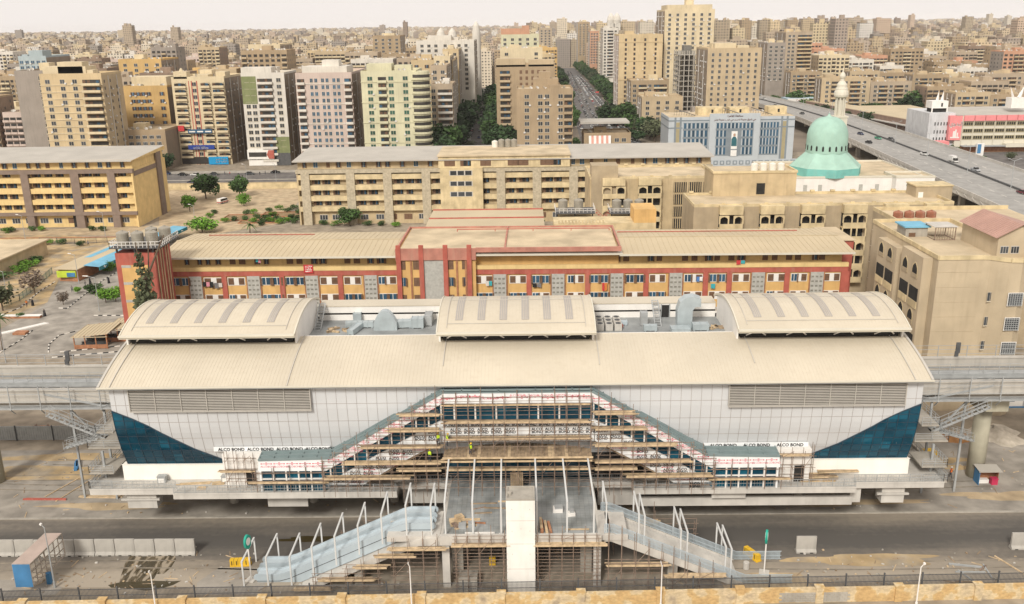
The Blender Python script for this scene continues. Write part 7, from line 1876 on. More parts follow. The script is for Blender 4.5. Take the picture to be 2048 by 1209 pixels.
for i in range(9):b.face([(x0+(x1-x0)*i/9,444.2,zx(1200,292,444)),(x0+(x1-x0)*(i+1)/9,444.2,zx(1200,292,444)),(x0+(x1-x0)*(i+1)/9,445.6,zx(1200,272,445)),(x0+(x1-x0)*i/9,445.6,zx(1200,272,445))],i%2)
single('awning',b,[WHITE,mat('salmon stripe',(.6,.3,.24),.8)],'pink and white striped curtains across the low old house between the avenues','awning',(0,0,0))
b=MB();x0,x1=xx(1160,245,448),xx(1258,240,448);b.box(x0,x1,445,462,zx(1200,247,448),zx(1200,243,448));single('sheet_roof',b,[SHEET_G],'wide grey sheet roof over the low old house between the avenues','roof cover',(0,0,0))
tower('orange yellow tower with rows of square dark openings right of the wide avenue',1238,1326,72,650,34,'sand',(.16,.36,.6,.84),kind='dark',seed=36,trim='sand',bands=4,ac=.15,zlow=6,side=-1,side_wall=W['pinkish'],ww=1.4,wh=1.8)
tower('very tall cream tower, the highest on the skyline, with a yellow lower half',1330,1430,22,660,40,'cream',(.1,.26,.42,.58,.74,.9),seed=37,trim='cream',side=-1,ac=.6,zlow=22,top=boxes_on((.05,.95,1,30,4),(.45,.6,6,14,9)),ww=1.7)
SK=thing('unfinished_tower','grey concrete frame of an unfinished tower without walls','building',(xx(1380,150,600),600,0))
x0,x1,zt=xx(1359,104,600),xx(1399,104,600),zx(1380,102,600);b=MB()
z=0
while z<zt:b.box(x0,x1,600,622,z,z+.35);z+=3.2
for x in[x0+i*(x1-x0-.5)/4 for i in range(5)]:
 for y in(600,607,614,621.4):b.box(x,x+.6,y+.02,y+.6,0,zt)
putw('frame',b,[CONC],SK);putw('core',MB().box(x0+4,x0+9,608,616,0,zt+3),[CONC_D],SK)
tower('long beige tower with pilasters and paired shutters beside the concrete frame',1416,1524,100,540,36,'beige',(.1,.23,.37,.5,.63,.77,.9),seed=38,trim='cream',side=-1,ac=.12,zlow=6,stripes=(),ww=1.3,wh=1.7,top=boxes_on((.15,.55,4,20,3.5)))
tower('tan and orange tower with alternating balcony bands behind the beige pilastered tower',1572,1626,66,800,36,'dusty',(.15,.3),balc=((.45,.98),),trim='sand',seed=39,side=-1,zlow=16)
tower('grey brown tower beside the orange banded one',1535,1572,88,760,30,'grey',(.2,.5,.8),seed=40,side=-1,zlow=16)
tower('white block with wide balconies at the far end of the wide avenue, right side',1206,1236,58,985,30,'pale',(.15,.85),balc=((.3,.7),),trim='pale',seed=71,side=-1,zlow=10)
tower('orange red block beyond the white balconied one on the wide avenue',1180,1198,64,1180,30,'rose',(.2,.5,.8),seed=72,side=-1,zlow=14)
tower('tan tower at the far bend of the wide avenue',1156,1180,46,1340,30,'tan',(.2,.5,.8),seed=73,side=-1,zlow=20)
tower('grey beige tower left of the far bend of the wide avenue',1078,1104,58,1180,30,'dusty',(.2,.5,.8),seed=74,side=1,zlow=20)
tower('low tan block with one green shutter column behind the pale grey office',1284,1366,197,556,24,'beige',(.14,.4,.62,.86),seed=41,trim='beige',side=-1,kind='plain',ac=.2)
tower('long tan terrace with cream balcony bands below the orange yellow tower',1262,1338,164,620,26,'tan',(.1,.5),balc=((.2,.42),(.6,.95)),seed=42,trim='cream',zlow=8,side=-1)
tower('white block with rows of arched balconies above the tan walk-ups',1638,1682,112,830,30,'pale',(.15,),balc=((.3,.7),),trim='pale',seed=43,zlow=14,side=-1)
tower('white framed block with square dark balconies right of the minaret',1696,1748,122,790,30,'pale',(.1,.5,.9),balc=((.18,.42),(.58,.82)),trim='pale',seed=44,zlow=12,side=-1)
tower('white block with three long dark balcony bands on the right',1760,1808,134,780,28,'pale',(.08,),balc=((.15,.95),),trim='pale',seed=45,zlow=12,side=-1)
tower('cream building with a round clock-like window between the white blocks',1668,1696,48,1190,30,'cream',(.3,.7),seed=46,zlow=30)
tower('bluish office tower among beige blocks at the far left',36,92,116,560,30,'bluish',(.1,.3,.5,.7,.9),kind='blue',seed=47,zlow=14,top=boxes_on((.3,.8,3,14,4)),trim='bluish')
tower('beige tower with a red brown stripe on the left skyline',496,560,92,640,34,'cream',(.12,.8),stripes=((.45,.6),),seed=48,trim='pale',zlow=20,side=1)
tower('plain brown tower catching the light left of the striped tower',236,322,122,580,30,'ochre',(.15,.4,.65,.9),seed=49,zlow=20,side=1,ac=.4)
tower('large plain brown block, square and tall, behind the pinkish white tower',745,800,74,800,34,'tan',G4,seed=50,zlow=28,side=1)
wk=[(1582,1644,146,735),(1644,1742,158,668),(1742,1824,166,672),(1826,1898,152,700),(1898,1968,158,690),(1912,1982,188,585),(1982,2062,192,585),(1970,2050,150,690),(1700,1760,145,720),(1760,1826,148,730)]
for i,(a,c,yt,Y_)in enumerate(wk):
 tower('tan five-storey walk-up with recessed balconies '+['nearest the beige pilastered tower','directly behind the minaret','second to the right of the minaret','behind the market hall end','above the store roof, back row','directly behind the store roof tower','behind the right end of the store','at the right edge, back row','behind the minaret, back row','behind the trees right of the minaret, back row'][i],a,c,yt,Y_,16,['tan','beige','dusty','tan','beige','beige','tan','dusty','beige','tan'][i],(.12,.5,.88),balc=((.2,.42),(.58,.8)),trim='beige',seed=60+i,side=-1,ac=.25,name='walk_up_block')
def church(label,px,ytop,Y,r,yb):
 x,zt=fx(px,ytop,Y);t=thing('church_tower',label,'church',(x,Y,0));putw('shaft',MB().box(x-r,x+r,Y-r,Y+r,0,zt-3*r),[W['pale']],t)
 putw('dome',MB().lathe([(r*1.05,zt-3*r),(r*1.15,zt-2*r),(r*.9,zt-r),(r*.4,zt-.3*r),(.1,zt)],14,(x,Y)),[W['pale']],t);putw('opening',MB().box(x-r*.35,x+r*.35,Y-r-.1,Y-r,zt-6.5*r,zt-4*r),[WD],t)
 return t
church('white bulb-topped church tower, left of two twins behind the large white block',881,56,700,2.9,80);church('white bulb-topped church tower, right of two twins behind the large white block',904,56,700,2.9,80)
x,zt=fx(952,43,720);t=thing('church_spire','slender white bullet-shaped spire standing over the narrow avenue','church',(x,720,0))
putw('shaft',MB().lathe([(3.2,0),(3.2,zt-14),(3.0,zt-8),(2.2,zt-3),(1.0,zt-.8),(.2,zt)],16,(x,720)),[W['pale']],t)
b=MB();[b.box(x-.5,x+.5,716.7,716.85,zt-44+i*5,zt-41+i*5)for i in range(6)];putw('slit',b,[WD],t)
church('domed church tower, left one of the far pair on the skyline',1222,26,1250,4.4,40);church('domed church tower, right one of the far pair on the skyline',1234,26,1250,4.4,40)
occupied=[]
for o in list(bpy.data.objects):
 if o.get('category')in('building','church')and o.location.y>430:
  bb=[c for c in kids(o)if c.type=='MESH' and c.name.startswith(('wall','shaft','frame'))]
  for c in bb:
   xs=[v.co.x+o.location.x for v in c.data.vertices];yv=[v.co.y+o.location.y for v in c.data.vertices]
   occupied.append((min(xs)-2,max(xs)+2,min(yv)-3,max(yv)+3))
def lane(y,pts):
 for(y0,x0),(y1,x1)in zip(pts,pts[1:]):
  if y<=y1:return x0+(x1-x0)*max(0,(y-y0))/(y1-y0)
 return pts[-1][1]
A1L,A1R=[(430,-50),(526,-47),(770,-47),(1268,-70),(2500,-120)],[(430,-6),(526,-5),(770,-14),(1268,-40),(2500,-90)]
A2L,A2R=[(430,25),(656,27),(1125,40),(1450,46)],[(430,82),(656,80),(1125,84),(1450,84)]
FYL,FYR=[(430,128),(640,150),(720,146),(940,126),(1100,108),(2500,10)],[(430,400),(520,300),(560,272),(640,268),(720,222),(940,186),(1100,166),(2500,60)]
def free(x0,x1,y0,y1):
 for a,c,ye in((A1L,A1R,1010),(A2L,A2R,1430),(FYL,FYR,1130)):
  for y in(y0,y1):
   if y<ye and x1>lane(y,a)and x0<lane(y,c):return False
 return not any(x1>a and x0<c and y1>d and y0<e for a,c,d,e in occupied)
def city_mb(w,d,h,rnd,pal,wide=True,tall_floor=3.1):
 """one block with real window recesses, balcony slabs and roof things; materials: 0 wall, 1 side, 2 window, 3 trim, 4 roof, 5 clutter"""
 b=MB();x0,x1,y0,y1=-w/2,w/2,-d/2,d/2
 b.box(x0,x1,y0,y1,0,h,0,skip='lrbt')
 for xs,s in((x0,-1),(x1,1)):
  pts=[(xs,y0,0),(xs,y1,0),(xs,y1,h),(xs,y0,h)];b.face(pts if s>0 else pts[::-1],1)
 b.face([(x0,y0,h),(x1,y0,h),(x1,y1,h),(x0,y1,h)],4);parapet_mb(b,x0,x1,y0,y1,h,.9,0)
 nf=int((h-1)/tall_floor);nb=max(2,int(w/rnd.uniform(2.8,3.6)));s=w/nb
 typ=[rnd.choice('wbbw')for _ in range((nb+1)//2)];typ=(typ+typ[::-1][nb%2:])[:nb]if nb>1 else typ
 zmin=max(0,h-34)
 for f in range(nf):
  z=h-1-(f+1)*tall_floor+.9
  if z<zmin:break
  for i in range(nb):
   xa=x0+i*s
   if typ[i%len(typ)]=='b':b.box(xa+.1,xa+s-.1,y0-1.1,y0,z-1.0,z-.85,3).box(xa+.1,xa+s-.1,y0-1.1,y0-1.0,z-.85,z+.1,3);b.box(xa+.25,xa+s-.25,y0-.05,y0,z-.8,z+1.4,2)
   elif rnd.random()<.93:b.box(xa+s*.2,xa+s*.8,y0-.05,y0,z,z+1.6,2);b.box(xa+s*.14,xa+s*.86,y0-.14,y0,z-.2,z-.06,3)
   if rnd.random()<.12:b.box(xa+.2,xa+1,y0-.5,y0,z-.6,z,5)
  nd=max(1,int(d/5))
  for j in range(nd):
   ya=y0+(j+.35)*d/nd
   if rnd.random()<.8:b.box(x1,x1+.05,ya,ya+1.2,z,z+1.4,2);b.box(x0-.05,x0,ya,ya+1.2,z,z+1.4,2)
 roof_clutter(b,x0,x1,y0,y1,h,rnd,0,5,5)
 return b
tones={'beige':'beige','tan':'tan','sand':'sandy yellow','cream':'cream','pale':'whitish','grey':'grey','pinkish':'pinkish','ochre':'ochre','brown':'dark brown','rose':'brick rose','dusty':'dusty brown'}
def where(x,y):
 px,py,pz=CAM_ROT.transposed()@Vector((x,y,20-CAM_H));u=1024-CAM_F*px/pz
 for lim,t in((120,'at the far left of the skyline'),(340,'behind the orange beige tower'),(490,'behind the ornate cream tower'),(590,'behind the slim white and olive tower'),(720,'behind the pinkish white tower'),(860,'behind the pale lime tower'),(1000,'left of the narrow avenue'),(1130,'between the two avenues'),(1250,'along the far wide avenue'),(1350,'behind the orange yellow tower'),(1440,'beside the very tall cream tower'),(1560,'behind the beige pilastered tower'),(1690,'behind the orange banded tower'),(1830,'above the walk-ups right of the minaret'),(1960,'above the walk-ups over the store')):
  if u<lim:return t,u
 return 'at the far right of the view',u
rnd=random.Random(77)
cand=[]
y=486.0
while y<1010:
 half=y*.585+20;x=-half+rnd.uniform(0,12)
 while x<half:
  w=rnd.uniform(17,29);d=rnd.uniform(16,24);u=x/y
  zone_right=x>90+(y-640)*.05
  pal=rnd.choice(['beige','tan','tan','sand','cream','pale','grey','pinkish','dusty','dusty','brown','ochre']if u<.1 else['tan','dusty','dusty','beige','grey','brown','pale','cream','rose'])
  h=rnd.choice((1,1,2))*0+rnd.uniform(24,47)if u<.07 else(rnd.uniform(24,50)if x<lane(y,A2R)+120 and x>lane(y,A2R)and y>660 else rnd.uniform(14,24)if y<760 else rnd.uniform(18,40))
  if u<-.3:h=rnd.uniform(20,42)
  if rnd.random()<.07:h+=rnd.uniform(8,16)
  h=min(h,60-y*.012+(8 if rnd.random()<.03 else 0))
  if free(x,x+w,y,y+d):cand.append((x+w/2,y+d/2,w,d,h,pal))
  x+=w+(rnd.uniform(1.5,4)if rnd.random()<.78 else rnd.uniform(9,14))
 y+=rnd.uniform(33,42)
cand.sort(key=lambda c:c[1]-c[4]*2)
seen_lab={}
CITY=cand[:250];REST=cand[250:]
for(x,y,w,d,h,pal)in CITY:
 t,u=where(x,y);st_=int(h/3.1)
 num={4:'four',5:'five',6:'six',7:'seven',8:'eight',9:'nine',10:'ten',11:'eleven',12:'twelve',13:'thirteen',14:'fourteen',15:'fifteen',16:'sixteen',17:'seventeen',18:'eighteen',19:'nineteen',20:'twenty'}.get(st_,'twenty')
 lab='%s %s-storey flat block %s'%(tones[pal],num,t)
 seen_lab.setdefault(lab,[]).append((x,y,w,d,h,pal))
for lab,L in seen_lab.items():
 L.sort(key=lambda c:c[1])
 for k,(x,y,w,d,h,pal)in enumerate(L):
  l2=lab
  if len(L)>1:
   q={2:['nearer','farther'],3:['nearest','middle','farthest']}.get(len(L),['nearest']+[ordinal(i)+' nearest' for i in range(2,len(L))]+['farthest'])[k]
   l2=lab+', '+q+' such block'
  b=city_mb(w,d,h,random.Random(int(x*7+y)),pal)
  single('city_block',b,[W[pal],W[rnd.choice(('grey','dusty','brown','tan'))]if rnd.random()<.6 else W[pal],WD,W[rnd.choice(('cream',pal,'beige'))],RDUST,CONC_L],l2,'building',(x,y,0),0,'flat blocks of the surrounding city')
m,n,l,bs=nodes('far city plaster')
at_=n.new('ShaderNodeAttribute');at_.attribute_name='tone';uvn=n.new('ShaderNodeUVMap');sp=n.new('ShaderNodeSeparateXYZ');l.new(uvn.outputs['UV'],sp.inputs[0])
def M_(op,a,c=None,**k):
 q=n.new('ShaderNodeMath');q.operation=op
 for i,v in enumerate((a,c)):
  if v is None:continue
  if isinstance(v,(int,float)):q.inputs[i].default_value=v
  else:l.new(v,q.inputs[i])
 return q.outputs[0]
fxm=M_('FRACT',M_('DIVIDE',sp.outputs['X'],3.3));fym=M_('FRACT',M_('DIVIDE',sp.outputs['Y'],3.1))
msk=M_('MULTIPLY',M_('MULTIPLY',M_('GREATER_THAN',fxm,.28),M_('LESS_THAN',fxm,.76)),M_('MULTIPLY',M_('GREATER_THAN',fym,.35),M_('LESS_THAN',fym,.82)))
msk=M_('MULTIPLY',msk,M_('GREATER_THAN',sp.outputs['X'],0.0))
wn_=n.new('ShaderNodeTexWhiteNoise');wn_.noise_dimensions='2D';cmb=n.new('ShaderNodeCombineXYZ');l.new(M_('FLOOR',M_('DIVIDE',sp.outputs['X'],3.3)),cmb.inputs[0]);l.new(M_('FLOOR',M_('DIVIDE',sp.outputs['Y'],3.1)),cmb.inputs[1]);l.new(cmb.outputs[0],wn_.inputs['Vector'])
msk=M_('MULTIPLY',msk,M_('MULTIPLY_ADD',wn_.outputs['Value'],.7))
x=n.new('ShaderNodeMix');x.data_type='RGBA';x.inputs['B'].default_value=(.05,.045,.04,1);l.new(at_.outputs['Color'],x.inputs['A']);l.new(msk,x.inputs['Factor']);l.new(x.outputs['Result'],bs.inputs['Base Color']);bs.inputs['Roughness'].default_value=.9
V,F_,UV,TN=[],[],[],[]
rnd=random.Random(99)
palette=[(.60,.52,.40),(.62,.58,.52),(.55,.44,.28),(.50,.40,.27),(.46,.36,.23),(.36,.27,.17),(.40,.32,.23),(.30,.26,.22),(.25,.19,.14),(.54,.44,.28),(.58,.52,.42),(.50,.38,.28),(.42,.34,.26),(.33,.27,.22),(.37,.30,.21),(.27,.22,.18)]
def addbox(x,y,w,d,h,c):
 n0=len(V);x0,x1,y0,y1=x-w/2,x+w/2,y-d/2,y+d/2
 V.extend([(x0,y0,0),(x1,y0,0),(x1,y1,0),(x0,y1,0),(x0,y0,h),(x1,y0,h),(x1,y1,h),(x0,y1,h)])
 o=rnd.uniform(1,900)//3.3*3.3+3.3
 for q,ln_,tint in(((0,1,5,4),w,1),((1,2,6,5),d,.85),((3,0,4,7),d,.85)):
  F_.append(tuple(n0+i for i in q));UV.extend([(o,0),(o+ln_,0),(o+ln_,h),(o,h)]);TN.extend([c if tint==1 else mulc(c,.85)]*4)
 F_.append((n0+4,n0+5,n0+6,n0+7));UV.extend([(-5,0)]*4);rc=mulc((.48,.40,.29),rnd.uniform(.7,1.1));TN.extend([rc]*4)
 for k in range(rnd.randint(1,2)):
  n0=len(V);a,e=x+rnd.uniform(-.3,.3)*w,y+rnd.uniform(-.3,.3)*d;ww,dd,hh=rnd.uniform(2,w*.4),rnd.uniform(2,d*.4),h+rnd.uniform(1.5,4)
  V.extend([(a-ww/2,e-dd/2,h),(a+ww/2,e-dd/2,h),(a+ww/2,e+dd/2,h),(a-ww/2,e+dd/2,h),(a-ww/2,e-dd/2,hh),(a+ww/2,e-dd/2,hh),(a+ww/2,e+dd/2,hh),(a-ww/2,e+dd/2,hh)])
  for q in((0,1,5,4),(1,2,6,5),(3,0,4,7),(4,5,6,7)):F_.append(tuple(n0+i for i in q));UV.extend([(-5,0)]*4);TN.extend([mulc(c,.9)]*4)
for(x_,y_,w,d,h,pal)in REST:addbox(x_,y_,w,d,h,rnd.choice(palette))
y=1015.0
while y<9500:
 half=y*.57+30;st_=1+max(0,(y-2600)/2800);x=-half+rnd.uniform(0,15)
 while x<half:
  w=rnd.uniform(11,23)*(st_**.5);d=rnd.uniform(11,20)*(st_**.5)
  h=(rnd.uniform(14,42)if y<1900 else rnd.uniform(12,32))if rnd.random()<.88 else rnd.uniform(30,46)
  u=x/y
  if u>.0 and u<.35 and y<2600 and rnd.random()<.28:h=rnd.uniform(36,66)
  if rnd.random()<(.006 if u>0 else.0015)and y<4200:h=rnd.uniform(52,72)
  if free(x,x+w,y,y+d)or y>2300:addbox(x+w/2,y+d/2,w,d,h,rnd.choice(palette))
  x+=w+rnd.uniform(.5,4)*st_+(rnd.uniform(6,12)if rnd.random()<.18 else 0)
 y+=rnd.uniform(24,32)*st_**1.1
me=bpy.data.meshes.new('far_city');me.from_pydata(V,[],F_);uvl=me.uv_layers.new(name='UVMap');uvl.data.foreach_set('uv',[c for p in UV for c in p])
ca=me.color_attributes.new('tone','FLOAT_COLOR','CORNER');ca.data.foreach_set('color',[c for p in TN for c in(*p,1.0)]);me.materials.append(m)
o=bpy.data.objects.new('far_city',me);COL.objects.link(o);o['kind']='stuff'
print('CITY',len(CITY),len(REST),len(V)//8)
# ================================================================= trees and shrubs
def leafmat(name,c,k=.55):
 m,n,l,b=nodes(name);oi=n.new('ShaderNodeObjectInfo');t=noise(n,l,1.1,3.0)
 a=n.new('ShaderNodeMath');a.operation='MULTIPLY_ADD';a.inputs[1].default_value=.35;l.new(oi.outputs['Random'],a.inputs[0]);l.new(t.outputs['Fac'],a.inputs[2])
 r=ramp(n,[(.35,mulc(c,1-k)),(.85,mulc(c,1+k))]);l.new(a.outputs[0],r.inputs['Fac']);l.new(r.outputs['Color'],b.inputs['Base Color']);b.inputs['Roughness'].default_value=.8;b.inputs['Specular IOR Level'].default_value=.15
 return m
LF={'dark':leafmat('dark foliage',(.035,.062,.026)),'mid':leafmat('mid green foliage',(.055,.10,.03)),'bright':leafmat('bright green foliage',(.10,.20,.025)),'dry':leafmat('dry grey twigs',(.13,.10,.075)),'olive':leafmat('olive foliage',(.075,.085,.045)),'palm':leafmat('palm fronds',(.075,.12,.04))}
def crown(kind,seed,n_=900):
 rr=random.Random(seed);b=MB()
 if kind=='round':L=[(rr.uniform(-.3,.3),rr.uniform(-.3,.3),rr.uniform(.42,.86),rr.uniform(.18,.32))for _ in range(11)]+[(0,0,.6,.36)]
 elif kind=='cone':L=[(rr.uniform(-.05,.05),rr.uniform(-.05,.05),.06+.9*i/13,.17*(1.02-i/14)+.03)for i in range(14)]+[(rr.uniform(-.12,.12),rr.uniform(-.12,.12),rr.uniform(.1,.7),rr.uniform(.06,.1))for _ in range(8)]
 else:L=[(rr.uniform(-.35,.35),rr.uniform(-.35,.35),rr.uniform(.25,.62),rr.uniform(.2,.34))for _ in range(7)]
 tot=sum(r*r for*_,r in L)
 for x,y,z,r in L:
  for _ in range(max(8,int(n_*r*r/tot))):
   u,v=rr.uniform(-1,1),rr.uniform(0,6.283);q=math.sqrt(1-u*u);k=r*rr.uniform(.62,1.06)*(1+.18*math.sin(5*v+seed))
   c=Vector((x+k*q*math.cos(v),y+k*q*math.sin(v),z+k*u*.85));s=rr.uniform(.011,.02)if kind=='cone' else rr.uniform(.03,.055)
   a=Vector((rr.uniform(-1,1),rr.uniform(-1,1),rr.uniform(-.6,.6))).normalized();d=a.cross(Vector((rr.uniform(-1,1),rr.uniform(-1,1),rr.uniform(-1,1)))).normalized()
   b.face([c+a*s*1.5,c+d*s,c-a*s*1.5,c-d*s])
 return b
def trunk(kind,seed):
 rr=random.Random(seed);b=MB();h=.42 if kind=='round' else.85 if kind=='cone' else.2
 b.tube((0,0,0),(.01,0,h),.03,7,r2=.018)
 for i in range(5 if kind=='round' else 3):a=rr.uniform(0,6.28);b.tube((0,0,h*rr.uniform(.6,1)),(.26*math.cos(a),.26*math.sin(a),h+rr.uniform(.1,.3)),.015,5,r2=.005)
 return b
TM={}
for kk,fol,n_ in(('round','dark',1500),('round','mid',1500),('round','bright',900),('cone','olive',4200),('bush','mid',500),('bush','bright',500),('round','dry',420),('round','olive',700)):
 for s_ in range(2):TM[(kk,fol,s_)]=(crown(kk,11*s_+len(fol),n_).mesh('crown',[LF[fol]]),trunk(kk,s_+3).mesh('trunk',[BARK]))
_tc=[0]
def tree(x,y,h,kk,fol,label,w=1.0,z=0,name=None,group=None):
 _tc[0]+=1;c,t=TM[(kk,fol,_tc[0]%2)]
 o=thing(name or('shrub' if kk=='bush' else 'tree'),label,'shrub' if kk=='bush' else 'tree',(x,y,z),R(37*_tc[0]),group)
 o.scale=(h*w,h*w,h)
 put('crown',c,None,o);put('trunk',t,None,o)
 return o
def ptree(px,py,h,kk,fol,label,**k):x,y=gx(px,py);return tree(x,y,h,kk,fol,label,**k)
tree(-69.3,161.5,27.5,'cone','olive','tall dark conifer standing against the red and ochre stair tower',.62)
for a in((412,398,9.5,'round','mid','large dark green tree by the garden wall, left of the van',1.1),(480,394,7.6,'round','mid','round green tree by the garden wall, right of the van',1.15),(380,424,6.4,'round','bright','light green tree in the campus yard at the corner of the yellow hostel',.9),(488,412,4.6,'round','bright','small light green tree beside the parked van',1.15),(330,345,8,'round','dark','dark tree between the yellow hostel and the ornate tower',1.3),(405,466,5.0,'round','bright','wide flat bright tree above the roof end of the ochre hostel',1.8),(700,452,6.0,'round','mid','palm-like green tree in front of the tan hostel galleries',1.2),(326,398,3,'bush','mid','shrub at the corner of the yellow hostel',1.5),(189,585,3.0,'bush','mid','dense green shrub in front of the blue canopy',1.7),(219,548,3.4,'round','bright','small green tree by the far end of the blue canopy',1.0),(212,606,3.6,'round','bright','light green tree beside the kerb left of the stair tower',1.1),(232,604,3.8,'round','bright','light green tree touching the stair tower',1.1),(156,587,1.8,'round','bright','tiny clipped tree on the kerbed island of the campus road',1.1),(127,610,3.2,'round','dry','leafless grey tree on the tip of the kerbed island',1.0),(70,588,6.0,'round','dry','bare grey tree behind the iron fence of the sandy yard',1.2),(6,622,6.5,'round','olive','leafy tree at the left edge beside the iron fence',1.1),(4,560,3,'bush','mid','hedge bush at the left edge below the workshop',2.0),(40,545,2.6,'bush','bright','bright hedge bush nearest the left edge along the workshop wall',2.2),(62,535,2.8,'bush','bright','bright hedge bush in the middle of the workshop wall',2.0),(80,524,2.6,'bush','mid','darker hedge bush at the far end of the workshop wall',1.8),(40,636,1.6,'bush','mid','round clipped bush on the brick planter',1.2),(1072,452,3.4,'bush','mid','green bush beside the annexe in front of the tan hostel',1.5),(1130,452,2.4,'bush','mid','small bush left of the tank platforms',1.6),(1250,205,0.1,'bush','mid','x',1)):
 if a[5]!='x':ptree(*a[:6],w=a[6])
for i,(px,py)in enumerate(((14,466),(24,465),(64,463),(82,463),(187,462),(205,462),(94,490),(122,489),(160,492),(450,445),(466,443),(535,440),(560,448),(590,446),(525,452),(548,433),(585,437),(575,425),(508,428),(493,430),(488,442),(505,446),(515,438),(528,446),(540,445),(552,441),(566,443),(578,444),(592,440),(598,428),(560,420),(590,419),(540,425),(420,436),(432,428),(645,450),(672,452),(735,452),(760,452),(790,454))):
 ptree(px,py,2.2,'bush','mid' if i%3 else 'bright','clipped round garden shrub '+('on the lawn before the yellow hostel' if i<9 else 'among the flower beds by the tan hostel' if i<35 else 'along the foot of the tan hostel'),w=1.4,group='clipped garden shrubs')
def palm(px,py,h,label):
 x,y=gx(px,py);o=thing('palm_tree',label,'palm',(x,y,0));put('trunk',MB().tube((0,0,0),(.2,0,h),.22,8,r2=.16),[BARK],o);b=MB();rr=random.Random(px)
 for i in range(22):
  a,up=rr.uniform(0,6.28),rr.uniform(-.2,.9);p=Vector((.2,0,h));d=Vector((math.cos(a),math.sin(a),up));s_=Vector((-math.sin(a),math.cos(a),0))*.32
  for j in range(5):q=p+d*.62;b.face([p-s_*(1.1-j*.2),q-s_*(.9-j*.2),q,p]);b.face([p,q,q+s_*(.9-j*.2),p+s_*(1.1-j*.2)]);p=q;d=d+Vector((0,0,-.28))
 put('crown',b,[LF['palm']],o)
palm(6,700,7,'palm tree at the left edge above the viaduct');palm(500,468,3,'young palm between the garden and the ochre hostel roof')
rr=random.Random(41)
def row(name_,xs,y0,y1,st_,side,hs,fol):
 y=y0;k=0
 while y<y1:
  x=lane(y,xs)+rr.uniform(-1.5,1.5);tree(x,y,rr.uniform(*hs),'round',rr.choice(fol),name_+', '+ordinal(k+1)+' from the near end',rr.uniform(.95,1.3),group=name_);y+=st_*rr.uniform(.8,1.25);k+=1
row('dense street tree left of the narrow avenue',[(430,-42),(526,-40),(770,-42),(1268,-61)],446,800,9,0,(12,17),('dark','dark','mid'))
row('dense street tree right of the narrow avenue',[(430,-10),(526,-13),(770,-22),(1268,-46)],476,800,9,0,(12,17),('dark','dark','mid'))
row('street tree on the left side of the wide avenue',[(430,29),(656,33),(1125,46)],600,1300,26,0,(7,10),('dark','mid'))
row('tall street tree on the right side of the wide avenue',[(430,74),(656,73),(1125,79),(1450,80)],530,1400,10,0,(9,13),('mid','dark','olive'))
row('leafy tree beside the road below the flyover curve',[(560,216),(700,206),(900,184)],590,900,22,0,(7,11),('dark','mid'))
TREES=((1228,252,14),(1250,256,15),(1272,250,13),(1216,246,10),(1290,258,9),(1262,262,10),(1205,240,9),(1195,290,8),(1392,240,13),(1378,246,12),(1270,260,6),(1150,300,6),(1275,285,7),(1610,206,10),(1640,210,9),(1596,200,12),(1625,202,10),(1655,222,9),(1690,236,7),(1580,196,12),(1725,245,8),(1742,243,8),(1715,212,7),(1660,214,8),(1826,226,14),(1848,230,13),(1868,232,12),(1838,222,13),(1940,232,10),(1960,236,10),(1920,230,9),(1905,318,6),(1650,95,16),(1670,98,15),(1640,92,15),(1690,96,14),(1985,85,15),(2005,84,14),(1880,88,14),(1860,90,14),(890,300,7),(862,298,6),(940,305,6),(600,300,6),(12,270,8),(1480,212,6),(2020,322,4),(1960,330,4),(905,292,9),(1000,296,8),(960,330,5),(1055,330,5))
def zone(px):return 'right of the wide avenue' if 1140<px<1400 else 'in the gardens beyond the flyover' if px>1400 else 'between the blocks of the front street'
for i,(px,py,h)in enumerate(TREES):
 x,y=gx(px,py);where_=zone(px)
 tree(x,y,h,'round',('dark','mid','olive','mid')[i%4],'%s leafy tree %s, %s from the left there'%(('dark','mid green','grey green','bushy green')[i%4],where_,ordinal(1+sum(1 for q in TREES if q[0]<px and zone(q[0])==where_))),1.25,group='trees '+where_)
for i,(px,Y,h)in enumerate(((1822,652,14),(1838,655,16),(1852,650,15),(1868,654,14),(1884,656,12),(1936,560,9),(1950,562,10),(1592,716,13),(1606,720,11),(1622,716,10),(1652,650,9),(1668,652,8),(1730,654,9),(1748,652,9))):
 tree(xx(px,210,Y),Y,h,'round',('dark','mid')[i%2],'leafy tree standing right before the tan walk-ups, %s from the left'%ordinal([1592,1606,1622,1652,1668,1730,1748,1822,1838,1852,1868,1884,1936,1950].index(px)+1),1.3,group='trees before the walk-ups')
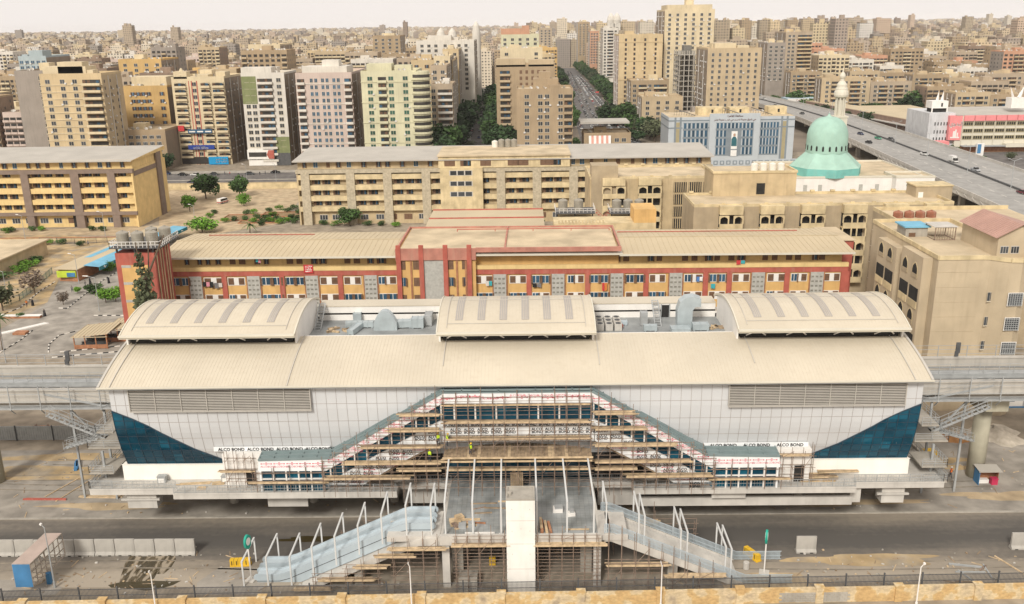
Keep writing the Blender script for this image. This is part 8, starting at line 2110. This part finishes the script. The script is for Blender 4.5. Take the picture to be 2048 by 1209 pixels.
# ================================================================= cars
TYRE,LAMP=mat('tyre',(.02,.02,.02),.9),mat('lamp glass',(.6,.55,.5),.3)
def carpaint(k,c):return mat(k+' car paint',c,.25,.03,.2,spec=.6)
CPAINT={k:carpaint(k,c)for k,c in{'white':(.62,.61,.58),'silver':(.34,.35,.36),'dark grey':(.06,.065,.07),'black':(.015,.016,.018),'dark blue':(.02,.035,.09),'red':(.32,.03,.03),'beige':(.40,.34,.25),'green':(.05,.28,.17),'maroon':(.14,.02,.03)}.items()}
BODY=[(-2.15,.35),(2.15,.35),(2.2,.62),(2.05,.82),(1.15,.92),(-1.75,.96),(-2.15,.88),(-2.2,.6)]
CAB=[(1.05,.9),(.35,1.42),(-1.05,1.44),(-1.75,.94)]
def car_mb(kind='sedan'):
 b=MB();g=MB();
 if kind=='pickup':cab=[(1.0,.9),(.5,1.6),(-.35,1.62),(-.5,.94)]
 elif kind=='truck':cab=[(1.9,.8),(1.6,1.9),(.7,1.95),(.6,.8)]
 else:cab=CAB
 b.slabxz(BODY,-.85,.85);g.slabxz(cab,-.74,.74);b.slabxz([(x*.94,z+.035 if z>1 else z)for x,z in cab],-.68,.68)
 for z_ in(0,):b.box(min(x for x,z in cab[1:3]),max(x for x,z in cab[1:3]),-.7,.7,cab[1][1]-.02,cab[1][1]+.04)
 if kind=='truck':b.box(-2.6,.5,-1.0,1.0,.7,2.7)
 if kind=='pickup':b.box(-2.1,-.6,-.84,-.76,.95,1.15).box(-2.1,-.6,.76,.84,.95,1.15).box(-2.15,-2.05,-.84,.84,.95,1.15)
 return b,g
def wheel_mb():
 return MB().tube((0,-.1,0),(0,.1,0),.33,14,0).tube((0,-.115,0),(0,.115,0),.17,10,1)
WHL=wheel_mb().mesh('wheel',[TYRE,STEEL])
_cm={}
def car(x,y,z,rz,col,label,kind='sedan',group=None,parts=True,name=None):
 key=(kind,col,parts)
 if key not in _cm:
  b,g=car_mb(kind)
  if parts:_cm[key]=(b.mesh('body',[CPAINT[col]]),g.mesh('window',[DARK]))
  else:
   g2=MB();g2.add(b,None,0);g2.add(g,None,1)
   for xa in(-1.35,1.35):g2.tube((xa,-.88,.33),(xa,.88,.33),.33,8,2)
   _cm[key]=g2.mesh('parked_car',[CPAINT[col],DARK,TYRE])
 if not parts:return single('parked_car',_cm[key],None,label,'car',(x,y,z),rz,group)
 o=thing(name or{'sedan':'car','pickup':'pickup_truck','truck':'box_truck'}[kind],label,'car' if kind=='sedan' else 'truck',(x,y,z),rz,group)
 put('body',_cm[key][0],None,o);put('window',_cm[key][1],None,o)
 for xa in(-1.35,1.35):
  for ya in(-.8,.8):w=put('wheel',WHL,None,o);w.location=(xa,ya,.33)
 for ya in(-.6,.6):put('headlight',MB().box(2.1,2.2,ya-.16,ya+.16,.6,.74),[LAMP],o)
 return o
for px,py,col,kind,s_,lab in((1550,212,'black','sedan',-1,'black car far up the flyover, left of a dark one'),(1604,229,'dark grey','sedan',-1,'dark grey car on the left carriageway of the flyover, near its bend'),(1643,243,'white','sedan',-1,'white car on the left carriageway of the flyover, left of the minaret'),(1657,241,'silver','sedan',-1,'silver car beside the white one, left of the minaret'),(1721,270,'dark blue','sedan',1,'dark blue car right beside the blue green dome on the flyover'),(1756,279,'green','pickup',1,'green pickup on the flyover'),(1782,281,'dark grey','sedan',1,'dark grey car ahead of the green pickup'),(1737,287,'black','sedan',-1,'black car nearest the blue green dome on the near carriageway'),(1848,311,'white','pickup',1,'white pickup on the flyover between green pickup and box truck'),(1907,325,'white','truck',1,'white box truck on the flyover'),(1951,343,'silver','pickup',1,'silver pickup on the flyover behind the box truck'),(2044,388,'maroon','sedan',-1,'maroon car on the near carriageway at the right edge'),(1528,198,'white','sedan',-1,'white car at the top of the flyover ramp'),(1520,190,'silver','sedan',-1,'silver car at the far top of the flyover ramp')):
 x,y=gx(px,py,8);car(x,y,FZ[0]+.01 if y<650 else 7.5,R(97)if s_<0 else R(-83),col,lab,kind,'cars on the flyover')
x,y=gx(2014,350);car(x,y,.03,R(10),'white','white pickup with a green load on the ground-level road by the store','pickup')
for px,py,col,lab in((332,350,'dark blue','dark blue car, leftmost parked along the front street'),(366,352,'black','black car parked before the ornate cream tower'),(391,352,'white','white car parked before the blue sign of the ornate tower'),(429,351,'dark grey','dark grey car parked at the right corner of the ornate tower'),(385,368,'dark blue','dark blue car driving on the near lane of the front street'),(500,350,'dark grey','dark grey car parked before the white and olive tower'),(551,347,'black','black car parked under the bare side of the white and olive tower'),(319,372,'white','white car on the near lane beside the yellow hostel')):
 x,y=gx(px,py);car(x,y,.03,R(rr.choice((0,180))+rr.uniform(-4,4)),col,lab,'sedan','cars on the front street')
cols=['white','silver','white','silver','dark blue','beige','red','silver','dark grey','white','black']
PK=[]
def parked(row_,pts,y0,y1,st_,rz,gap=.12):
 y=y0
 while y<y1:
  if rr.random()>gap:c=rr.choice(cols);PK.append((y,lane(y,pts)+rr.uniform(-.4,.4),R(rz+rr.uniform(-5,5)),c,row_))
  y+=st_*rr.uniform(.95,1.15)*(1+max(0,y-800)/900)
parked('left kerb row of the narrow avenue',[(430,-33),(526,-33),(770,-39)],446,640,3.4,25)
parked('middle lane of the narrow avenue',[(430,-25),(526,-25.5),(770,-34),(1268,-56)],446,900,17,92,.2)
parked('right kerb row of the narrow avenue',[(430,-17),(526,-18),(770,-28)],448,700,8,90,.3)
parked('left median row of the wide avenue',[(430,40),(656,45.5),(1125,56),(1865,76)],470,1300,5.6,92,.06)
parked('right median row of the wide avenue',[(430,45),(656,50.5),(1125,60),(1865,80)],470,1300,5.6,92,.06)
parked('right nose-in row of the wide avenue',[(430,62),(656,63),(1125,69)],520,1200,3.6,20,.08)
parked('left kerb row of the wide avenue',[(430,33),(656,38.5),(1125,50)],560,1200,6.4,90,.15)
parked('right lane of the wide avenue',[(430,53),(656,56.5),(1125,64)],520,1200,15,-88,.15)
PK.sort();fc_=MB();cnt={}
for i,(y,x,rz,c,row_)in enumerate(PK):
 cnt[row_]=cnt.get(row_,0)+1
 if i<255:car(x,y,.03,rz,c,'%s car, %s from near end, %s'%(c,ordinal(cnt[row_]),row_),parts=False,group=row_)
 else:
  q=MB();g1,g2=car_mb();q.add(g1,None,{'white':0,'silver':1,'beige':2,'red':3}.get(c,4));q.add(g2,None,5);fc_.add(q,Matrix.Translation((x,y,.03))@Matrix.Rotation(rz,4,'Z'))
structure('far_cars',fc_,[CPAINT[k]for k in('white','silver','beige','red','dark grey')]+[DARK],kind='stuff')
for i,(px,py)in enumerate(((1205,188),(1196,192))):
 x,y=gx(px,py);single('awning',MB().face([(-2.6,-2.6,3.0),(2.6,-2.6,3.0),(0,0,4.6)]).face([(2.6,-2.6,3.0),(2.6,2.6,3.0),(0,0,4.6)]).face([(-2.6,2.6,3.0),(-2.6,-2.6,3.0),(0,0,4.6)]).face([(2.6,2.6,3.0),(-2.6,2.6,3.0),(0,0,4.6)]).box(-.1,.1,-.1,.1,0,4.5),[CL['red']],'bright red tent by the wide avenue, '+('right' if i==0 else 'left')+' of two','tent',(x,y,0))
x,y=gx(446,407);v=thing('minibus','white and red minibus parked in the campus yard by the garden wall','minibus',(x,y,0),R(70))
put('body',MB().slabxz([(-2.5,.4),(2.3,.4),(2.5,.9),(2.2,1.3),(1.6,2.1),(-2.5,2.15)],-.9,.9),[WHITE],v);put('stripe',MB().box(-2.52,2.35,-.92,.92,.55,.95),[RED],v);put('window',MB().slabxz([(-2.3,1.25),(1.95,1.25),(1.55,1.95),(-2.3,1.95)],-.93,.93).slabxz([(2.22,1.3),(2.2,1.25),(1.66,2.0)],-.8,.8),[DARK],v)
for xa in(-1.5,1.5):
 for ya in(-.85,.85):w=put('wheel',WHL,None,v);w.location=(xa,ya,.33)
# ================================================================= people
SKIN,TRO,HIV,HIO=mat('skin',(.30,.17,.10),.6),mat('dark trousers',(.04,.045,.06),.9),mat('yellow green vest',(.55,.75,.03),.7),mat('orange vest',(.85,.20,.03),.7)
def figure(pose):
 """one continuous skinned body, joints given as points with radii; about 1.74 m tall"""
 st_=.16 if pose!='walk' else.34
 lean={'stand':0,'walk':.05,'bend':.34,'reach':.1}[pose]
 V_=[((0,0,.95),.14),((0,-lean*.4,1.18),.145),((0,-lean,1.40),.15),((0,-lean*1.15,1.53),.06),((0,-lean*1.3,1.62),.095),((0,-lean*1.35,1.71),.085)];E=[(0,1),(1,2),(2,3),(3,4),(4,5)]
 def chain(start,pts):
  p=start
  for q in pts:V_.append(q);E.append((p,len(V_)-1));p=len(V_)-1
  return p
 for s in(-1,1):
  f=st_*s*(.55 if pose=='walk' else.1)
  an=chain(0,[((s*.1,0,.86),.105),((s*.11,f*.4-.03,.5),.07),((s*.12,f,.09),.045)]);chain(an,[((s*.13,f-.16,.035),.035)])
  fw={'stand':-.06,'walk':-.22*s,'bend':-.55,'reach':-.42}[pose];dz={'stand':.98,'walk':1.0,'bend':.85,'reach':1.32}[pose]
  sh=chain(2,[((s*.2,-lean,1.40),.065),((s*.25,-lean+fw*.4,1.15),.05),((s*.25,-lean+fw,dz),.036),((s*.25,-lean+fw*1.12,dz-.08),.034)])
  h0=V_[sh][0]
  for k in range(4):chain(sh,[((h0[0]+(k-1.5)*.019,h0[1]-.012,h0[2]-.06),.009),((h0[0]+(k-1.5)*.02,h0[1]-.03,h0[2]-.10+abs(k-1.4)*.008),.008)])
  chain(sh,[((h0[0]-s*.045,h0[1]-.02,h0[2]-.03),.010),((h0[0]-s*.05,h0[1]-.04,h0[2]-.06),.008)])
 me=bpy.data.meshes.new('figure');me.from_pydata([v for v,r in V_],E,[]);o=bpy.data.objects.new('figure',me);COL.objects.link(o)
 md_=o.modifiers.new('skin','SKIN');o.modifiers.new('sub','SUBSURF').levels=1
 for i,(v,r)in enumerate(V_):me.skin_vertices[0].data[i].radius=(r,r);me.skin_vertices[0].data[i].use_root=i==0
 dg=bpy.context.evaluated_depsgraph_get();m2=bpy.data.meshes.new_from_object(o.evaluated_get(dg));bpy.data.objects.remove(o)
 return m2,lean
FIG={p:figure(p)for p in('stand','walk','bend','reach')}
_pm={}
def person(x,y,z,rz,label,vest=None,pose='stand',helmet=True,top=TRO,robe=None):
 o=thing('person',label,'person',(x,y,z),R(rz));key=(pose,top.name)
 if key not in _pm:
  me=FIG[pose][0].copy();[me.materials.append(q)for q in(SKIN,TRO,top,STEEL_D)]
  for p in me.polygons:c=p.center;p.material_index=3 if c.z<.09 else 1 if c.z<.95 else 0 if c.z>1.5 or(abs(c.x)>.235 and c.z<1.05)else 2;p.use_smooth=True
  _pm[key]=me
 put('body',_pm[key],None,o);ln_=FIG[pose][1]
 fc=MB()
 for s in(-.035,.035):fc.box(s-.013,s+.013,-ln_*1.35-.103,-ln_*1.35-.085,1.66,1.68)
 fc.box(-.012,.012,-ln_*1.35-.12,-ln_*1.35-.09,1.61,1.65,1).box(-.03,.03,-ln_*1.35-.1,-ln_*1.35-.08,1.575,1.59)
 for s in(-.1,.1):fc.box(s-.012,s+.012,-ln_*1.35-.02,-ln_*1.35+.02,1.62,1.69,1)
 put('face',fc,[STEEL_D,SKIN],o)
 if vest:
  b=MB();b.lathe([(.19,.95),(.2,1.1),(.215,1.3),(.2,1.42),(.1,1.49)],14);q=MB();q.add(b,Matrix.Translation((0,-ln_*.75,0))@Matrix.Diagonal((1.12,.85,1,1)).to_4x4());put('vest',q,[vest],o,smooth=True)
 if robe:
  put('robe',MB().lathe([(.36,.03),(.33,.4),(.27,.9),(.25,1.2),(.24,1.4),(.13,1.5)],16),[robe],o,smooth=True);put('headscarf',MB().lathe([(.17,1.42),(.13,1.55),(.125,1.68),(.08,1.78),(.01,1.8)],14),[robe],o,smooth=True)
 elif helmet:put('helmet',MB().lathe([(.14,1.70),(.12,1.72),(.115,1.78),(.06,1.83),(.01,1.845)],14,(0,-ln_*1.35)),[YELP if vest is HIV else WHITE],o,smooth=True)
 else:put('hair',MB().lathe([(.1,1.67),(.105,1.73),(.07,1.79),(.01,1.8)],12,(0,-ln_*1.35+.015)),[BLACK],o,smooth=True)
 return o
person(xx(940,894,107.9),107.9,13.06,20,'worker in a yellow green vest standing on the boarded middle platform',HIV,'bend')
person(xx(877,888,108.5),108.5,13.98,200,'worker in a yellow green vest on the upper board of the left scaffold slope',HIV,'reach')
person(xx(894,886,108.6),108.6,13.9,100,'worker in a yellow green vest half hidden behind the scaffold tubes at the platform end',HIV,'reach')
person(xx(859,908,108.5),108.5,11.7,170,'worker in a yellow green vest on the lower board of the left scaffold slope',HIV,'reach')
for px,py,v_,lab,rz,ps in((1287,1018,HIO,'worker in an orange vest by the low wall under the station, beside one in green',30,'stand'),(1298,1018,HIV,'worker in a yellow green vest by the low wall under the station',-30,'stand'),(1900,957,HIO,'worker in an orange vest walking on the pavement near the round pier',60,'walk')):
 x,y=gx(px,py);person(x,y,.13,rz,lab,v_,ps,helmet=True)
for px,py,lab,rb,rz in((54,614,'person in a yellow top walking by the iron fence',None,40),(66,612,'person in a long black robe walking by the iron fence',BLACK,40),(145,585,'person in grey standing on the kerbed island',None,10),(218,567,'person in a long black robe on the road by the stair tower',BLACK,200),(181,569,'person in a black robe half hidden behind the shrub by the canteen',BLACK,10),(171,574,'person in grey clothes beside the canteen corner',None,90),(90,633,'person in black on the brick planter edge',BLACK,0),(177,492,'person in dark clothes by the far iron fence',None,0),(330,409,'person in red by the yellow hostel corner',None,0)):
 x,y=gx(px,py);person(x,y,.02,rz,lab,None,'walk',helmet=False,top=CL['orange']if 'yellow' in lab else CL['red']if 'red' in lab else CL['grey'],robe=rb)
for i,(px,py)in enumerate(((450,351),(460,352),(477,351),(520,352),(531,350))):
 x,y=gx(px,py);person(x,y,.18,60*i,['person in dark clothes left of three near the ornate tower','person in red crossing by the ornate tower corner','person in white before the gap beside the white and olive tower','person in black on the pavement before the white and olive tower','person in dark clothes right of two before the white and olive tower'][i],None,'walk',helmet=False,top=CL[['grey','red','white','black','grey'][i]])
for px,py,h,lab in((115,0,9,''),(199,623,8.5,'slim grey lamp post on the campus road beside the stair tower'),(158,568,8,'slim lamp post in front of the canteen kiosk'),(16,605,8,'lamp post by the sandy yard at the left edge'),(52,487,9,'lamp post before the yellow hostel, left one'),(212,480,9,'lamp post before the yellow hostel, right one'),(12,725,10,'lamp post rising behind the viaduct at the left edge'),(495,372,9,'lamp post on the street kerb left of the tan hostel'),(553,370,9,'lamp post on the street kerb close to the tan hostel'),(390,445,6,'lamp post in the campus garden')):
 if lab:x,y=gx(px,py);lamp(x,y,h,lab,-1 if px!=199 else-1.6,arm=1.6)
# ================================================================= the dusty air
m,n,l,bs=nodes('dusty air');n.remove(bs);pv=n.new('ShaderNodeVolumePrincipled');pv.inputs['Color'].default_value=(1.0,.97,.95,1);pv.inputs['Density'].default_value=.00004;pv.inputs['Anisotropy'].default_value=-0.3
l.new(pv.outputs['Volume'],n['Material Output'].inputs['Volume'])
structure('haze',MB().box(-9500,9500,-100,12300,-1.0,92.0),[m],kind='stuff')
